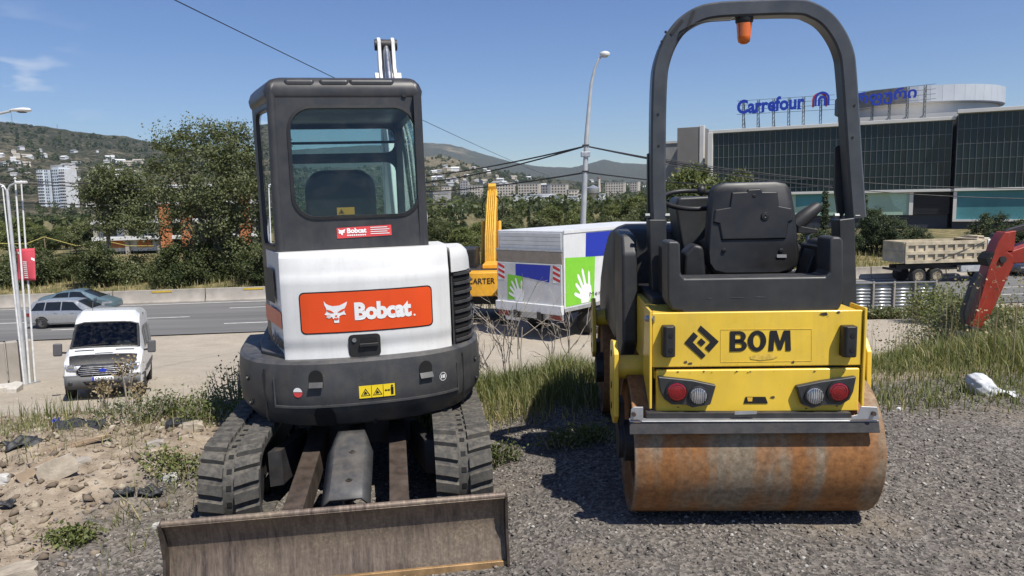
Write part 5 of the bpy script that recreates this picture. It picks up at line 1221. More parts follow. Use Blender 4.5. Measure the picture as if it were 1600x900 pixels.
# ------------------------------------------------------------------ white minibus coming up the ramp
VX, VY = -11.98, 21.6
vz = gz(VX, VY)
van = thing('minibus', 'white high-roof minibus with grey bumper driving up the dusty ramp', 'van', (VX, VY, vz - 0.02), R(-66.5), rx=R(-3.0), ry=R(-6.0)); van.scale = (0.95, 0.95, 0.95)
vst = [(-2.75, 0.40, 1.30, 2.36, 0.97, 0.80), (-2.68, 0.34, 1.32, 2.46, 1.00, 0.82), (-1.5, 0.32, 1.32, 2.50, 1.02, 0.83), (0.2, 0.32, 1.32, 2.50, 1.02, 0.83), (0.85, 0.32, 1.32, 2.46, 1.02, 0.83), (1.20, 0.32, 1.32, 2.30, 1.02, 0.84), (1.36, 0.32, 1.32, 2.10, 1.02, 0.845), (2.05, 0.32, 1.30, 1.44, 1.01, 0.90), (2.16, 0.32, 1.24, 1.37, 1.00, 0.90), (2.55, 0.33, 1.08, 1.20, 0.99, 0.86), (2.70, 0.36, 0.98, 1.08, 0.97, 0.84), (2.76, 0.42, 0.90, 0.98, 0.94, 0.82)]
vc = Car(vst); xs = sorted(set(list(np.linspace(-2.75, 2.76, 34)) + [q[0] for q in vst]))
rings = [vc.ring(x) for x in xs]; b = MB(); n_ = len(rings[0]); vsv = [p_ for r_ in rings for p_ in r_]; fs = []
for k in range(len(rings) - 1):
    for i in range(n_):
        if 1.35 <= xs[k] < 2.04 and 4 <= i <= 8: continue          # windscreen opening
        fs.append((k * n_ + i, k * n_ + (i + 1) % n_, (k + 1) * n_ + (i + 1) % n_, (k + 1) * n_ + i))
fs.append(tuple(range(n_))); m_ = (len(rings) - 1) * n_; fs.append(tuple(range(m_, m_ + n_))); b.add(vsv, fs)
b.build('body', M['vanwhite'], van, smooth=32)
b = MB(); b.surf([[vc.top(1.34 + 0.72 * k / 8, f, 0.012) for f in (-0.97, -0.8, -0.5, 0, 0.5, 0.8, 0.97)] for k in range(9)]); ws = b.build('windscreen', M['glassvan'], van, smooth=40)
q = MB()
for sg in (-1, 1): q.tube([vc.top(1.34 + 0.72 * k / 6, sg * 0.95, 0.012) for k in range(7)], 0.035, 6)
q.tube([vc.top(1.345, f, 0.012) for f in np.linspace(-0.95, 0.95, 9)], 0.03, 6); q.tube([vc.top(2.05, f, 0.012) for f in np.linspace(-0.95, 0.95, 9)], 0.028, 6); q.build('windscreen_seal', M['black'], ws, smooth=50)
for y0 in (-0.55, 0.25):
    q = MB(); q.bar(vc.top(2.02, y0 / 0.9, 0.03), vc.top(1.98, (y0 + 0.62) / 0.9, 0.035), 0.02); q.build('wiper', M['black'], ws)
# cabin inside
b = MB(); b.box((0.7, 0, 1.02), (2.6, 1.9, 0.06)); b.build('cabin_floor', M['blackdeep'], van)
b = MB(); b.box((1.78, 0, 1.22), (0.34, 1.76, 0.22)); b.build('dashboard', M['black'], van, bevel=0.05, seg=3)
for y in (0.48, -0.22, -0.62):
    b = MB(); b.box((0.66, y, 1.50), (0.14, 0.42, 0.70), ry=R(-8)); b.box((0.60, y, 1.94), (0.10, 0.24, 0.20)); st_ = b.build('front_seat', M['cloth'], van, bevel=0.04, seg=2)
    b = MB(); b.box((0.92, y, 1.14), (0.48, 0.42, 0.14)); b.build('seat_cushion', M['cloth'], st_, bevel=0.03)
b = MB(); c0 = Vector((1.50, 0.48, 1.36)); b.tube([c0 + Vector((0.10 * math.sin(a), 0.19 * math.cos(a), 0.16 * math.sin(a))) for a in [2 * PI * k / 20 for k in range(21)]], 0.016, 6); b.build('steering_wheel', M['black'], van, smooth=50)
b = MB(); b.box((-0.5, 0, 1.75), (0.06, 1.7, 1.2)); b.build('rear_seat_row', M['cloth'], van)
# nose
fx = 2.775
def nose(y, z, d=0.0): return (2.768 + d * 0.6 - 0.6 * max(0, z - 0.97) - 0.02 * (abs(y) / 0.9) ** 4, y, z)
def nose_plate(pts, d, name, mat, parent=van, n=10):
    b = MB(); y0 = min(p_[0] for p_ in pts); y1 = max(p_[0] for p_ in pts); g = []
    for k in range(n + 1):
        y = y0 + (y1 - y0) * (0.5 - 0.5 * math.cos(PI * k / n)); hit = []
        for i in range(len(pts)):
            (a1, b1), (a2, b2) = pts[i], pts[(i + 1) % len(pts)]
            if (a1 - y) * (a2 - y) <= 0 and abs(a2 - a1) > 1e-9: hit.append(b1 + (b2 - b1) * (y - a1) / (a2 - a1))
        g.append([nose(y, min(hit), d), nose(y, max(hit), d)])
    b.surf(g); return b.build(name, M[mat], parent, smooth=40, solid=0.008)
bmp = nose_plate([(-0.93, 0.34), (0.93, 0.34), (0.95, 0.72), (-0.95, 0.72)], 0.035, 'front_bumper', 'vangrey', n=16)
for sg in (-1, 1):
    b = MB(); b.surf([[vc.flank(x, z, sg, 0.012) for z in (0.36, 0.70)] for x in (2.05, 2.25, 2.45, 2.62, 2.70)]); b.build('bumper_side', M['vangrey'], bmp, smooth=40)
    b = MB(); b.surf([[vc.flank(x, z, sg, 0.012) for z in (0.62, 0.80)] for x in np.linspace(-2.6, 1.3, 8)]); b.build('side_moulding', M['vangrey'], van)
nose_plate([(-0.42, 0.44), (0.42, 0.44), (0.50, 0.55), (-0.50, 0.55)], 0.050, 'lower_intake', 'blackdeep', bmp)
gr = nose_plate([(-0.66, 0.82), (-0.58, 0.69), (0.58, 0.69), (0.66, 0.82), (0.56, 0.995), (-0.56, 0.995)], 0.052, 'grille', 'black')
for k in range(5):
    z = 0.735 + 0.052 * k; hw = float(np.interp(z, [0.70, 0.80, 0.98], [0.53, 0.60, 0.51])); b = MB(); b.tube([nose(y, z, 0.068) for y in np.linspace(-hw, hw, 11)], 0.0085, 6); b.build('grille_bar', M['chrome'], gr, smooth=50)
b = MB(); b.lathe([(0.115, 0.0), (0.10, 0.02), (0.001, 0.026)], (0, 0, 0), 'x', 20); em = b.build('oval_badge', M['chrome'], gr, smooth=50); em.location = nose(0, 0.845, 0.068); em.scale = (1, 1, 0.48)
b = MB(); b.lathe([(0.098, 0.0), (0.001, 0.004)], (0, 0, 0), 'x', 20); e2 = b.build('badge_face', M['blueprint'], em); e2.location = (0.0245, 0, 0)
for sg in (-1, 1):
    pts = [(sg * 0.58, 0.84), (sg * 0.90, 0.86), (sg * 0.93, 1.03), (sg * 0.66, 0.99)]
    hl = nose_plate(pts, 0.045, 'headlight', 'clearlens', n=8); c0 = nose(sg * 0.78, 0.94, 0.06)
    q = MB(); q.lathe([(0.085, 0.0), (0.07, 0.012), (0.03, 0.004), (0.001, 0.006)], c0, 'x', 20); q.build('headlamp_reflector', M['chrome'], hl, smooth=50)
    q = MB(); q.lathe([(0.06, 0.0), (0.045, 0.012), (0.001, 0.006)], nose(sg * 0.80, 0.50, 0.060), 'x', 16); q.build('fog_lamp', M['black'], bmp, smooth=50)
    # mirrors
    b = MB(); b.box((1.98, sg * 1.20, 1.40), (0.14, 0.22, 0.36)); mi = b.build('door_mirror', M['vangrey'], van, bevel=0.04, seg=3)
    b = MB(); b.bar((1.92, sg * 0.98, 1.30), (1.97, sg * 1.14, 1.32), 0.07, 0.05); b.build('mirror_arm', M['black'], mi)
    # side glass
    for (x0, x1) in ((0.62, 1.36), (-0.75, 0.45), (-2.45, -0.90)):
        b = MB(); g = [[vc.side(x0 + (x1 - x0) * k / 6 - (0.42 * f if x1 > 1 and k == 6 else 0), 0.04 + 0.60 * f, sg, 0.01) for f in (0, 0.5, 1)] for k in range(7)]; b.surf(g); b.build('side_window', M['carglass'], van, smooth=40)
    for xw in (-1.65, 1.78):
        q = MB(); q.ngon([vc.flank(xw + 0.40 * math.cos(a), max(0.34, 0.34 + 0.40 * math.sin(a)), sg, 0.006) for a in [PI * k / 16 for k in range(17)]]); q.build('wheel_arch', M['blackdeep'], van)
        wheel(van, xw, sg * 0.90, 0.335, 0.34, 0.235, sg, spokes=8, rimmat='polegrey')
# bonnet deflector, its white tag, plate
b = MB(); b.surf([[vc.top(x, f, 0.03) for f in np.linspace(-0.98, 0.98, 11)] for x in (2.46, 2.58, 2.70, 2.755)]); b.build('bonnet_deflector', M['black'], van, smooth=40)
b = MB(); b.surf([[vc.top(x, f, 0.035) for f in (-0.26, 0.0, 0.26)] for x in (2.20, 2.38)]); b.build('bonnet_sign', M['printwhite'], van)
for sg in (-1, 1):
    b = MB(); b.surf([[vc.top(x, f * sg, 0.014) for f in (0.30, 0.62, 0.84)] for x in (2.16, 2.20)]); b.build('bonnet_vent', M['black'], van)
pl_ = nose_plate([(-0.27, 0.555), (0.27, 0.555), (0.27, 0.675), (-0.27, 0.675)], 0.075, 'number_plate', 'printwhite', bmp, n=4)
b = MB(); lettering(b, 'CS-032-CS', lambda a, c_, d: (nose(0, 0.6, 0.094)[0], -0.195 + a, 0.575 + c_), 0.43, 0.078, bold=0.02); b.build('plate_lettering', M['printblack'], pl_)
b = MB(); b.ngon([(nose(0, 0.6, 0.0935)[0], y, z) for y, z in ((-0.265, 0.56), (-0.215, 0.56), (-0.215, 0.67), (-0.265, 0.67))]); b.build('plate_band', M['blueprint'], pl_)
b = MB(); b.tube([(0.75, -0.45, 2.46), (0.62, -0.45, 2.72)], 0.008, 6); b.build('aerial', M['black'], van)

# the driver: one skinned figure, seated, hands on the wheel
def person(name, label, mw, joints, edges, radii, matname, headat, headr):
    me = bpy.data.meshes.new(name); me.from_pydata(joints, edges, []); o = bpy.data.objects.new(name, me); C.objects.link(o); me.materials.append(M[matname])
    sk = o.modifiers.new('skin', 'SKIN'); o.modifiers.new('sub', 'SUBSURF').levels = 1; o.modifiers['sub'].render_levels = 2
    for i, r_ in enumerate(radii): me.skin_vertices[0].data[i].radius = r_
    me.skin_vertices[0].data[0].use_root = True
    o.matrix_world = mw; tag(o, label, 'person')
    return o
bpy.context.view_layer.update()
mwv = van.matrix_world.copy()
J = [(0.86, 0.48, 1.26), (0.78, 0.48, 1.50), (0.76, 0.48, 1.68), (0.80, 0.48, 1.78), (0.78, 0.68, 1.64), (0.98, 0.74, 1.42), (1.30, 0.62, 1.40), (1.42, 0.60, 1.42), (0.78, 0.28, 1.64), (0.98, 0.22, 1.42), (1.30, 0.34, 1.40), (1.42, 0.36, 1.42), (1.20, 0.58, 1.24), (1.20, 0.38, 1.24), (1.42, 0.58, 1.12), (1.42, 0.38, 1.12)]
Ed = [(0, 1), (1, 2), (2, 3), (2, 4), (4, 5), (5, 6), (6, 7), (2, 8), (8, 9), (9, 10), (10, 11), (0, 12), (0, 13), (12, 14), (13, 15)]
Rr = [(0.15, 0.17), (0.13, 0.17), (0.12, 0.17), (0.06, 0.06), (0.075, 0.075), (0.055, 0.055), (0.04, 0.04), (0.04, 0.03), (0.075, 0.075), (0.055, 0.055), (0.04, 0.04), (0.04, 0.03), (0.09, 0.09), (0.09, 0.09), (0.07, 0.07), (0.07, 0.07)]
dr = person('person', 'seated person in dark clothing holding the steering wheel of the white minibus', mwv, J, Ed, Rr, 'cloth', None, None)
b = MB(); b.lathe([(0.001, -0.12), (0.05, -0.115), (0.075, -0.06), (0.083, 0.0), (0.085, 0.05), (0.07, 0.10), (0.001, 0.125)], (0.82, 0.48, 1.90), 'z', 16); b.box((0.91, 0.48, 1.89), (0.03, 0.022, 0.04)); hd_ = b.build('head', M['skin'], dr, smooth=60)
b = MB(); b.lathe([(0.092, 0.02), (0.093, 0.06), (0.075, 0.11), (0.001, 0.135)], (0.805, 0.48, 1.905), 'z', 16); b.build('hair', M['cloth'], dr, smooth=60)
for y in (0.60, 0.36):
    b = MB(); b.box((1.45, y, 1.425), (0.07, 0.05, 0.07)); b.build('hand', M['skin'], dr, bevel=0.015)

# ------------------------------------------------------------------ box truck
TX, TY = 0.52, 20.55; tz = gz(TX + 1.5, TY + 2) 
trk = thing('box_truck', 'white box truck with blue and green panels and a white hand print', 'truck', (TX, TY, -2.37), R(50))
BW, BZ0, BZ1, BL = 1.165, 0.90, 3.06, 6.4
b = MB(); b.box((BL / 2, 0, (BZ0 + BZ1) / 2), (BL, BW * 2, BZ1 - BZ0)); box_ = b.build('cargo_box', M['truckwhite'], trk, bevel=0.02)
def ts(a, z, d): return (a, -BW - d, z)                    # right flank: a runs forward from the rear edge
def trr(a, z, d): return (-d, BW - a, z)                   # rear: a runs from its left edge to its right
for pts, mt, nm in (([(0.0, 3.08), (BL, 3.08), (BL, 2.99), (0, 2.99)], 'truckwhite', 'roof_rail'), ([(0.0, 0.86), (BL, 0.86), (BL, 0.96), (0, 0.96)], 'galv', 'floor_rail')):
    b = MB(); b.prism([(p_[0], p_[1]) for p_ in pts], 'xz', -BW - 0.02, -BW + 0.01); b.build(nm, M[mt], box_, bevel=0.004)
b = MB(); b.ngon([ts(*p_, 0.006) for p_ in ((1.05, 2.96), (4.6, 2.96), (4.5, 2.16), (1.02, 2.30))]); b.build('blue_panel', M['blueprint'], box_)
b = MB(); b.ngon([ts(*p_, 0.006) for p_ in ((0.06, 2.34), (1.50, 2.27), (1.42, 1.0), (0.06, 1.0))]); gpn = b.build('green_panel', M['greenprint'], box_)
def hand(fm, ox, oz, s_, d):
    """white open-hand outline"""
    mb = MB()
    palm = [(-0.35, -0.55), (0.30, -0.55), (0.52, -0.15), (0.46, 0.22), (0.10, 0.34), (-0.25, 0.28), (-0.48, 0.0)]
    mb.ngon([fm(ox + x * s_, oz + z * s_, d) for x, z in palm])
    for bx_, bz_, an, L_, w_ in ((-0.36, 0.02, 138, 0.62, 0.17), (-0.24, 0.20, 122, 0.78, 0.17), (-0.02, 0.28, 108, 0.86, 0.17), (0.30, 0.22, 92, 0.72, 0.16), (-0.36, -0.25, 158, 0.62, 0.17)):
        ca, sa = math.cos(R(an)), math.sin(R(an)); pts = [(bx_ - sa * w_ * 0.6 - ca * .15, bz_ + ca * w_ * 0.6 - sa * .15), (bx_ + sa * w_ * 0.6 - ca * .15, bz_ - ca * w_ * 0.6 - sa * .15), (bx_ + ca * L_ * 0.85 + sa * w_ * 0.5, bz_ + sa * L_ * 0.85 - ca * w_ * 0.5), (bx_ + ca * L_, bz_ + sa * L_), (bx_ + ca * L_ * 0.85 - sa * w_ * 0.5, bz_ + sa * L_ * 0.85 + ca * w_ * 0.5)]
        mb.ngon([fm(ox + x * s_, oz + z * s_, d + 0.001) for x, z in pts])
    return mb
hand(ts, 1.00, 1.34, 0.60, 0.009).build('hand_print', M['printwhite'], box_)
b = MB(); lettering(b, 'Menschen', lambda a, c_, d: ts(1.20 + a * 1.0, 1.16 + c_, 0.012), 1.5, 0.12, bold=0.0, spacing=1.25); b.build('side_lettering', M['printblack'], box_)
# rear: shutter, flap, tail lift platform with print, beam
for k in range(4):
    b = MB(); b.box((-0.012, 0, 2.60 + 0.115 * k), (0.03, BW * 2 - 0.16, 0.108)); b.build('shutter_slat', M['truckgrey'], box_, bevel=0.005)
b = MB(); b.box((-0.06, 0, 2.30), (0.05, BW * 2 - 0.02, 0.40), ry=R(-6)); b.build('tail_flap', M['alutaupe'], trk, bevel=0.008)
b = MB(); b.box((-0.09, 0, 2.53), (0.05, BW * 2 + 0.02, 0.05)); b.build('flap_rail', M['galv'], trk)
b = MB(); b.box((-0.075, 0, 1.60), (0.05, BW * 2 - 0.04, 1.12)); lift = b.build('tail_lift', M['truckgrey'], trk, bevel=0.008)
def tl(a, z, d): return (-0.102 - d, BW - a, z)
b = MB(); b.ngon([tl(*p_, 0.003) for p_ in ((0.72, 2.13), (1.95, 2.13), (1.90, 1.66), (0.72, 1.80))]); b.build('blue_print', M['blueprint'], lift)
b = MB(); b.ngon([tl(*p_, 0.003) for p_ in ((0.42, 1.82), (0.98, 1.78), (0.98, 1.10), (0.42, 1.10))]); b.build('green_print', M['greenprint'], lift)
hand(tl, 0.82, 1.30, 0.40, 0.006).build('hand_print', M['printwhite'], lift)
for a0 in (0.06, 2.02):
    b = MB(); b.ngon([tl(*p_, 0.003) for p_ in ((a0, 1.66), (a0 + 0.26, 1.66), (a0 + 0.26, 2.10), (a0, 2.10))]); hz = b.build('hazard_plate', M['printwhite'], lift)
    for k in range(3):
        b = MB(); z = 1.70 + 0.15 * k; b.ngon([tl(*p_, 0.006) for p_ in ((a0 + 0.01, z + 0.06), (a0 + 0.25, z - 0.03), (a0 + 0.25, z + 0.05), (a0 + 0.01, z + 0.14))]); b.build('hazard_stripe', M['redprint'], hz)
b = MB(); b.box((-0.10, 0, 0.92), (0.14, BW * 2 + 0.02, 0.26)); b.build('lift_beam', M['truckwhite'], trk, bevel=0.02)
b = MB(); b.box((-0.02, 0, 0.70), (0.10, BW * 2 - 0.1, 0.16)); ub = b.build('underrun_bar', M['galv'], trk, bevel=0.01)
for y in (0.92, -0.92):
    b = MB(); b.box((-0.08, y, 0.70), (0.04, 0.42, 0.13)); b.build('tail_light', M['redlens'], ub, bevel=0.01)
for y in (0.55, -0.55):
    b = MB(); b.bar((-0.14, y, 0.92), (0.3, y, 0.60), 0.09); b.build('lift_arm', M['galv'], trk)
b = MB(); b.box((-0.07, 0.62, 0.56), (0.02, 0.50, 0.11)); pt = b.build('number_plate', M['printwhite'], trk)
for sg in (-1, 1):
    b = MB(); b.box((3.6, sg * 0.42, 0.72), (7.6, 0.12, 0.22)); b.build('chassis_rail', M['framedark'], trk)
    wheel(trk, 1.55, sg * 0.93, 0.40, 0.40, 0.42, sg, spokes=6, rimmat='polegrey'); wheel(trk, 6.2, sg * 0.98, 0.40, 0.40, 0.26, sg, spokes=6, rimmat='polegrey')
    b = MB(); b.box((3.6, sg * 1.08, 0.62), (2.2, 0.05, 0.28)); b.build('side_guard', M['galv'], trk)
b = MB(); b.prism([(6.55, 0.55), (8.2, 0.55), (8.25, 1.35), (7.95, 2.35), (7.6, 2.50), (6.55, 2.50)], 'xz', -1.02, 1.02); tc_ = b.build('driver_cab', M['truckwhite'], trk, bevel=0.05, seg=3)
for sg in (-1, 1):
    b = MB(); b.ngon([(x, sg * 1.026, z) for x, z in ((6.8, 1.5), (7.9, 1.5), (7.75, 2.25), (6.8, 2.25))]); b.build('cab_window', M['carglass'], tc_)
    b = MB(); b.box((7.9, sg * 1.22, 1.85), (0.10, 0.20, 0.42)); b.build('cab_mirror', M['black'], tc_, bevel=0.02)
b = MB(); b.ngon([(8.262 - 0.30 * (z - 1.35), y, z) for y, z in ((-0.9, 1.42), (0.9, 1.42), (0.85, 2.25), (-0.85, 2.25))]); b.build('cab_windscreen', M['carglass'], tc_)

# ------------------------------------------------------------------ yellow excavator behind the truck
p = at(757, 500, 24.8)
ye = thing('crawler_excavator', 'yellow crawler excavator with its boom raised beside the box truck', 'excavator', (p.x, p.y, gz(p.x, p.y) - 0.02), R(-3)); ye.scale = (0.86, 0.86, 0.90)
for sg in (-1, 1):
    b = MB(); b.prism(rrect(-1.75, 1.75, 0.0, 0.82, 0.38, 5), 'yz', sg * 0.95 - 0.25, sg * 0.95 + 0.25); tkk = b.build('crawler_track', M['rubber'], ye, smooth=40)
    for k in range(16):
        b = MB(); b.box((sg * 0.95, -1.4 + 0.187 * k, 0.835), (0.5, 0.06, 0.03)); b.build('track_shoe', M['rubber'], tkk)
b = MB(); b.box((0, 0, 0.80), (1.5, 1.4, 0.4)); b.build('undercarriage', M['framedark'], ye)
cwp2 = [(-1.22, -0.9), (-1.15, -1.35), (-0.7, -1.72), (0, -1.85), (0.7, -1.72), (1.15, -1.35), (1.22, -0.9)]
b = MB(); b.loft([[(x, y, z) for x, y in cwp2] for z in (1.02, 1.10, 1.75, 1.86)]); yc_ = b.build('counterweight', M['carteryellow'], ye, bevel=0.04, seg=3)
b = MB(); b.box((0, 0.25, 1.45), (2.44, 2.3, 0.9)); b.build('upper_body', M['framedark'], ye, bevel=0.03)
b = MB(); b.box((0.62, -0.1, 1.98), (1.15, 1.5, 0.16)); b.build('engine_cover', M['carteryellow'], ye, bevel=0.03)
b = MB(); b.prism([(-0.55, 1.8), (1.15, 1.8), (1.15, 2.3), (0.85, 2.62), (-0.5, 2.62)], 'yz', -1.15, -0.22); yb = b.build('operator_cab', M['black'], ye, bevel=0.05, seg=3)
b = MB(); b.ngon([(x, -0.555, z) for x, z in ((-1.05, 1.98), (-0.32, 1.98), (-0.32, 2.5), (-1.05, 2.5))]); b.build('cab_rear_window', M['carglass'], yb)
b = MB(); lettering(b, 'CARTER', lambda a, c_, d: (-0.40 + a, -1.864 + 0.13 * abs(-0.40 + a) / 0.7, 1.47 + c_), 0.98, 0.20, bold=0.012, depth=0.0); b.build('brand_lettering', M['printblack'], yc_)
b = MB(); pth = plate_arm([(0.9, 1.6), (1.5, 2.9), (2.3, 3.9), (3.1, 4.55)], [0.5, 0.62, 0.6, 0.36], 0, 0); b.prism(pth, 'yz', -0.02, 0.42); bm_ = b.build('boom', M['carteryellow'], ye, bevel=0.02)
b = MB(); pth = plate_arm([(2.9, 4.95), (3.2, 4.2), (3.9, 1.8)], [0.30, 0.5, 0.28], 0, 0); b.prism(pth, 'yz', 0.04, 0.36); b.build('dipper_arm', M['carteryellow'], ye, bevel=0.02)
for x in (-0.14, 0.54):
    b = MB(); b.cyl((x, 1.3, 1.6), (x, 2.1, 3.5), 0.075, n=12); b.build('boom_cylinder', M['carteryellow'], bm_, smooth=40)
for k, x in enumerate((0.04, 0.12, 0.20, 0.28, 0.36)):
    b = MB(); b.tube([(x, 0.75, 1.9), (x - 0.01, 1.15, 3.0), (x + 0.01, 1.9, 4.0), (x, 2.9, 4.75 + 0.06 * (k % 2))], 0.035, 6); b.build('boom_pipe', M['carteryellow' if k % 2 else 'yellowold'], bm_, smooth=50)
for sg in (-1, 1):
    b = MB(); b.tube([(0.2 + sg * 0.2, 2.6, 4.5), (0.2 + sg * 0.42, 2.75, 4.2), (0.2 + sg * 0.40, 2.9, 3.7), (0.2 + sg * 0.2, 3.0, 3.5)], 0.025, 6); b.build('hydraulic_hose', M['black'], bm_, smooth=50)
b = MB(); b.prism([(3.65, 1.9), (4.05, 1.85), (4.35, 1.2), (4.1, 0.55), (3.5, 0.45), (3.35, 0.62), (3.8, 0.9), (3.9, 1.4)], 'yz', -0.3, 0.7); b.build('bucket', M['framedark'], ye)

# ------------------------------------------------------------------ dump truck on the road
p = onz(1459, 442, ROAD_Z)
dt = thing('dump_truck', 'dusty cream dump truck with ribbed tipper bed driving on the road', 'truck', (p.x, p.y + 1.1, ROAD_Z), R(6))
bx0, bx1, bz0, bz1, bw = -2.45, 3.55, 1.45, 2.95, 1.22
b = MB(); th = 0.06
for sg in (-1, 1): b.box(((bx0 + bx1) / 2, sg * (bw - th / 2), (bz0 + bz1) / 2), (bx1 - bx0 - 0.01, th, bz1 - bz0))
b.box(((bx0 + bx1) / 2, 0, bz0 + 0.05), (bx1 - bx0 - 0.1, 2 * bw - 0.13, 0.10)); b.box((bx1 - 0.05, 0, (bz0 + bz1) / 2 + 0.1), (0.08, 2 * bw - 0.13, bz1 - bz0 + 0.2)); bed = b.build('tipper_bed', M['dumpbed'], dt)
b = MB(); b.box((bx0 - 0.04, 0, (bz0 + bz1) / 2), (0.07, 2 * bw, bz1 - bz0)); tg = b.build('tailgate', M['dumpbed'], dt, bevel=0.01)
for z in (bz0 + 0.1, bz0 + 0.75, bz1 - 0.08):
    b = MB(); b.box((bx0 - 0.10, 0, z), (0.05, 2 * bw, 0.10)); b.build('tailgate_rib', M['dumpbed'], tg)
for k in range(9):                                       # grid of ribs standing proud of the side walls
    x = bx0 + 0.06 + (bx1 - bx0 - 0.12) * k / 8
    for sg in (-1, 1): b = MB(); b.box((x, sg * (bw + 0.05), (bz0 + bz1) / 2), (0.20, 0.10, bz1 - bz0 - 0.02)); b.build('side_rib', M['dumpbed'], bed, bevel=0.01)
for z in (bz0 + 0.10, bz0 + 0.72, bz1 - 0.13):
    for sg in (-1, 1): b = MB(); b.box(((bx0 + bx1) / 2, sg * (bw + 0.055), z), (bx1 - bx0, 0.12, 0.24)); b.build('side_rail', M['dumpbed'], bed, bevel=0.01)
b = MB(); b.box((3.6, 0, 2.98), (1.3, 2.3, 0.10)); b.box((3.58, 0, 3.1), (0.5, 1.4, 0.22)); b.build('cab_guard', M['dumpbed'], bed, bevel=0.02)
b = MB(); b.prism([(3.75, 0.75), (5.6, 0.75), (5.65, 1.6), (5.45, 2.85), (5.2, 2.98), (3.75, 2.98)], 'xz', -1.2, 1.2); dc = b.build('driver_cab', M['truckwhite'], dt, bevel=0.06, seg=3)
for sg in (-1, 1):
    b = MB(); b.ngon([(x, sg * 1.206, z) for x, z in ((4.2, 1.85), (5.35, 1.85), (5.22, 2.65), (4.2, 2.65))]); b.build('cab_window', M['carglass'], dc)
    for xw in (-1.30, 0.02): wheel(dt, xw, sg * 0.90, 0.52, 0.52, 0.56, sg, spokes=8, rimmat='dumpbed')
    wheel(dt, 4.6, sg * 1.02, 0.52, 0.52, 0.30, sg, spokes=8, rimmat='dumpbed')
    b = MB(); b.box((1.2, sg * 0.42, 1.12), (7.4, 0.14, 0.30)); b.build('chassis_rail', M['framedark'], dt)
    b = MB(); b.box((2.6, sg * 0.98, 0.95), (1.6, 0.45, 0.5)); b.build('fuel_tank', M['polegrey'], dt, bevel=0.06, seg=3)
b = MB(); b.box((-2.6, 0, 0.95), (0.10, 2.1, 0.16)); b.build('rear_bumper', M['framedark'], dt)
b = MB(); b.tube([(-0.2, -bw - 0.14, 1.62), (1.6, -bw - 0.16, 2.2), (3.4, -bw - 0.14, 2.85)], 0.022, 6); b.build('tie_rope', M['wire'], bed)

# ------------------------------------------------------------------ red excavator, only its arm reaches into view
RX, RY = 10.9, 10.9; rz_ = gz(RX, RY)
re = thing('red_excavator', 'orange red excavator with its arm reaching down into the tall weeds', 'excavator', (RX, RY, rz_ - 0.08), R(86))
def rex(px, py, t=10.0):
    w = at(px, py, t); return w
mi_ = (Matrix.Translation(re.location) @ Matrix.Rotation(R(86), 4, 'Z')).inverted()
def flat_arm(pts, t0, th, name, mat, parent, bevel=0.015):
    """outline of an arm standing in the plane of the boom, th wide"""
    wp = [mi_ @ at(x, y, t0) for x, y in pts]; xm = sum(q.x for q in wp) / len(wp)
    b = MB(); b.prism([(q.y, q.z) for q in wp], 'yz', xm - th / 2, xm + th / 2); return b.build(name, M[mat], parent, bevel=bevel)
arm_ = flat_arm([(1558, 361), (1565, 362), (1568, 378), (1564, 392), (1572, 398), (1574, 412), (1560, 452), (1543, 497), (1524, 530), (1516, 530), (1519, 505), (1530, 455), (1538, 412), (1548, 378)], 10.0, 0.22, 'dipper_arm', 'armred', re)
flat_arm([(1560, 398), (1575, 393), (1640, 368), (1760, 330), (1900, 300), (1990, 360), (1985, 420), (1880, 380), (1760, 385), (1640, 405), (1585, 412), (1566, 410)], 10.0, 0.30, 'boom', 'armred', re)
flat_arm([(1534, 404), (1541, 394), (1553, 391), (1556, 400), (1549, 412), (1538, 415)], 9.98, 0.235, 'arm_opening', 'blackdeep', arm_, 0.004)
cyl_ = flat_arm([(1570, 362), (1577, 357), (1640, 338), (1642, 346), (1578, 366)], 10.0, 0.09, 'arm_cylinder', 'framedark', re, 0.01)
flat_arm([(1570, 362), (1582, 360), (1580, 392), (1570, 392)], 10.0, 0.14, 'cylinder_bracket', 'armred', arm_, 0.008)
flat_arm([(1516, 440), (1524, 424), (1530, 430), (1517, 482), (1508, 510), (1504, 490)], 9.98, 0.12, 'bucket_cylinder', 'framedark', arm_, 0.02)
flat_arm([(1503, 520), (1530, 520), (1545, 560), (1530, 600), (1490, 605), (1500, 570)], 10.0, 0.5, 'bucket', 'framedark', re)
for px, py in ((1556, 404), (1562, 370), (1521, 515)):
    c0 = mi_ @ at(px, py, 10.0); b = MB(); b.cyl((c0.x - 0.17, c0.y, c0.z), (c0.x + 0.17, c0.y, c0.z), 0.045, n=14); b.build('pivot_pin', M['framedark'], arm_, smooth=40)
for sg in (-1, 1):
    b = MB(); b.prism(rrect(-1.3, 1.3, 0.0, 0.62, 0.28, 5), 'yz', sg * 0.75 - 0.2, sg * 0.75 + 0.2); b.build('crawler_track', M['rubber'], re, smooth=40)
b = MB(); b.box((0, -0.1, 1.05), (1.9, 2.2, 0.75)); b.build('upper_body', M['armred'], re, bevel=0.06, seg=3)
b = MB(); b.prism([(-0.4, 1.4), (0.9, 1.4), (0.95, 2.1), (0.7, 2.5), (-0.4, 2.5)], 'yz', 0.0, 0.92); b.build('operator_cab', M['black'], re, bevel=0.05, seg=3)
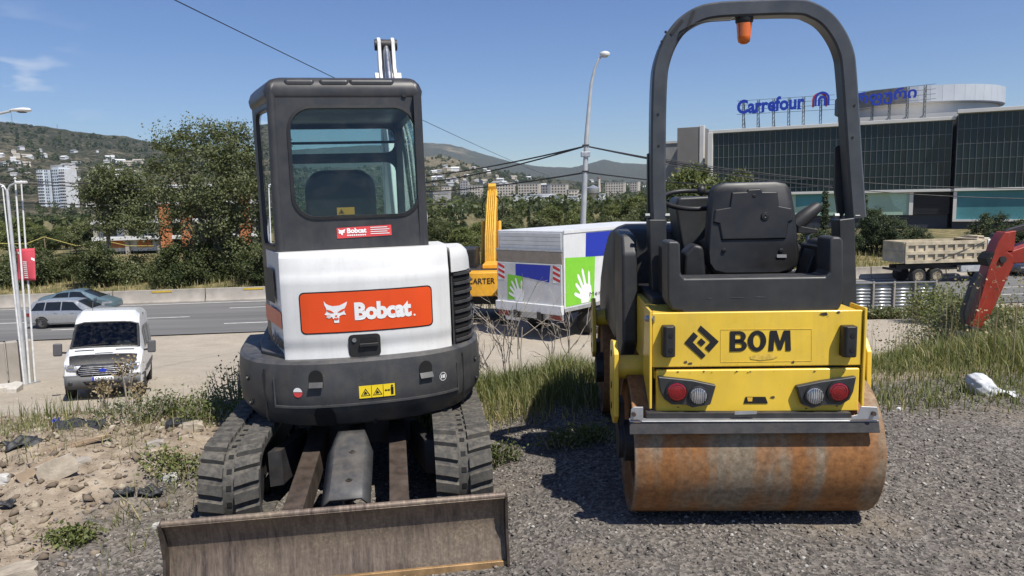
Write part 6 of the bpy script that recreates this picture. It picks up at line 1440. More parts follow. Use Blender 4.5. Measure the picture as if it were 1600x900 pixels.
# ------------------------------------------------------------------ shopping mall
ZR = 11.6                                            # roof edge of the glass front
A0 = onz(1109, 204, ZR); B0 = onz(1492, 181.5, ZR)
fd = (B0 - A0); fd.z = 0; FL = fd.length; fd.normalize(); fn = Vector((fd.y, -fd.x, 0)); fn = -fn if fn.y > 0 else fn
mall = thing('shopping_mall', 'long dark glass shopping mall with white trim and a round silver rooftop drum', 'building', (A0.x, A0.y, -5.05), math.atan2(fd.y, fd.x))
GZ0 = 5.05                                            # local z of world 0
def L(z): return z + GZ0
def fac(px, py, back=0.0):
    """local x, z where a sight line meets the facade plane set back by back"""
    o_ = Vector((0, 0, CAM_H)); d = ray(px, py); P0 = A0 - fn * back; t = (P0 - o_).dot(fn) / d.dot(fn); h = o_ + d * t
    return ((h - A0).dot(fd), h.z + GZ0)
ZG0 = fac(1420, 296)[1]; ZG1 = L(ZR) - 0.55
b = MB(); b.box((FL / 2, 14.5, L(ZR) / 2 - 0.3), (FL - 0.5, 28, L(ZR) - 0.8)); b.build('core', M['malldark'], mall)
b = MB(); b.box((FL / 2, 0.35, L(ZR) - 0.25), (FL + 0.2, 1.3, 0.5)); b.build('roof_edge', M['mallwhite'], mall, bevel=0.04)
ncol, nrow = 42, 5
cw_ = (FL - 0.8) / ncol; rh = (ZG1 - ZG0) / nrow
pane = None; rr_ = random.Random(5)
def add_panes(x0, n, y0, z0, z1, nr, cwid):
    global pane
    h = (z1 - z0) / nr; pm = None
    for i in range(n):
        for j in range(nr):
            if pm is None:
                b = MB(); b.box((0, 0, 0), (cwid - 0.05, 0.03, h - 0.05)); o = b.build('pane', M['mallglass'], mall); pm = o.data
            else: o = link('pane', pm, None, mall)
            o.location = (x0 + cwid * (i + 0.5), y0, z0 + h * (j + 0.5)); o.rotation_euler = (R(rr_.gauss(0, 0.35)), 0, R(rr_.gauss(0, 0.35)))
    mm = None
    for i in range(n + 1):
        if mm is None: b = MB(); b.box((0, 0, 0), (0.05, 0.14, z1 - z0)); o = b.build('mullion', M['mullion'], mall); mm = o.data
        else: o = link('mullion', mm, None, mall)
        o.location = (x0 + cwid * i, y0 - 0.06, (z0 + z1) / 2)
    for j in range(nr + 1):
        b = MB(); b.box((x0 + cwid * n / 2, y0 - 0.03, z0 + h * j), (cwid * n, 0.06, 0.06)); b.build('transom', M['mullion'], mall)
add_panes(0.6, ncol, 0.22, ZG0, ZG1, nrow, cw_)
# right-hand wing, a step forward and a little higher
X2, ZR2 = FL + 0.3, L(ZR) + 0.75
b = MB(); b.box((X2 + 16, 12.2, ZR2 / 2 - 0.3), (32, 25, ZR2 - 0.8)); b.build('wing_core', M['malldark'], mall)
b = MB(); b.box((X2 + 16, -0.75, ZR2 - 0.25), (32.2, 1.3, 0.5)); b.build('wing_roof_edge', M['mallwhite'], mall, bevel=0.04)
add_panes(X2 + 0.1, 16, -0.45, ZG0, ZR2 - 0.55, 5, cw_)
b = MB(); b.box((X2 + 0.1 + cw_ * 16 + 7, -0.45, (ZG0 + ZR2 - 0.55) / 2), (14, 0.1, ZR2 - 0.55 - ZG0)); b.build('wing_glass', M['mallglass'], mall)
# white corner post, band below the glass, painted panels
b = MB(); b.box((0.15, -0.1, L(ZR) / 2 - 0.2), (0.75, 0.7, L(ZR) - 0.4)); b.build('corner_post', M['mallwhite'], mall, bevel=0.04)
b = MB(); b.box((FL / 2 + 0.5, 0.05, ZG0 - 0.22), (FL + 0.6, 0.9, 0.36)); b.build('band', M['mallwhite'], mall, bevel=0.03)
b = MB(); b.box((X2 + 16, -0.62, ZG0 - 0.20), (32, 0.9, 0.36)); b.build('band', M['mallwhite'], mall, bevel=0.03)
xg0 = fac(1180, 310)[0]; xg1 = fac(1421, 310)[0]; zlow = fac(1400, 336)[1]
b = MB(); b.box(((xg0 + xg1) / 2, 0.30, (zlow + ZG0 - 0.4) / 2), (xg1 - xg0, 0.1, ZG0 - 0.4 - zlow)); gp_ = b.build('mural_panel', M['mallgreen'], mall)
b = MB(); pts = [fac(1243, 300, 0), fac(1300, 300, 0), fac(1282, 318, 0), fac(1243, 324, 0)]; b.ngon([(x, 0.243, z) for x, z in pts]); b.build('mural_patch', M['mallteal'], gp_)
b = MB(); pts = [fac(1388, 299, 0), fac(1416, 299, 0), fac(1416, 334, 0), fac(1396, 320, 0)]; b.ngon([(x, 0.243, z) for x, z in pts]); b.build('mural_patch', surf('mural_pale', (0.42, 0.60, 0.48), 0.7), gp_)
b = MB(); b.box((xg1 + 0.25, 0.15, (zlow + ZG0 - 0.4) / 2), (0.5, 0.4, ZG0 - 0.4 - zlow)); b.build('panel_post', M['mallwhite'], mall)
xs0 = xg1 + 0.5; n_l = 18; zl0 = 3.0
lou = None
for k in range(n_l):
    z = zl0 + (ZG0 - 0.45 - zl0) * (k + 0.5) / n_l
    if lou is None: b = MB(); b.box((0, 0, 0), (FL - xs0 - 0.2, 0.10, (ZG0 - 0.45 - zl0) / n_l * 0.7)); o = b.build('louvre', M['malldark'], mall); lou = o.data
    else: o = link('louvre', lou, None, mall)
    o.location = ((FL + xs0) / 2, 0.20, z); o.rotation_euler = (R(25), 0, 0)
zt0 = fac(1540, 343, -0.7)[1]
b = MB(); b.box((X2 + 16, -0.50, (zt0 + ZG0 - 0.4) / 2), (31.4, 0.1, ZG0 - 0.4 - zt0)); b.build('teal_panel', M['mallteal'], mall)
b = MB(); b.box((X2 + 16, -0.62, zt0 - 0.12), (32, 0.4, 0.28)); b.box((X2 + 0.2, -0.62, (zt0 + ZG0) / 2 - 0.21), (0.42, 0.4, ZG0 - zt0 - 0.42 - 0.02)); b.build('panel_frame', M['mallwhite'], mall)
# taupe blocks on the side that runs back from the corner
b = MB(); x1 = fac(1094, 210, 3)[0]; x0 = fac(1064, 210, 6)[0]; b.box(((x0 + x1) / 2, 6.5, fac(1080, 199, 4)[1] / 2), (x1 - x0, 6, fac(1080, 199, 4)[1])); tb = b.build('side_block', M['mallbeige'], mall, bevel=0.05)
b = MB(); b.box((x1 + 0.15, 3.9, fac(1093, 198, 4)[1] / 2 + 0.15), (0.7, 1.0, fac(1093, 198, 4)[1])); b.build('side_post', M['mallwhite'], mall, bevel=0.04)
b = MB(); b.box(((x0 + x1) / 2 + 0.5, 3.46, fac(1080, 254, 4)[1] - 2.6), (x1 - x0 - 1.0, 0.08, 4.6)); b.build('side_glazing', M['carglass'], tb)
x2 = fac(1036, 230, 10)[0]; b = MB(); b.box(((x0 + x2) / 2, 13, fac(1050, 224, 10)[1] / 2), (x0 - x2, 6, fac(1050, 224, 10)[1])); b.build('side_block', M['greywall'], mall, bevel=0.05)
b = MB(); b.box(((x0 + x2) / 2, 13, fac(1050, 224, 10)[1] + 0.2), (x0 - x2 + 0.3, 6.3, 0.4)); b.build('side_roof_edge', M['mallwhite'], mall)
# round rooftop drum: two tiers of upright panels
rc = ((fac(1305, 170, 16)[0] + fac(1571, 160, 16)[0]) / 2, 16.0 + 4); rad = (fac(1571, 160, 20)[0] - fac(1305, 170, 20)[0]) / 2
zd1 = fac(1520, 128, 20 - rad)[1]; zd0 = fac(1520, 154, 20 - rad)[1]
def ring_wall(r0, z0, z1, n, mats, name):
    for k in range(n):
        a0 = 2 * PI * k / n; a1 = 2 * PI * (k + 0.985) / n
        b = MB(); b.add([(rc[0] + r_ * math.cos(a), rc[1] + r_ * math.sin(a), z) for r_ in (r0, r0 - 0.25) for a in (a0, a1) for z in (z0, z1)], [(0, 2, 3, 1), (4, 5, 7, 6), (0, 1, 5, 4), (2, 6, 7, 3), (1, 3, 7, 5), (0, 4, 6, 2)])
        am = math.degrees((a0 + a1) / 2)
        b.build(name, mats(am), mall)
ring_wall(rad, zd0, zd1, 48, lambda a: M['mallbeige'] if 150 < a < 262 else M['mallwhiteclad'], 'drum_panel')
ring_wall(rad - 1.0, L(ZR) - 0.6, zd0 - 0.1, 36, lambda a: M['mallwhite'], 'drum_lower_panel')
b = MB(); b.cyl((rc[0], rc[1], L(ZR) - 0.6), (rc[0], rc[1], zd1 - 0.5), rad - 0.8, n=48); b.build('drum_core', M['mallwhite'], mall, smooth=40)
b = MB(); b.cyl((rc[0], rc[1], zd0 - 0.12), (rc[0], rc[1], zd0 - 0.02), rad - 0.1, n=48); b.build('drum_ledge', M['mallwhite'], mall, smooth=40)
b = MB(); b.box((fac(1400, 182, 5)[0], 6.0, L(ZR) + 0.5), (16, 4, 0.9)); b.build('roof_kerb', M['mallwhite'], mall)

# rooftop signs: letters on lattice frames, each word a thing of its own
BK = 2.2
sroot = lambda nm, lab: thing(nm, lab, 'sign', A0 - fn * 0 + Vector((0, 0, -ZR - 5.05)), math.atan2(fd.y, fd.x))
def fy(px, py): return fac(px, py, BK)
def sign_frame(root, p0, p1, pz0, pz1, posts, zr):
    (x0, _), (x1, _) = fy(*p0), fy(*p1)
    for f in np.linspace(0, 1, 4):
        a = fy(p0[0], p0[1] + (pz0 - p0[1]) * f); c_ = fy(p1[0], p1[1] + (pz1 - p1[1]) * f); b = MB(); b.bar((a[0], BK, a[1]), (c_[0], BK, c_[1]), 0.06); b.build('frame_rail', M['mullion'], root)
    for px in posts:
        f = (px - p0[0]) / (p1[0] - p0[0]); x, zt = fy(px, p0[1] + (p1[1] - p0[1]) * f); b = MB(); b.bar((x - 0.15, BK + 0.1, zr), (x - 0.15, BK + 0.1, zt), 0.10); b.bar((x + 0.15, BK + 0.1, zr), (x + 0.15, BK + 0.1, zt), 0.10)
        n = 7
        for k in range(n): b.bar((x - 0.15, BK + 0.1, zr + (zt - zr) * k / n), (x + 0.15, BK + 0.1, zr + (zt - zr) * (k + 1) / n), 0.06)
        b.bar((x, BK + 0.1, zt - 0.4), (x, BK + 2.2, zr), 0.08); b.build('frame_post', M['mullion'], root)
s1 = sroot('rooftop_sign', 'blue lettered rooftop sign with red and blue arch emblem on lattice posts'); s1.location.z = -5.05
sign_frame(s1, (1151, 158), (1304, 148), 179, 171, (1162, 1185, 1209, 1233, 1256, 1283), L(ZR) - 0.1)
def word(root, txt, c00, c10, c11, name, mat, bold, spacing=1.0, depth=0.02):
    (x0, z0), (x1, z1), (x2, z2) = fy(*c00), fy(*c10), fy(*c11); w = x1 - x0; h = z2 - z1; sk_ = (z1 - z0) / w
    V, Fs, tw, th_ = text_geo(txt, 1.0, bold, depth, spacing)
    b = MB(); b.add([(x0 + v[0] / tw * w, BK - 0.25 - v[2] * 6, z0 + v[1] / th_ * h + sk_ * v[0] / tw * w) for v in V], Fs); return b.build(name, mat, root)
word(s1, 'Carrefour', (1152, 179), (1257, 170), (1257, 147), 'lettering', M['signblue'], 0.035)
# serifs: short feet and heads on the upright strokes
for px, py in ((1179, 177), (1190, 176), (1211, 174), (1249, 171)):
    x, z = fy(px, py); b = MB(); b.box((x, BK - 0.27, z + 0.06), (0.62, 0.2, 0.16)); b.build('letter_serif', M['signblue'], s1)
# arch emblem: two nested arches, one red to the left, one blue
def archbar(cx, z0, zt, r0, r1, x0f=-1, half=False):
    n = 14; o_ = []; i_ = []
    for k in range(n + 1):
        a = PI - PI * k / n; o_.append((cx + r0 * math.cos(a), zt - r0 + r0 * math.sin(a))); i_.append((cx + r1 * math.cos(a), zt - r0 + r1 * math.sin(a)))
    return [(cx - r0, z0)] + o_ + [(cx + r0, z0), (cx + r1, z0)] + i_[::-1] + [(cx - r1, z0)]
(xa, za), (xb_, zb_) = fy(1269, 168), fy(1297, 142.5); wid = xb_ - xa
cx_ = xa + wid * 0.57; r_o = wid * 0.43
b = MB(); b.prism(archbar(cx_ - wid * 0.14, za, zb_ - 0.1, r_o, r_o * 0.72), 'xz', BK - 0.30, BK - 0.12); b.build('emblem_red_arch', M['redprint'], s1)
b = MB(); b.prism(archbar(cx_, za + 0.12, zb_, r_o, r_o * 0.70), 'xz', BK - 0.45, BK - 0.32); b.build('emblem_blue_arch', M['signblue'], s1)
b = MB(); b.prism(archbar(cx_, za + 0.12, zb_ - wid * 0.26, r_o * 0.56, r_o * 0.22), 'xz', BK - 0.45, BK - 0.32); b.build('emblem_inner_arch', M['signblue'], s1)
s2 = sroot('rooftop_sign', 'blue Georgian script rooftop sign on lattice posts before the silver drum'); s2.location.z = -5.05
sign_frame(s2, (1312, 147), (1462, 131), 168, 154, (1328, 1364, 1391, 1419, 1446), L(ZR) - 0.1)
word(s2, 'კარფური', (1308, 172), (1432, 158), (1432, 134), 'lettering', M['signblue'], 0.03)

# ------------------------------------------------------------------ white tower block and half-built house on the left
tw = at(86, 340, 640)
tb = thing('tower_block', 'tall white apartment tower with stacked balconies below the wooded hill', 'building', (tw.x, tw.y, -8), R(-12)); tb.scale = (0.84, 0.84, 1.0)
H_ = at(86, 265, 640).z + 8; Wt = 33.0
fl = 16; fh_ = H_ / fl
win = surf('dark_window', (0.05, 0.055, 0.06), 0.2, var=0.2)
for k, (x0, x1, y0, mt, dz) in enumerate(((-16.5, -9.5, 0, 'towerwhite', 0), (-9.3, -3.2, 1.2, 'towerwhite', -0.5), (-3.0, 0.8, 2.6, 'greywall', 2.0), (1.0, 9.3, 0.4, 'towerwhite', 1.6), (9.5, 16.5, 0.0, 'wallwhite', 0.2))):
    b = MB(); b.box(((x0 + x1) / 2, y0 + 8, (H_ + dz) / 2), (x1 - x0, 16, H_ + dz)); sec = b.build('wall_bay', M[mt], tb)
    b = MB()
    for j in range(1, fl):
        for xx in np.arange(x0 + 1.1, x1 - 0.6, 2.3):
            b.box((xx, y0 - 0.02, j * fh_ + 1.5), (1.25, 0.1, 1.45))
    w_ = b.build('window_grid', win, sec); tag(w_, kind='stuff')
    if k in (0, 4):
        b = MB()
        for j in range(1, fl): b.box(((x0 + x1) / 2, y0 - 0.75, j * fh_ + 0.55), (x1 - x0 - 0.6, 1.4, 1.1))
        o = b.build('balcony_stack', M['wallwhite'], sec); tag(o, kind='stuff')
b = MB(); b.box((0, 8, H_ + 2.4), (9, 6, 3.2)); b.build('roof_hut', M['greywall'], tb)

hb = at(270, 395, 88); HBX, HBY = hb.x, hb.y
hs_ = thing('unfinished_building', 'half built concrete house with orange brick piers behind the big poplar', 'building', (HBX, HBY, -5.0), R(8))
Hh = [at(270, y, 88).z + 5.0 for y in (386, 368, 345, 318, 291)]
for k, z in enumerate((Hh[1] - 0.2, Hh[2], Hh[3], Hh[4])):
    b = MB(); b.box((0.6 + 1.2 * (k > 1), 6, z), (19 + 3 * (k > 1), 12, 0.42)); b.build('floor_slab', M['wallwhite'], hs_, bevel=0.03)
for x in (-8.6, -5.2, -1.6, 2.0, 5.6, 9.4):
    for y in (0.6, 6, 11): b = MB(); b.box((x, y, Hh[4] / 2), (0.4, 0.4, Hh[4])); b.build('column', M['concrete'], hs_)
for x, z1 in ((-0.6, Hh[3]), (1.8, Hh[3]), (8.4, Hh[4] - 1.2), (11.2, Hh[3])):
    b = MB(); b.box((x, 0.15, (Hh[0] + z1) / 2), (1.25, 0.5, z1 - Hh[0])); b.build('brick_pier', M['brick'], hs_)
b = MB(); b.box((-4.9, 1.2, (Hh[0] + Hh[2]) / 2 - 0.3), (8.2, 0.3, Hh[2] - Hh[0] + 0.2)); wl2 = b.build('infill_wall', M['wallwhite'], hs_)
for x in (-7.2, -4.3): b = MB(); b.box((x, 1.0, (Hh[1] + Hh[2]) / 2), (1.5, 0.16, 1.5)); b.build('window_opening', M['blackdeep'], wl2)
for x in (-6.4, -3.4): b = MB(); b.box((x, 1.02, Hh[0] + 0.5), (1.7, 0.16, 0.9)); b.build('brick_infill', M['brick'], wl2)
b = MB(); b.box((4, 9, Hh[4] / 2), (14, 0.3, Hh[4] - 0.5)); b.build('back_wall', M['greywall'], hs_)

# ------------------------------------------------------------------ far town
def far_block(px0, px1, py, t, mat, label, floors=0, cat='building', name='apartment_block', depth=14, group=None, roof=None, zbase=None):
    c_ = at((px0 + px1) / 2, py, t); w = (px1 - px0) / FPX * t; zb_ = min(float(hill_z(np.array(math.atan2(c_.x, c_.y)), np.array(max(300.0, math.hypot(c_.x, c_.y))))), c_.z - 4) - 3 if zbase is None else zbase
    o = thing(name, label, cat, (c_.x, c_.y, zb_), -math.atan2(c_.x, c_.y) + R(rr_.uniform(-14, 14)), group)
    h = c_.z - zb_; b = MB(); b.box((0, depth / 2, h / 2), (w, depth, h)); wl_ = b.build('wall', M[mat], o)
    b = MB(); b.box((0, depth / 2, h + 0.3), (w + 0.5, depth + 0.5, 0.6)); b.build('roof', M[roof or 'greywall'], o)
    if floors:
        b = MB(); fh2 = 3.0; nf = max(2, int(min(h, 3.0 * floors) / fh2))
        for j in range(nf):
            for xx in np.arange(-w / 2 + 1.6, w / 2 - 1.2, 3.1): b.box((xx, -0.02, h - 1.7 - j * fh2), (1.6, 0.12, 1.5))
        q = b.build('window_grid', win, wl_); tag(q, kind='stuff')
    return o
far = [(776, 804, 288, 820, 'beige', 6, 'beige apartment block in the valley behind the yellow excavator boom'), (809, 842, 287, 800, 'beige', 6, 'long cream apartment slab between two smaller blocks in the valley'), (843, 859, 289, 830, 'greywall', 6, 'narrow grey apartment block between two cream slabs in the valley'), (861, 885, 288, 780, 'beige', 6, 'cream apartment slab with dark joints above the white shed'), (733, 753, 290, 840, 'beige', 5, 'cream apartment block left of the yellow boom in the valley'), (719, 732, 283, 900, 'greywall', 7, 'grey apartment tower beyond the cream block left of the boom'), (946, 976, 285, 900, 'beige', 6, 'cream apartment block right of the lamp post in the valley'), (984, 997, 284, 960, 'beige', 5, 'small cream block at the far end of the valley'), (888, 905, 297, 760, 'beige', 4, 'low cream building beside the cream slab with dark joints'), (690, 705, 292, 880, 'beige', 5, 'low cream block below the dry hillside')]
for x0, x1, y, t, mt, f, lab in far: far_block(x0, x1, y, t, mt, lab, f)
far_block(798, 858, 305, 560, 'wallwhite', 'long white industrial shed in the valley', 0, 'shed', 'industrial_shed', 30, roof='wallwhite')
far_block(840, 902, 308, 545, 'wallwhite', 'lower white shed beside the long industrial shed', 0, 'shed', 'industrial_shed', 20, roof='wallwhite')
far_block(905, 940, 304, 600, 'wallwhite', 'white warehouse behind the street lamp post', 0, 'shed', 'industrial_shed', 20, roof='wallwhite')
far_block(676, 722, 324, 330, 'wallwhite', 'white two storey house among the trees right of the cab', 3, 'house', 'white_house', 12)
far_block(690, 708, 319, 334, 'wallwhite', 'upper storey block on the white house among trees', 0, 'house', 'white_house', 6)
far_block(676, 705, 300, 700, 'greywall', 'grey workshop row below the dry hillside', 0, 'shed', 'industrial_shed', 12)
c_ = at(936, 278, 900); ch = thing('chimney', 'slim pale factory chimney in the valley right of the lamp post', 'chimney', (c_.x, c_.y, -5), 0)
b = MB(); b.cyl((0, 0, 0), (0, 0, c_.z + 5), 2.2, 1.5, 14); b.build('shaft', M['beige'], ch, smooth=40); b = MB(); b.cyl((0, 0, c_.z + 4), (0, 0, c_.z + 5.4), 1.8, n=14); b.build('rim', M['rooftile'], ch)
c_ = at(927, 308, 420); sl = thing('water_tower', 'grey steel silo by the white warehouse', 'tower', (c_.x, c_.y, -6), 0)
b = MB(); b.lathe([(1.3, 0), (1.3, 5.5), (3.4, 8.6), (3.4, 12.0), (0.2, 13.6)], (0, 0, 0), 'z', 20); b.build('tank', M['galv'], sl, smooth=40); b = MB(); b.cyl((0, 0, 8.4), (0, 0, 8.8), 3.6, n=20); b.build('walkway', M['framedark'], sl)
# little houses on the hillsides: a few shared shapes, each house its own object
protos = []
for k, (wm_, rm_) in enumerate((('wallwhite', 'greywall'), ('beige', 'concrete'), ('wallwhite', 'wallwhite'))):
    o = thing('hill_house', '', 'house', (0, 0, -500)); b = MB(); b.box((0, 0, 3), (11, 9, 7)); b.build('wall', M[wm_], o); b = MB(); b.prism([(-5.2, 6.5), (5.2, 6.5), (0, 9.5)], 'yz', -6, 6); b.build('roof', M[rm_], o); protos.append(o)
hr = random.Random(11); spots = []
for _ in range(40): spots.append((hr.uniform(5, 225), hr.uniform(236, 285), 'left'))
for _ in range(8): spots.append((hr.uniform(95, 190), hr.uniform(255, 285), 'left'))
for _ in range(40): spots.append((hr.uniform(676, 820), hr.uniform(262, 292), 'mid'))
for _ in range(20): spots.append((hr.uniform(780, 1010), hr.uniform(276, 300), 'mid'))
used = [False] * 3
for px, py, sd in spots:
    r_ = r_for(px, py)
    if r_ is None or r_ < 420: continue
    q = hz_px(px, r_); k = hr.randrange(3); o = protos[k] if not used[k] else copy_tree(protos[k]); used[k] = True
    o.location = (q.x, q.y, q.z - 0.5); s_ = hr.uniform(0.6, 1.25) * (0.8 if r_ > 1200 else 0.6); o.scale = (s_ * hr.uniform(0.8, 1.7), s_, s_ * hr.uniform(0.7, 1.1)); o.rotation_euler = (0, 0, hr.uniform(-0.9, 0.9))
    tag(o, ('small pale house with grey roof', 'small cream house with tan roof', 'small white house with white roof')[k] + (' on the wooded hillside above the tower block' if sd == 'left' else ' on the dry slope beyond the valley town'), 'house', 'houses on the wooded hillside' if sd == 'left' else 'houses on the dry slope')
for k in range(3):
    if not used[k]:
        for ch_ in list(protos[k].children): bpy.data.objects.remove(ch_)
        bpy.data.objects.remove(protos[k])
for px, py0, py1 in ((19, 190, 168), (90, 203, 192)):
    q = at(px, py0 + 2, RA * 1.0); h = (py0 - py1) / FPX * RA + 6; m_ = thing('radio_mast', 'slim radio mast on the left hilltop' if px < 50 else 'shorter radio mast further along the hill ridge', 'mast', (q.x, q.y, q.z - 6)); b = MB()
    for sg in (-1, 1): b.bar((sg * 1.6, 0, 0), (sg * 0.2, 0, h), 0.5)
    for j in range(8): b.bar((-1.6 + 0.18 * j, 0, h * j / 8), (1.4 - 0.17 * j, 0, h * (j + 1) / 8), 0.3)
    b.build('lattice', M['greywall'], m_)

# ------------------------------------------------------------------ lamp posts, flagpoles, wall, fence
lp0 = at(912, 350, 30); zb0 = gz(lp0.x, lp0.y)
la = thing('street_lamp', 'tall grey street lamp with curved arm and cable box behind the box truck', 'street lamp', (lp0.x, lp0.y, zb0), 0)
def lrel(px, py, t=30): w = at(px, py, t); return (w.x - lp0.x, 0, w.z - zb0)
pth = [(0, 0, 0), lrel(911, 350), lrel(913, 280), lrel(915, 215), lrel(918, 170), lrel(921, 135), lrel(926, 112), lrel(932, 98), lrel(937, 93)]
b = MB(); b.tube(pth, [0.13, 0.115, 0.105, 0.095, 0.075, 0.06, 0.05, 0.045, 0.04], 14); b.build('pole', M['polegrey'], la, smooth=50)
hd2 = lrel(940, 91); b = MB(); b.lathe([(0.001, -0.10), (0.13, -0.09), (0.17, 0.0), (0.14, 0.07), (0.06, 0.12), (0.001, 0.13)], (hd2[0] + 0.02, 0, hd2[2] + 0.02), 'z', 18); lm = b.build('lamp_head', M['polewhite'], la, smooth=50); lm.scale = (1.25, 1.0, 0.85); lm.location = (-hd2[0] * 0.25, 0, hd2[2] * 0.15)
b = MB(); b.lathe([(0.125, -0.085), (0.10, -0.14), (0.001, -0.16)], (0, 0, 0), 'z', 16); gl_ = b.build('lamp_glass', M['clearlens'], la, smooth=50); gl_.location = (hd2[0] + 0.03, 0, hd2[2] + 0.03)
for py in (242, 228, 268):
    x, _, z = lrel(913.5, py); b = MB(); b.box((x, 0, z), (0.36, 0.30, 0.20) if py == 242 else (0.26, 0.26, 0.06)); b.build('cable_box' if py == 242 else 'cable_clamp', M['framedark'] if py != 242 else M['galv'], la, bevel=0.02)
# left lamp whose head reaches into the picture, pole just outside
c_ = at(-62, 420, 24); zc = gz(c_.x, c_.y); l2 = thing('street_lamp', 'tall street lamp with long arm and flat white head over the flagpoles', 'street lamp', (c_.x, c_.y, zc), 0)
h1 = at(28, 172, 24); a_ = (h1.x - c_.x, h1.y - c_.y, h1.z - zc)
b = MB(); b.tube([(0, 0, 0), (0, 0, a_[2] * 0.6), (0.02, 0, a_[2] - 0.75), (0.25, a_[1] * 0.2, a_[2] - 0.42), (a_[0] - 0.25, a_[1], a_[2] - 0.03)], [0.11, 0.09, 0.06, 0.05, 0.04], 12); b.build('pole', M['polegrey'], l2, smooth=50)
b = MB(); b.lathe([(0.001, -0.34), (0.06, -0.31), (0.10, -0.12), (0.13, 0.10), (0.10, 0.28), (0.001, 0.34)], (0, 0, 0), 'x', 16); lm = b.build('lamp_head', M['polewhite'], l2, smooth=50); lm.location = (a_[0] + 0.08, a_[1], a_[2]); lm.scale = (1, 1.3, 0.6)
b = MB(); b.lathe([(0.001, -0.22), (0.09, -0.05), (0.09, 0.10), (0.001, 0.22)], (0, 0, 0), 'x', 16); lm = b.build('lamp_glass', M['framedark'], l2, smooth=50); lm.location = (a_[0] + 0.12, a_[1], a_[2] - 0.05); lm.scale = (1, 1.2, 0.5)
# low concrete wall, rail and pieces at its foot
wA, wB = onz(-80, 596, -3.55), onz(56, 578, -3.55); d_ = (wB - wA); ln = d_.length
cwall = thing('concrete_wall', 'low weathered concrete wall ending below the flagpoles', 'wall', (wA.x, wA.y, gz(wB.x, wB.y) - 0.35), math.atan2(d_.y, d_.x))
wz = gz(wB.x, wB.y) - 0.35; hw = at(50, 530, (wB - Vector((0, 0, CAM_H))).dot(fwd)).z - wz
for k in range(3):
    b = MB(); b.box((ln * (k + 0.5) / 3, 0.2, hw / 2), (ln / 3 - 0.03, 0.32, hw)); b.build('wall_block', M['concrete'], cwall, bevel=0.03)
for k in range(4):
    p_ = onz(8 + 9 * k - 12, 600 + (k % 2) * 4, -3.6); st = thing('kerb_stone', 'broken kerb stone lying at the foot of the low concrete wall', 'stone', (p_.x, p_.y, gz(p_.x, p_.y)), R(20 + 30 * k), 'kerb stones by the low wall'); b = MB(); b.box((0, 0, 0.06), (0.75, 0.26, 0.2), rx=R(6)); b.build('block', M['paleconcrete'], st, bevel=0.03)
# flagpoles
fb = onz(50, 585, -3.55)
for k, (xb, yb, xt, yt, r_, mt, lab) in enumerate(((36, 582, 4, 292, 0.035, 'polewhite', 'thin white flagpole leaning beside the double lamp post'), (45, 585, 23.5, 279, 0.045, 'polewhite', 'white flagpole standing behind the red banner'), (53, 580, 33, 284, 0.040, 'polewhite', 'slim white flagpole with the red banner tied to it'))):
    t = (fb - Vector((0, 0, CAM_H))).dot(fwd) + 0.25 * k; p0 = at(xb, yb, t); p1 = at(xt, yt, t); z0 = gz(p0.x, p0.y) - 0.05
    f = thing('flagpole', lab, 'flagpole', (p0.x, p0.y, z0)); b = MB(); b.tube([(0, 0, 0), ((p1.x - p0.x) * 0.5, (p1.y - p0.y) * 0.5, (p1.z - z0) * 0.5), (p1.x - p0.x, p1.y - p0.y, p1.z - z0)], [r_ * 0.85, r_ * 0.72, r_ * 0.55], 10); b.build('pole', M[mt], f, smooth=50)
    b = MB(); b.lathe([(0.001, -0.05), (0.05, 0), (0.001, 0.05)], (p1.x - p0.x, p1.y - p0.y, p1.z - z0), 'z', 10); b.build('finial', M['polewhite'], f, smooth=50)
    b = MB(); b.box((0, 0, 0.04), (0.22, 0.22, 0.08)); b.build('base_plate', M['galv'], f)
t = (fb - Vector((0, 0, CAM_H))).dot(fwd) + 0.1; p0 = at(38, 580, t); p1 = at(11, 296, t); z0 = gz(p0.x, p0.y) - 0.05
l3 = thing('street_lamp', 'grey double headed lamp post leaning by the flagpoles', 'street lamp', (p0.x, p0.y, z0)); dx, dy, dz = p1.x - p0.x, p1.y - p0.y, p1.z - z0
b = MB(); b.tube([(0, 0, 0), (dx * 0.55, dy * 0.55, dz * 0.55), (dx, dy, dz)], [0.075, 0.06, 0.042], 12); b.build('pole', M['polegrey'], l3, smooth=50)
for sg in (-1, 1):
    b = MB(); b.tube([(dx, dy, dz - 0.1), (dx + sg * 0.10, dy, dz + 0.12), (dx + sg * 0.36, dy, dz + 0.22)], 0.03, 8); am = b.build('lamp_arm', M['polegrey'], l3, smooth=50); b = MB(); b.box((dx + sg * 0.46, dy, dz + 0.21), (0.34, 0.16, 0.09)); b.build('lamp_head', M['polewhite'], am, bevel=0.03)
# banner
bt = (fb - Vector((0, 0, CAM_H))).dot(fwd) + 0.42
c1, c2, c3, c4 = at(25, 389, bt), at(53, 388, bt), at(57, 438, bt), at(28, 438.5, bt)
bn = thing('banner', 'red vertical banner with white print tied between flagpoles', 'banner', c4)
def bp_(u, v, d=0.0):
    p = (c4.lerp(c3, u)).lerp(c1.lerp(c2, u), v) - c4; return (p.x, p.y - d + 0.03 * math.sin(u * 5 + v * 3), p.z)
b = MB(); b.surf([[bp_(i / 10, j / 12) for j in range(13)] for i in range(11)]); cl = b.build('cloth', M['bannerred'], bn, smooth=60, solid=0.006)
b = MB()
for k in range(9): b.ngon([bp_(u, v, 0.012) for u, v in ((0.36, 0.08 + 0.062 * k), (0.58, 0.07 + 0.062 * k), (0.58, 0.10 + 0.062 * k), (0.36, 0.11 + 0.062 * k))])
b.build('print_bars', M['printwhite'], cl)
b = MB()
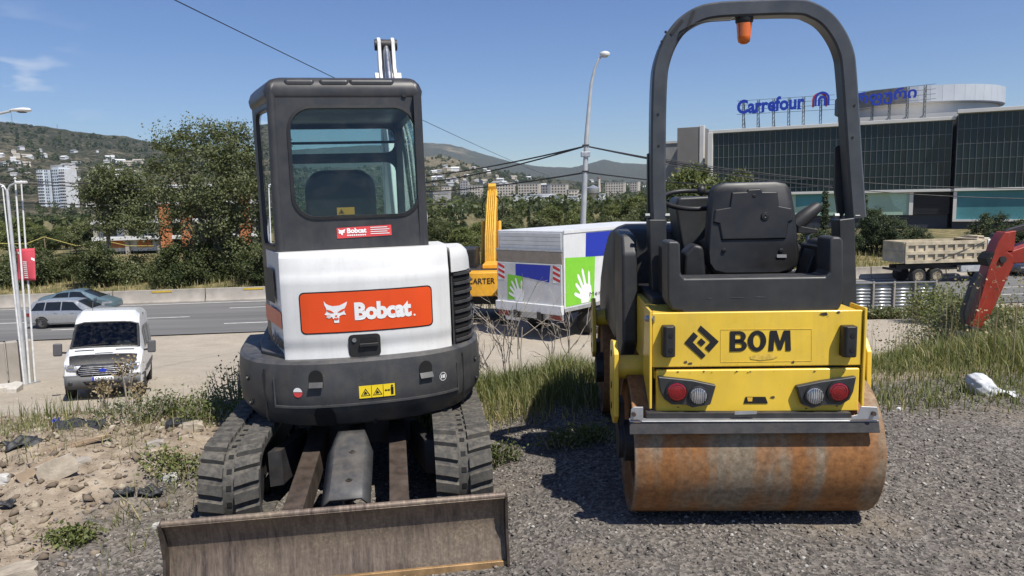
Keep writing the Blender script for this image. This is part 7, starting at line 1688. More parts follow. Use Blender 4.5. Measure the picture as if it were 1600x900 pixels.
for u, v in ((0.10, 0.86), (0.82, 0.66)): b.ngon([bp_(u + du, v + dv, 0.012) for du, dv in ((0, 0.06), (0.16, 0.02), (0.16, -0.06), (0, -0.01))])
b.build('emblem', M['printwhite'], cl)

# corrugated sheet fence along the verge below the road
fA, fB = onz(1300, 482, -5.0), onz(1464, 482, -5.0)
fA = at(1300, 443, 38); fB = at(1462, 446, 38)
fz = fA.z
fen = thing('sheet_fence', 'corrugated metal sheet fence with steel posts above the weedy bank', 'fence', (fA.x, fA.y, fz - 2.0), math.atan2(fB.y - fA.y, fB.x - fA.x))
fl_ = (fB - fA).length; npan = 5
for k in range(npan):
    x0 = fl_ * k / npan; x1 = fl_ * (k + 1) / npan - 0.04; b = MB(); n = 73
    g = [[(x, 0.028 * math.sin(j * 2 * PI / 6), 2.0 * j / (n - 1)) for j in range(n)] for x in (x0, x1)]; b.surf(g); b.build('sheet', M['fencegalv'], fen, smooth=60, solid=0.004)
for k in range(npan + 1):
    b = MB(); b.box((fl_ * k / npan - 0.02, -0.08, 1.02), (0.09, 0.07, 2.1)); b.build('post', M['concrete'], fen)
b = MB(); b.box((fl_ / 2, -0.07, 2.0), (fl_, 0.10, 0.05)); b.build('top_rail', M['galv'], fen)

# overhead cables
def cable(pts, r_, label, sag=0.0, group=None, name='overhead_cable'):
    a, c_ = Vector(pts[0]), Vector(pts[-1]); P = []
    for k in range(25):
        f = k / 24; q = a.lerp(c_, f) if len(pts) == 2 else None; q.z -= sag * 4 * f * (1 - f); P.append(q)
    b = MB(); b.tube(P, r_, 5); o = b.build(name, M['wire'], None, smooth=60); return tag(o, label, 'cable', group)
la_a = at(912, 229, 30); la_b = at(912, 270, 30)
cable([la_a, at(600, 279, 60)], 0.035, 'upper black cable running left from the street lamp post', 0.3)
cable([la_a, at(600, 289, 58)], 0.035, 'second black cable running left from the street lamp post', 0.4)
cable([la_b, at(620, 300, 62)], 0.035, 'lower black cable from the clamp on the street lamp post', 0.25)
cable([at(914, 228, 30), at(1270, 280, 52)], 0.03, 'upper cable from the street lamp towards the mall', 0.2)
cable([at(914, 228, 30), at(1300, 292, 50)], 0.03, 'second cable from the street lamp towards the mall', 0.2)
cable([at(914, 269, 30), at(1330, 286, 60)], 0.03, 'lower cable from the street lamp towards the mall', 0.5)
cable([at(200, -36, 18), at(860, 276, 90)], 0.016, 'thin cable slanting down across the sky behind the cab', 0.25)
for (x0, y0, x1, y1), lab in (((-60, 277, 700, 290), 'topmost of the three cables passing before the tower block'), ((-60, 280, 700, 303), 'middle of the three cables passing before the tower block'), ((-60, 312, 700, 318), 'lowest of the three cables passing before the tower block')):
    cable([at(x0, y0, 62), at(x1, y1, 70)], 0.045, lab, 0.5)
for (x0, y0, x1, y1), lab in (((1030, 247, 1760, 292), 'upper cable crossing the mall front'), ((1030, 255, 1760, 310), 'lower cable crossing the mall front')):
    cable([at(x0, y0, 60), at(x1, y1, 52)], 0.03, lab, 0.9)
# yellow tape on stakes beyond the barrier
tp = thing('barrier_tape', 'yellow tape strung on stakes across the dry ground', 'tape', (0, 0, 0)); pts = [(-10, 380), (40, 381), (69, 370), (120, 384), (168, 377), (200, 384), (240, 384)]
P = [at(x, y, 72) for x, y in pts]; b = MB()
for k in range(len(P) - 1): b.bar(P[k], P[k + 1], 0.02, 0.055)
b.build('tape', M['tape'], tp)
for k in (2, 4): b = MB(); b.bar((P[k].x, P[k].y, gz(P[k].x, P[k].y) - 0.1), P[k], 0.06); b.build('stake', M['wood'], tp)
# ------------------------------------------------------------------ vegetation
def leaves_mesh(name, P, N, size, v, rs_, aspect=1.6, fold=0.25):
    """one folded leaf (two triangles' worth of quad) per point"""
    n = len(P); N = N / (np.linalg.norm(N, axis=1, keepdims=True) + 1e-9)
    a = rs_.normal(size=(n, 3)); T = np.cross(N, a); T /= (np.linalg.norm(T, axis=1, keepdims=True) + 1e-9); B = np.cross(N, T)
    s = size * rs_.uniform(0.6, 1.35, (n, 1)); l_ = s * aspect
    V = np.empty((n, 4, 3), dtype=np.float32)
    V[:, 0] = P - T * l_ / 2; V[:, 1] = P + B * s / 2 + N * s * fold * 0.5; V[:, 2] = P + T * l_ / 2; V[:, 3] = P - B * s / 2 + N * s * fold * 0.5
    Q = np.arange(n * 4).reshape(n, 4)
    return quads(name, V.reshape(-1, 3), Q, {'v': np.repeat(np.clip(v, 0, 1), 4)})

def crown_points(blobs, n_clump, per, rs_, clump_r, shell=0.55):
    """clumps of leaves spread through ellipsoids (x, y, z, rx, ry, rz)"""
    w = np.array([b_[3] * b_[4] * b_[5] for b_ in blobs]) ** 0.75; w = w / w.sum()
    which = rs_.choice(len(blobs), n_clump, p=w); Bb = np.array(blobs)[which]
    d = rs_.normal(size=(n_clump, 3)); d /= np.linalg.norm(d, axis=1, keepdims=True)
    rad = shell + (1 - shell) * rs_.random((n_clump, 1)) ** 0.7
    Cc = Bb[:, :3] + d * Bb[:, 3:] * rad
    out = d.copy()
    cr = clump_r * rs_.uniform(0.5, 1.4, n_clump); tone = rs_.normal(0.42, 0.17, n_clump)
    idx_ = np.repeat(np.arange(n_clump), per)
    off = rs_.normal(size=(len(idx_), 3)) * 0.55; off[:, 2] *= 0.75
    P = Cc[idx_] + off * cr[idx_, None]
    N = out[idx_] * 0.5 + rs_.normal(size=P.shape) * 0.7 + np.array([0, 0, 0.55])
    v = tone[idx_] + rs_.normal(0, 0.13, len(idx_))
    return P, N, v, Cc

def tree(name, label, cat, base, blobs, n_clump, per, leaf, clump_r, mat, seed, trunk_r=0.2, limbs=8, group=None, trunk_h=None, lean=(0, 0), shell=0.5, aspect=1.6, stems=1):
    rs_ = np.random.default_rng(seed); root = thing(name, label, cat, base, 0, group)
    P, N, v, Cc = crown_points(blobs, n_clump, per, rs_, clump_r, shell)
    me = leaves_mesh('crown', P, N, leaf, v, rs_, aspect); link('crown', me, M[mat], root)
    zlow = min(b_[2] - b_[5] for b_ in blobs); ztop = max(b_[2] + b_[5] * 0.6 for b_ in blobs); th_ = trunk_h or max(zlow + 0.35 * (ztop - zlow), 0.5)
    b = MB(); fork = Vector((lean[0], lean[1], th_))
    for s_ in range(stems):
        a = 2 * PI * s_ / max(1, stems); o_ = Vector((0.5 * math.cos(a), 0.4 * math.sin(a), 0)) * (1 if stems > 1 else 0); fk = fork + o_ * 2.2
        b.tube([o_, o_ + (fk - o_) * 0.5 + Vector((0.08, 0.05, 0)), fk], [trunk_r * 1.25, trunk_r, trunk_r * 0.75], 9)
        for k in range(limbs):
            c_ = Vector(Cc[rs_.integers(len(Cc))]); c_ = fk.lerp(c_, 0.92); mid = fk.lerp(c_, 0.5) + Vector((rs_.normal(0, 0.15), rs_.normal(0, 0.15), 0.12 * (c_ - fk).length * 0.5))
            b.tube([fk.lerp(o_, 0.25 * rs_.random()), mid, c_], [trunk_r * 0.5, trunk_r * 0.28, trunk_r * 0.08], 6)
    b.build('trunk', M['bark'], root, smooth=60)
    return root

def px_base(px, t): w = at(px, 400, t); return Vector((w.x, w.y, gz(w.x, w.y) - 0.05))
def rel(px, py, t, base): w = at(px, py, t); return (w.x - base.x, w.y - base.y, w.z - base.z)
def pxblobs(lst, t, base, dep=0.8):
    out = []
    for (px, py, rx, rz_) in lst:
        x, y, z = rel(px, py, t, base); k = t / FPX; out.append((x, rng.uniform(-0.8, 0.8), z, rx * k, max(rx, rz_) * k * dep, rz_ * k))
    return out

# big poplar beyond the barrier
T0 = 58; B1 = px_base(322, T0)
tree('poplar_tree', 'large spreading poplar with pale limbs standing beyond the road barrier', 'tree', B1, pxblobs([(335, 225, 62, 40), (285, 225, 40, 28), (380, 240, 50, 44), (345, 290, 70, 48), (265, 262, 30, 18), (265, 325, 44, 28), (330, 345, 66, 34), (395, 330, 46, 56), (310, 385, 34, 16), (365, 392, 46, 22), (420, 280, 46, 60), (225, 345, 30, 20), (240, 365, 24, 14), (255, 300, 34, 24)], T0, B1), 390, 110, 0.125, 0.80, 'leafpoplar', 21, 0.20, 12, lean=(0.2, 0), trunk_h=2.6, stems=3, shell=0.35)
B2 = px_base(170, 66)
tree('poplar_tree', 'rounded grey green tree left of the large poplar', 'tree', B2, pxblobs([(185, 282, 36, 22), (165, 305, 36, 24), (205, 315, 34, 24), (222, 292, 28, 22), (190, 345, 40, 18)], 66, B2), 150, 100, 0.135, 0.90, 'leafpoplar', 22, 0.18, 9, shell=0.35)
# bushes along the far side of the barrier
bushes = [(18, 418, 34, 26), (70, 412, 34, 26), (120, 420, 36, 24), (150, 408, 32, 32), (195, 424, 40, 22), (235, 420, 36, 26), (278, 412, 36, 34), (322, 414, 38, 34), (366, 412, 38, 36), (408, 410, 40, 36), (450, 412, 36, 34), (505, 414, 46, 32), (560, 412, 44, 30), (620, 414, 44, 30)]
seeds = 40
blab = ['dark bush behind the flagpoles', 'rounded bush behind the red banner', 'low olive bush along the barrier left of the dark pointed bush', 'dark pointed bush rising before the dry ground', 'low olive bush right of the dark pointed bush', 'mid green bush below the half built house', 'dense bush at the foot of the large poplar', 'dark bush under the limbs of the large poplar', 'tall bush right of the poplar trunks', 'bush beside the excavator cab along the barrier', 'bush hidden behind the excavator cab, left one', 'bush hidden behind the excavator cab, middle one', 'bush behind the white engine hood', 'bush between the cab and the yellow boom']
for k, (px, py, rx, rz_) in enumerate(bushes):
    t = 55.5 + (k % 3) * 1.6; bb = px_base(px, t); bl_ = pxblobs([(px, py, rx, rz_), (px - rx * 0.5, py + 10, rx * 0.6, rz_ * 0.7), (px + rx * 0.5, py + 10, rx * 0.6, rz_ * 0.7), (px, py + 18, rx, 14)], t, bb)
    tree('roadside_bush', blab[k], 'bush', bb, bl_, 90, 110, 0.10, 0.50, 'leafbush' if k % 4 else 'leafpoplar', seeds + k, 0.06, 6, 'bushes along the far barrier', trunk_h=0.4, shell=0.5)
# trees further back on the left and in the middle: shared shapes, each tree its own object
def proto_tree(nm, blobs, n_clump, per, leaf, cr, mat, seed, tr=0.2, th_=1.5):
    return tree(nm, 'x', 'tree', (0, 0, -900), blobs, n_clump, per, leaf, cr, mat, seed, tr, 6, trunk_h=th_, shell=0.55)
pr_round = [proto_tree('broadleaf_tree', [(0, 0, 4.6, 2.9, 2.9, 2.4), (0.9, 0.3, 6.0, 2.0, 2.0, 1.8), (-1.2, -0.4, 4.0, 2.0, 2.0, 1.6), (1.4, 0.5, 3.4, 1.8, 1.8, 1.4)], 160, 90, 0.20, 0.75, m_, 60 + k) for k, m_ in enumerate(('leafbush', 'leafpoplar', 'leafbright'))]
pr_con = [proto_tree('conifer_tree', [(0, 0, 1.8 + 1.1 * j, 1.9 - 0.27 * j, 1.9 - 0.27 * j, 0.9) for j in range(7)], 150, 70, 0.19, 0.5, 'leafpine', 70 + k, 0.16, 3.0) for k in range(2)]
pr_cyp = [proto_tree('cypress_tree', [(0, 0, 1.5 + 1.2 * j, 0.75 - 0.07 * j, 0.75 - 0.07 * j, 0.9) for j in range(7)], 90, 60, 0.16, 0.35, 'leafpine', 75, 0.14, 3.0)]
pr_pine = [proto_tree('pine_tree', [(0, 0, 4.2, 2.7, 2.7, 2.2), (1.4, 0, 3.2, 2.2, 2.0, 1.7), (-1.5, 0.4, 3.0, 2.2, 2.0, 1.6), (0.2, -0.6, 5.7, 1.6, 1.6, 1.3), (0, -1, 1.6, 2.6, 2.0, 1.2)], 230, 85, 0.12, 0.5, 'leafpine', 78 + k, 0.2, 1.6) for k in range(2)]
usedp = set()
def put(protos, px, ytop, t, H0, label, group=None, wide=1.0, zb=None, k=None):
    """plant a tree so that its top shows at that height; H0 is the model's height"""
    w = at(px, ytop, t); r_ = math.hypot(w.x, w.y); zb_ = gz(w.x, w.y) if r_ < 330 else float(hill_z(np.array(math.atan2(w.x, w.y)), np.array(r_)))
    p_ = protos[rng.integers(len(protos)) if k is None else k]
    o = p_ if p_.name not in usedp else copy_tree(p_); usedp.add(p_.name)
    h = max(1.5, w.z - zb_); s_ = h / H0
    o.location = (w.x, w.y, zb_ - 0.1); o.scale = (s_ * wide, s_ * wide, s_); o.rotation_euler = (0, 0, float(rng.uniform(0, 6.28)))
    o['label'] = label
    if group: o['group'] = group
    return o
G1 = 'trees in the left middle distance'
for px, yt, t, pr_, wd in ((8, 326, 130, pr_con, 1.0), (30, 340, 110, pr_round, 1.1), (55, 352, 105, pr_round, 1.2), (84, 350, 120, pr_con, 1.0), (100, 354, 100, pr_round, 1.3), (128, 338, 118, pr_con, 1.1), (138, 345, 95, pr_round, 1.3), (-15, 340, 110, pr_round, 1.3), (46, 355, 92, pr_round, 1.4), (115, 352, 90, pr_round, 1.3), (20, 358, 88, pr_round, 1.4), (75, 358, 86, pr_round, 1.3), (-40, 345, 100, pr_round, 1.4)):
    put(pr_, px, yt, t, 7.6 if pr_ is pr_round else 9.0, ('conifer' if pr_ is pr_con else 'broadleaf tree') + ' in the thicket below the white tower block', G1, wd)
G2 = 'trees behind the box truck'
mid_list = [(682, 338, 85, 0), (700, 345, 78, 0), (722, 330, 95, 1), (742, 348, 80, 0), (690, 352, 70, 0), (728, 355, 68, 0), (756, 342, 100, 0), (776, 335, 105, 1), (792, 322, 120, 0), (808, 318, 125, 1), (826, 320, 118, 2), (842, 316, 125, 1), (858, 322, 112, 0), (872, 314, 128, 2), (888, 318, 120, 1), (903, 322, 110, 0), (922, 318, 115, 1), (940, 315, 125, 2), (958, 320, 112, 0), (975, 312, 120, 1), (992, 308, 110, 0), (1008, 318, 100, 0), (706, 322, 112, 1), (665, 340, 90, 0), (985, 330, 90, 0), (1020, 325, 92, 0), (640, 330, 90, 0), (600, 335, 95, 0), (550, 335, 95, 0), (850, 338, 85, 0), (900, 338, 85, 0), (945, 336, 85, 0), (800, 340, 85, 0)]
for px, yt, t, kd in mid_list:
    pr_ = (pr_round, pr_con, pr_cyp)[kd]; nm = ('broadleaf tree', 'conifer', 'slim cypress')[kd]
    put(pr_, px, yt, t, (7.6, 9.0, 9.2)[kd], nm + ' in the belt of trees between the road and the valley town', G2, 1.15 if kd == 0 else 1.0)
put(pr_round, 1070, 262, 74, 7.6, 'pale green tree standing behind the roller console before the mall corner', None, 0.85, k=2)
put(pr_round, 1105, 258, 76, 7.6, 'loose topped green tree behind the roller seat', None, 0.70, k=1)
put(pr_round, 1140, 268, 80, 7.6, 'smaller rounded green tree right of the mall corner post', None, 0.75, k=1)
put(pr_round, 1045, 285, 70, 7.6, 'dark green tree behind the left roll bar post', None, 0.9, k=0)
put(pr_cyp, 1290, 296, 72, 9.2, 'slim dark cypress before the pale green mall panel', None, 0.9)
put(pr_cyp, 1352, 302, 70, 9.2, 'slim cypress beside the right roll bar post', None, 0.8)
for px, yt, t, wd, lab in ((1268, 352, 60, 1.2, 'bushy pine behind the roller drive lever'), (1320, 345, 64, 1.2, 'bushy pine behind the right roll bar post'), (1372, 318, 66, 1.0, 'tall bushy pine left of the dump truck'), (1408, 336, 64, 1.05, 'spreading pine behind the dump truck bed'), (1436, 352, 63, 1.0, 'low pine behind the middle of the dump truck'), (1552, 326, 64, 0.95, 'pine before the teal mall panel'), (1592, 336, 62, 1.0, 'pine behind the red excavator boom'), (1225, 345, 66, 1.1, 'dark pine behind the roller seat'), (1180, 330, 70, 1.0, 'pine half hidden behind the roller seat back'), (1640, 330, 66, 1.0, 'pine near the far end of the teal mall panel'), (1505, 372, 66, 0.8, 'low pine between dump truck cab and teal panel')):
    put(pr_pine, px, yt, t, 7.0, lab, None, wd)
for pl_ in (pr_round, pr_con, pr_cyp, pr_pine):
    for p_ in pl_:
        if p_.name not in usedp:
            for ch_ in list(p_.children): bpy.data.objects.remove(ch_)
            bpy.data.objects.remove(p_)
# far woods on the plain and lower slopes: one mass
rs_ = np.random.default_rng(90); n = 9000
az_ = rs_.uniform(R(-48), R(48), n); rr2 = 150 + 1900 * rs_.random(n) ** 1.1; keep = (vnoise(np.sin(az_) * rr2 / 60 + 50, np.cos(az_) * rr2 / 60 + 50) > 0.42); az_, rr2 = az_[keep], rr2[keep]
x_ = np.sin(az_) * rr2; y_ = np.cos(az_) * rr2; keep = (rr2 > 170) & ~((az_ > R(11)) & (rr2 < 240)); az_, rr2, x_, y_ = az_[keep], rr2[keep], x_[keep], y_[keep]
z_ = np.where(rr2 < 330, ground_z(x_, y_, False), hill_z(az_, rr2)); hh = rs_.uniform(3.0, 8.0, len(x_)) * np.where(rr2 > 700, 1.2, 0.9) * np.where((az_ < R(-25)) & (rr2 < 650), 0.4, 1.0)
per = 30; idx_ = np.repeat(np.arange(len(x_)), per); d = rs_.normal(size=(len(idx_), 3)); d /= np.linalg.norm(d, axis=1, keepdims=True); d *= (0.55 + 0.5 * rs_.random((len(idx_), 1)))
P = np.stack([x_, y_, z_ + hh * 0.52], -1)[idx_] + d * np.stack([hh * 0.48, hh * 0.48, hh * 0.52], -1)[idx_]
v = (rs_.normal(0.32, 0.16, len(x_)))[idx_] + rs_.normal(0, 0.1, len(idx_))
me = leaves_mesh('woodland', P, d * 0.6 + rs_.normal(size=P.shape) * 0.4 + np.array([0, 0, 0.4]), (0.7 + rr2[idx_] / 900.0)[:, None], v, rs_, 1.3); wood = link('woodland', me, M['leafbush']); tag(wood, kind='stuff')

# ------------------------------------------------------------------ grass and weeds
def blades(name, pts, h, w, v, rs_, mat, lean=0.45, curl=0.5):
    n = len(pts); a = rs_.uniform(0, 2 * PI, n); d = np.stack([np.cos(a), np.sin(a), np.zeros(n)], -1); s = np.stack([-np.sin(a), np.cos(a), np.zeros(n)], -1)
    L_ = (lean * rs_.random(n) ** 1.2)[:, None] * h[:, None]; up_ = np.array([0, 0, 1.0])
    p0 = pts; p1 = pts + up_ * (h * 0.55)[:, None] + d * L_ * 0.3; p2 = pts + up_ * (h * (1 - curl * 0.25 * rs_.random(n)))[:, None] + d * L_
    W = w[:, None]; V = np.stack([p0 - s * W / 2, p0 + s * W / 2, p1 + s * W * 0.4, p1 - s * W * 0.4, p2], 1).reshape(-1, 3); b0 = np.arange(n) * 5
    flat = np.stack([b0, b0 + 1, b0 + 2, b0 + 3, b0 + 3, b0 + 2, b0 + 4], -1).ravel(); ls = np.stack([np.arange(n) * 7, np.arange(n) * 7 + 4], -1).ravel(); lt = np.tile([4, 3], n)
    me = new_mesh_np(name, V, flat, ls, lt, {'v': np.repeat(np.clip(v, 0, 1), 5)}); o = link(name, me, M[mat]); return tag(o, kind='stuff')
def scatter(n, fn, rs_, box):
    x = rs_.uniform(box[0], box[1], n); y = rs_.uniform(box[2], box[3], n); k = rs_.random(n) < fn(x, y); return x[k], y[k]
rs_ = np.random.default_rng(101)
edge = lambda x: np.interp(x, EDGE_X, EDGE_Y)
# dense patch between the two machines
def f_mid(x, y): return sst(5.15, 5.75, y + 0.35 * fbm(x * 2, y * 2, 3)) * (1 - sst(6.8, 7.8, y)) * sst(-1.4, -0.6, x) * (1 - sst(1.9, 2.6, x)) * (0.5 + fbm(x * 1.5, y * 1.5, 3) * 1.6)
x, y = scatter(90000, f_mid, rs_, (-1.6, 2.8, 4.2, 8.2)); n = len(x)
pt = np.stack([x, y, ground_z(x, y)], -1); hgt = rs_.uniform(0.05, 0.20, n) * (0.75 + 1.1 * (fbm(x * 2.2, y * 2.2, 2) + 0.35)) * (0.45 + 0.55 * sst(5.2, 5.9, y)); dryv = rs_.normal(0.55, 0.2, n) + 0.45 * (1 - sst(5.3, 5.8, y)) + 0.6 * fbm(x * 1.3, y * 1.3, 2)
blades('grass_patch', pt, hgt, rs_.uniform(0.004, 0.010, n), dryv, rs_, 'grass', 0.9)
# right-hand verge: short turf rising into tall weeds
def f_right(x, y): return sst(5.0, 5.6, y - 0.05 * (x - 2) + 0.35 * fbm(x * 1.6, y * 1.6, 3)) * (1 - sst(9.5, 11, y)) * sst(1.9, 2.2, x) * (0.6 + fbm(x, y, 3) * 1.2)
x, y = scatter(170000, f_right, rs_, (1.9, 9.0, 4.8, 11)); n = len(x)
tall = sst(5.6, 6.6, y) * sst(3.5, 4.6, x)
pt = np.stack([x, y, ground_z(x, y)], -1); hgt = rs_.uniform(0.03, 0.13, n) * (1 + 2.2 * tall * rs_.random(n)); dryv = rs_.normal(0.58, 0.2, n) + 0.25 * tall * (fbm(x * 0.9, y * 0.9, 2) + 0.4)
blades('verge_grass', pt, hgt, rs_.uniform(0.004, 0.010, n), dryv, rs_, 'grass', 1.0, 0.9)
# tall dry stalks in the weeds
def f_stalk(x, y): return sst(5.6, 6.4, y) * sst(3.3, 4.4, x) * (0.25 + fbm(x * 1.1, y * 1.1, 3) * 1.4)
x, y = scatter(4200, f_stalk, rs_, (2.8, 9.5, 5.8, 10.5)); n = len(x); hs = rs_.uniform(0.35, 0.95, n)
blades('dry_stalks', np.stack([x, y, ground_z(x, y)], -1), hs, rs_.uniform(0.004, 0.008, n), rs_.uniform(0.2, 1, n), rs_, 'drystalk', 0.35)
k = rs_.random(n) < 0.5; px_ = np.stack([x[k], y[k], ground_z(x[k], y[k]) + hs[k] * 0.95], -1); pp_ = np.repeat(px_, 7, 0) + rs_.normal(size=(k.sum() * 7, 3)) * np.array([0.05, 0.05, 0.06])
me = leaves_mesh('seed_heads', pp_, rs_.normal(size=pp_.shape), 0.018, rs_.uniform(0.2, 1, len(pp_)), rs_, 1.5); tag(link('seed_heads', me, M['drystalk']), kind='stuff')
# bushy weeds down the right bank to the fence
def weed_mass(name, label, x0, y0, rx, ry, h, seed, mat, n_cl=70, per=40, leaf=0.035, base_z=None):
    r2 = np.random.default_rng(seed); z0 = gz(x0, y0)
    root = thing(name, label, 'weed', (x0, y0, z0)); ncl = n_cl; th_ = r2.uniform(0, 2 * PI, ncl); rd = np.sqrt(r2.random(ncl)); cx_ = np.cos(th_) * rd * rx; cy2 = np.sin(th_) * rd * ry
    ch_ = h * r2.uniform(0.35, 1.0, ncl) * (1 - 0.35 * rd); cz_ = ground_z(cx_ + x0, cy2 + y0) - z0
    b = MB()
    for k in range(ncl): b.tube([(cx_[k] * 0.6, cy2[k] * 0.6, cz_[k] - 0.02), (cx_[k] * 0.85, cy2[k] * 0.85, cz_[k] + ch_[k] * 0.5), (cx_[k], cy2[k], cz_[k] + ch_[k])], [0.005, 0.004, 0.002], 4, cap=False)
    b.build('stem', M['twig'], root)
    idx_ = np.repeat(np.arange(ncl), per); f = r2.random(len(idx_)) ** 0.7
    P = np.stack([cx_[idx_] * (0.6 + 0.4 * f), cy2[idx_] * (0.6 + 0.4 * f), cz_[idx_] + ch_[idx_] * (0.12 + 0.95 * f)], -1) + r2.normal(size=(len(idx_), 3)) * np.array([1, 1, 0.6]) * (0.035 + 0.06 * h)
    v = (r2.normal(0.52, 0.2, ncl))[idx_] + r2.normal(0, 0.12, len(idx_)); link('foliage', leaves_mesh('foliage', P, r2.normal(size=P.shape) * 0.7 + np.array([0, 0, 0.6]), leaf, v, r2, 2.0), M[mat], root)
    return root
W = []
for k, (px, t, wpx, hpx, lab) in enumerate(((1375, 24, 40, 2, 'grey green weed clump under the corrugated fence'), (1420, 25, 50, 2, 'low weed clump along the corrugated fence'), (1470, 22, 55, 62, 'tall leafy weed at the end of the corrugated fence'), (1505, 18, 45, 70, 'tall dark weed clump left of the red arm'), (1545, 15, 45, 70, 'weed clump behind the red arm'), (1590, 13, 40, 80, 'dark leafy weed right of the red arm'), (1440, 14, 40, 40, 'olive weed clump on the bank before the fence'), (1625, 12, 40, 90, 'tall weed clump beyond the red arm'), (1478, 10.5, 34, 70, 'tawny weed clump beside the red bucket'), (1565, 8.6, 34, 0, 'leafy weed below the red arm'))):
    y_ = t; w_ = at(px, 470, t); k2 = t / FPX
    W.append(weed_mass('tall_weed', lab, w_.x, w_.y, wpx * k2, wpx * k2 * 0.8, max(0.25, at(px, 478 - hpx * 0.75, t).z - gz(w_.x, w_.y)), 200 + k, 'leafbright' if k % 3 else 'leafpoplar', 80, 50, 0.045 if t > 14 else 0.022))
# leafy weeds along the left crest
for k, (px, py, r_, h, lab, mt) in enumerate(((372, 622, 0.36, 0.42, 'bright leafy weed beside the left rubber track', 'leafbright'), (340, 650, 0.30, 0.26, 'leafy weed spreading before the left rubber track', 'leafbright'), (318, 668, 0.22, 0.16, 'low leafy weed on the earth crest', 'leafbright'), (212, 664, 0.40, 0.24, 'grey green weed clump on the earth crest below the minibus', 'leafpoplar'), (262, 655, 0.24, 0.18, 'small olive weed on the crest right of the minibus', 'leafbush'), (278, 735, 0.22, 0.09, 'low creeping weed near the left track', 'leafbright'), (880, 690, 0.16, 0.12, 'small leafy weed in the roller shadow', 'leafbright'), (112, 828, 0.09, 0.045, 'tiny weed in the loose gravel', 'leafbright'), (925, 680, 0.22, 0.10, 'small weed beside the rear drum', 'leafbright'), (775, 695, 0.14, 0.12, 'small weed beside the right rubber track', 'leafbush'))):
    w_ = onz(px, py, 0.02); weed_mass('leafy_weed', lab, w_.x, w_.y, r_, r_ * 0.7, h, 300 + k, mt, 34, 26, 0.0135 if h > 0.1 else 0.014)
# two gone-to-seed thistles in front of the minibus
for px, py, h, lab in ((200, 640, 0.44, 'tall dry thistle standing before the minibus bumper'), (165, 650, 0.28, 'shorter dry thistle left of the tall one'), (222, 648, 0.22, 'small reddish dry weed beside the tall thistle')):
    w_ = onz(px, py, 0.0); r2 = np.random.default_rng(int(px)); th_ = thing('dry_thistle', lab, 'weed', (w_.x, w_.y, gz(w_.x, w_.y) - 0.02)); b = MB(); tips = []
    for k in range(7):
        a = r2.uniform(0, 6.28); L_ = h * r2.uniform(0.6, 1.0); sp_ = r2.uniform(0.05, 0.22) * h; tip = (math.cos(a) * sp_, math.sin(a) * sp_, L_); b.tube([(0, 0, 0), (tip[0] * 0.4, tip[1] * 0.4, L_ * 0.55), tip], [0.005, 0.004, 0.002], 5); tips.append(tip)
    b.build('stem', M['twig'], th_, smooth=60); tp_ = np.repeat(np.array(tips), 26, 0) + r2.normal(size=(len(tips) * 26, 3)) * np.array([0.03, 0.03, 0.035])
    tag(link('seed_heads', leaves_mesh('seed_heads', tp_, r2.normal(size=tp_.shape), 0.016, r2.uniform(0.1, 1, len(tp_)), r2, 1.6), M['drystalk'], th_), kind='stuff')
# straw and grass wisps over the rubble
def f_straw(x, y): return sst(-1.6, -2.2, x + 0.2 * fbm(x * 2, y * 2, 2)) * (1 - sst(5.2, 5.8, y)) * np.clip(0.15 + 1.8 * fbm(x * 1.7 + 5, y * 1.7, 3), 0, 1)
x, y = scatter(26000, f_straw, rs_, (-6, -1.5, 2.4, 5.8)); n = len(x)
blades('straw_wisps', np.stack([x, y, ground_z(x, y)], -1), rs_.uniform(0.03, 0.16, n), rs_.uniform(0.002, 0.006, n), rs_.uniform(0.3, 1.0, n), rs_, 'grass', 1.6, 1.5)
def f_crest(x, y): return np.exp(-((y - edge(x) - 0.1) / 0.35) ** 2) * np.clip(0.35 + 1.2 * fbm(x * 2, y * 2, 3), 0, 1)
x, y = scatter(26000, f_crest, rs_, (-7, -1.0, 4.2, 7)); n = len(x)
blades('crest_grass', np.stack([x, y, ground_z(x, y)], -1), rs_.uniform(0.05, 0.22, n), rs_.uniform(0.003, 0.007, n), rs_.normal(0.6, 0.22, n), rs_, 'grass', 0.8)
# sparse tufts in the gravel
def f_tuft(x, y): return (fbm(x * 1.3 + 40, y * 1.3, 2) > 0.24) * 0.8
x, y = scatter(2600, f_tuft, rs_, (1.9, 4.5, 3.6, 5.6)); n = len(x)
blades('gravel_tufts', np.stack([x, y, ground_z(x, y)], -1), rs_.uniform(0.02, 0.08, n), rs_.uniform(0.003, 0.006, n), rs_.normal(0.6, 0.2, n), rs_, 'grass', 1.0)
# far verge: dry grass behind the barrier and on the bank below the road
def f_far(x, y): return (y > road_far(x) + 0.9) * 0.9
x, y = scatter(42000, f_far, rs_, (-50, 60, 46, 74)); n = len(x)
blades('verge_dry_grass', np.stack([x, y, ground_z(x, y)], -1), rs_.uniform(0.25, 0.7, n), rs_.uniform(0.03, 0.07, n), rs_.normal(0.85, 0.15, n), rs_, 'grass', 0.8)
def f_bank(x, y): return sst(22, 26, y) * (1 - 0.85 * ((x > 14) & (x < 24) & (y < 38))) * (1 - sst(36.5, 38, y - 0.105 * x)) * sst(-4, 2, x)
x, y = scatter(26000, f_bank, rs_, (-4, 34, 26, 42)); n = len(x)
blades('bank_grass', np.stack([x, y, ground_z(x, y)], -1), rs_.uniform(0.15, 0.55, n), rs_.uniform(0.02, 0.05, n), rs_.normal(0.62, 0.2, n), rs_, 'grass', 0.8)
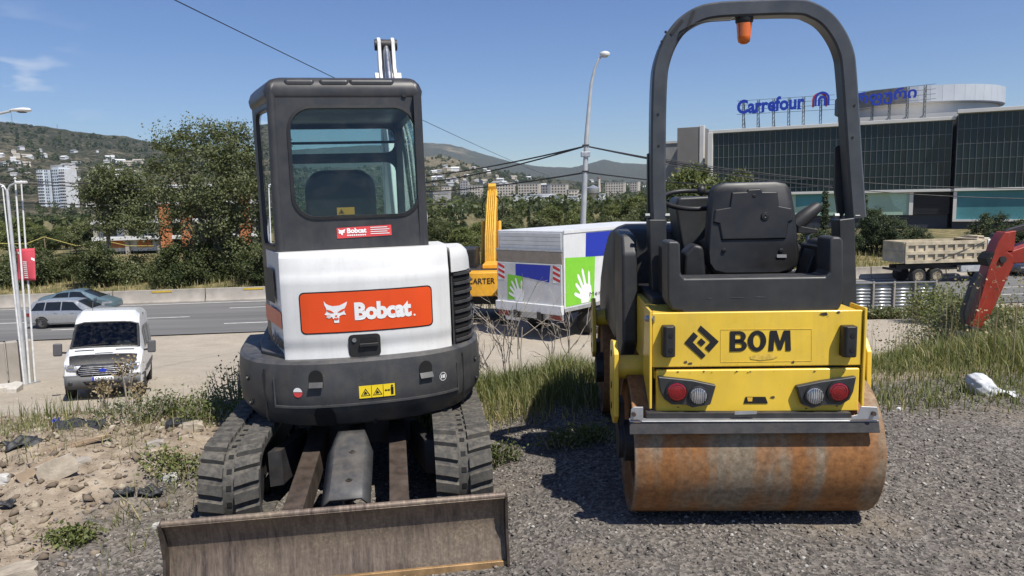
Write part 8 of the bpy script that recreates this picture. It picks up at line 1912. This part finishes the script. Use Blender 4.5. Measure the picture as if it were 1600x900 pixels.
# bare branching shrub between the machines
for px, py, h, lab, sd in ((800, 552, 1.05, 'bare twiggy shrub standing before the box truck', 5), (772, 556, 0.75, 'smaller bare shrub beside the excavator vents', 6), (868, 552, 0.85, 'bare shrub leaning towards the roller', 7)):
    r2 = np.random.default_rng(sd); w_ = at(px, py, 7.4); sh_ = thing('bare_shrub', lab, 'shrub', (w_.x, w_.y, gz(w_.x, w_.y) - 0.03)); hh_ = w_.z - gz(w_.x, w_.y) + h * 0.55; b = MB()
    def grow(p, d, L_, r_, lev):
        q = p + d * L_; m_ = p.lerp(q, 0.5) + Vector(r2.normal(size=3)) * L_ * 0.05; b.tube([p, m_, q], [r_, r_ * 0.8, r_ * 0.6], 4, cap=False)
        if lev > 0:
            for _ in range(2 + int(r2.random() < 0.5)): grow(p.lerp(q, r2.uniform(0.45, 1.0)), (d + Vector(r2.normal(size=3)) * 0.42).normalized(), L_ * r2.uniform(0.5, 0.75), r_ * 0.65, lev - 1)
    for _ in range(4): grow(Vector((r2.normal(0, 0.06), r2.normal(0, 0.05), 0)), Vector((r2.normal(0, 0.30), r2.normal(0, 0.2), 1)).normalized(), hh_ * r2.uniform(0.5, 0.75), 0.008, 3)
    b.build('branches', M['twig'], sh_)

# ------------------------------------------------------------------ rubble, stones, litter
def stones(name, x, y, s_, mat, seed, flat=0.6, sink=0.25):
    r2 = np.random.default_rng(seed); n = len(x)
    base = np.array([(1, 0, 0), (-1, 0, 0), (0, 1, 0), (0, -1, 0), (0, 0, 1), (0, 0, -1)], float); Ft = np.array([(0, 2, 4), (2, 1, 4), (1, 3, 4), (3, 0, 4), (2, 0, 5), (1, 2, 5), (3, 1, 5), (0, 3, 5)])
    V = base[None] * r2.uniform(0.65, 1.25, (n, 6, 1)); V = V + r2.normal(0, 0.12, V.shape); V[:, :, 2] *= flat; a = r2.uniform(0, 6.28, n); c, s2 = np.cos(a)[:, None], np.sin(a)[:, None]
    X_ = V[:, :, 0] * c - V[:, :, 1] * s2; Y_ = V[:, :, 0] * s2 + V[:, :, 1] * c; tl_ = r2.normal(0, 0.35, (n, 1)); Z_ = V[:, :, 2] + X_ * tl_
    V = np.stack([X_, Y_, Z_], -1) * s_[:, None, None]; V += np.stack([x, y, ground_z(x, y) + s_ * flat * (0.5 - sink)], -1)[:, None]
    Fq = (Ft[None] + (np.arange(n) * 6)[:, None, None]).reshape(-1, 3)
    me = quads(name, V.reshape(-1, 3), Fq, {'v': np.repeat(r2.random(n), 6)}); return tag(link(name, me, M[mat]), kind='stuff')
def stone_mat(name, stops):
    m, n, l, b = node_mat(name); a = n.new('ShaderNodeAttribute'); a.attribute_name = 'v'; g = n.new('ShaderNodeNewGeometry'); nz = noise(n, l, g.outputs['Position'], 90, 4)
    c = ramp(n, l, a.outputs['Fac'], stops).outputs[0]; c = mix(n, l, ramp(n, l, nz.outputs[0], [(0.35, 0.0), (0.75, 0.4)]).outputs[0], c, (0.10, 0.09, 0.08)); l.new(c, b.inputs['Base Color']); b.inputs['Roughness'].default_value = 0.9; b.inputs['Specular IOR Level'].default_value = 0.25
    return m
M['gravelstone'] = stone_mat('gravel_stones', [(0.0, (0.065, 0.059, 0.053)), (0.5, (0.160, 0.141, 0.121)), (0.85, (0.28, 0.25, 0.215)), (1.0, (0.48, 0.45, 0.40))])
M['clod'] = stone_mat('earth_clods', [(0.0, (0.15, 0.115, 0.082)), (0.6, (0.27, 0.215, 0.155)), (0.9, (0.39, 0.33, 0.245)), (1.0, (0.50, 0.44, 0.35))])
r3 = np.random.default_rng(120)
gmask = lambda x, y: sst(-2.75, -1.7, x + 0.28 * (3.6 - y) + 0.5 * fbm(x * 1.2, y * 1.2, 3)) * (1 - sst(-0.9, 0.0, y - edge(x) + 0.6 * fbm(x, y + 9, 3)))
x, y = scatter(125000, lambda a, c: gmask(a, c) * np.clip((4.0 / np.maximum(c, 1)) ** 1.2, 0, 1) * (0.65 + 0.7 * fbm(a * 2, c * 2, 3)), r3, (-3.2, 4.8, 1.9, 7.0))
stones('gravel', x, y, 0.0042 + 0.013 * r3.random(len(x)) ** 5, 'gravelstone', 121)
x, y = scatter(30000, lambda a, c: (1 - gmask(a, c)) * (1 - sst(0.2, 1.4, c - edge(a))) * sst(-1.2, -1.8, a) * (0.55 + 0.9 * fbm(a * 2, c * 2, 3)), r3, (-6.5, -1.2, 1.9, 7.0))
stones('earth_clods', x, y, 0.006 + 0.034 * r3.random(len(x)) ** 4, 'clod', 122, 0.7)
x, y = scatter(1500, lambda a, c: np.ones_like(a), r3, (-14, -1, 13, 24)); stones('ramp_pebbles', x, y, 0.01 + 0.03 * r3.random(len(x)) ** 3, 'clod', 123)
# single recognisable pieces
def rock(label, px, py, dims, mat, rz_=0, rx_=0, ry_=0, name='stone', cat='stone', seed=1, z=0.0, sink=0.3):
    w_ = onz(px, py, z); w_.z = gz(w_.x, w_.y); r2 = random.Random(seed); bm = bmesh.new(); bmesh.ops.create_cube(bm, size=1.0); bmesh.ops.subdivide_edges(bm, edges=bm.edges[:], cuts=2, use_grid_fill=True)
    for v_ in bm.verts:
        rr3 = 0.86 if sum(abs(c) > 0.45 for c in v_.co) == 3 else 1.0
        v_.co = Vector((v_.co.x * dims[0] * rr3 * r2.uniform(0.93, 1.07), v_.co.y * dims[1] * rr3 * r2.uniform(0.93, 1.07), v_.co.z * dims[2] * rr3 * r2.uniform(0.93, 1.07)))
    me = bpy.data.meshes.new(name); bm.to_mesh(me); bm.free(); o = link(name, me, M[mat]); o.location = (w_.x, w_.y, w_.z + dims[2] * (0.5 - sink)); o.rotation_euler = (rx_, ry_, rz_); return tag(o, label, cat)
rock('pale broken concrete slab tilted up out of the earth', 93, 762, (0.20, 0.045, 0.12), 'rubblestone', R(32), R(-14), R(-14), 'concrete_slab', 'concrete slab', 3, sink=0.12)
rock('weathered plank leaning behind the broken concrete slab', 62, 762, (0.20, 0.018, 0.08), 'wood', R(40), R(-30), R(-20), 'plank', 'plank', 4, sink=0.2)
rock('long narrow board lying half buried above the concrete slab', 118, 722, (0.42, 0.06, 0.03), 'wood', R(35), 0, R(-6), 'plank', 'plank', 5, sink=0.2)
rock('cream stone chunk beside the bright leafy weed', 303, 687, (0.13, 0.10, 0.06), 'rubblestone', 0.4, 0, 0, seed=6)
rock('dark slate piece next to the cream stone chunk', 281, 683, (0.16, 0.10, 0.05), 'plasticblack', 0.2, 0.2, 0, seed=7)
rock('small white stone near the creeping weed', 267, 750, (0.09, 0.05, 0.04), 'palestone', 0.1, seed=8)
rock('flat white stone beside the blade end', 252, 802, (0.09, 0.05, 0.03), 'palestone', -0.1, seed=9)
rock('white lump at the edge of the loose earth', 4, 768, (0.08, 0.06, 0.05), 'palestone', 0.3, seed=10)
rock('sandy boulder half buried in the near corner of earth', 30, 893, (0.15, 0.12, 0.09), 'rubblestone', 0.5, seed=11)
rock('grey stone by the gravel edge', 128, 742, (0.10, 0.08, 0.05), 'concrete', 1.0, seed=12)
rock('grey stone under the creeping weed', 245, 722, (0.10, 0.05, 0.05), 'concrete', 0.7, seed=13)
rock('small pale stone in the gravel beside the rusty drum', 1405, 640, (0.04, 0.03, 0.02), 'printwhite', 0.7, seed=14)
def scrap(label, px, py, w, h, rz_, seed, mat='plasticblack', name='plastic_scrap', amp=0.010, cat='litter', lift=0.02):
    w_ = onz(px, py, 0.0); z0 = gz(w_.x, w_.y); r2 = np.random.default_rng(seed); n = 12; A = r2.uniform(0, 6.28, 4); b = MB(); g = []
    for i in range(n + 1):
        row = []
        for j in range(n + 1):
            u, v_ = i / n * 2 - 1, j / n * 2 - 1; k = 1 - 0.25 * math.sin(3 * u + A[0]) * abs(v_); x_, y_ = u * w / 2 * k, v_ * h / 2 * (1 - 0.3 * math.cos(2 * u + A[1]) * abs(u))
            row.append((x_, y_, amp * (math.sin(5 * u + A[2] + 2 * v_) + math.sin(7 * v_ + A[3] - 3 * u) * 0.7) + lift + amp))
        g.append(row)
    b.surf(g); o = b.build(name, M[mat], None, smooth=60, solid=0.004); o.location = (w_.x, w_.y, z0); o.rotation_euler = (R(12), 0, rz_); return tag(o, label, cat)
scrap('large crumpled black plastic sheet on the earth crest', 122, 684, 0.34, 0.22, 0.2, 1)
scrap('shiny black plastic scrap left of the concrete slab', 38, 727, 0.18, 0.13, 0.9, 2, amp=0.014)
scrap('small black plastic strip on the brown earth', 195, 775, 0.10, 0.05, 0.4, 3)
scrap('crumpled black scrap at the gravel edge', 236, 768, 0.13, 0.08, 0.2, 4)
scrap('black scrap half buried in the near earth', 8, 797, 0.12, 0.06, 0.3, 5)
scrap('small blue scrap caught in the straw on the crest', 88, 664, 0.06, 0.05, 0.3, 6, 'blueprint')
# white sack in the weeds
w_ = onz(1543, 618, 0.0); bag = thing('plastic_sack', 'crumpled white plastic sack lying at the foot of the weeds', 'sack', (w_.x, w_.y + 0.05, gz(w_.x, w_.y)), R(-20))
bm = bmesh.new(); bmesh.ops.create_icosphere(bm, subdivisions=4, radius=1.0); r2 = random.Random(3)
for v_ in bm.verts:
    p_ = v_.co; n1 = math.sin(7 * p_.x + 3 * p_.y) * 0.05 + math.sin(11 * p_.z + 5 * p_.x) * 0.045 + math.sin(17 * p_.y + 9 * p_.z) * 0.03 + abs(math.sin(6 * p_.x - 8 * p_.z)) * 0.06
    tp_ = 1 - 0.45 * max(0, p_.x); v_.co = Vector((p_.x * 0.12 * (1 + n1), p_.y * 0.09 * tp_ * (1 + n1), max(-0.02, p_.z * 0.10 * tp_ * (1 + n1) + 0.05 - 0.04 * p_.x)))
me = bpy.data.meshes.new('sack'); bm.to_mesh(me); bm.free(); [setattr(p_, 'use_smooth', True) for p_ in me.polygons]; link('sack', me, M['bag'], bag)
b = MB(); b.surf([[(0.09 + 0.045 * i + 0.0, -0.07 + 0.030 * j + 0.01 * math.sin(3 * i + j), 0.03 + 0.018 * math.sin(2.3 * j + i * 1.7) - 0.008 * i) for j in range(5)] for i in range(4)]); b.build('loose_flap', M['bag'], bag, smooth=60, solid=0.003)

# ------------------------------------------------------------------ air
m, n, l, bs = node_mat('haze_air'); n.remove(bs); pv = n.new('ShaderNodeVolumePrincipled'); pv.inputs['Color'].default_value = (0.72, 0.86, 1.0, 1); pv.inputs['Density'].default_value = 0.000065; pv.inputs['Anisotropy'].default_value = 0.25
l.new(pv.outputs[0], n['Material Output'].inputs['Volume'])
b = MB(); b.box((0, 3600, 280), (16000, 8600, 640)); hz = b.build('haze', m); tag(hz, kind='stuff')
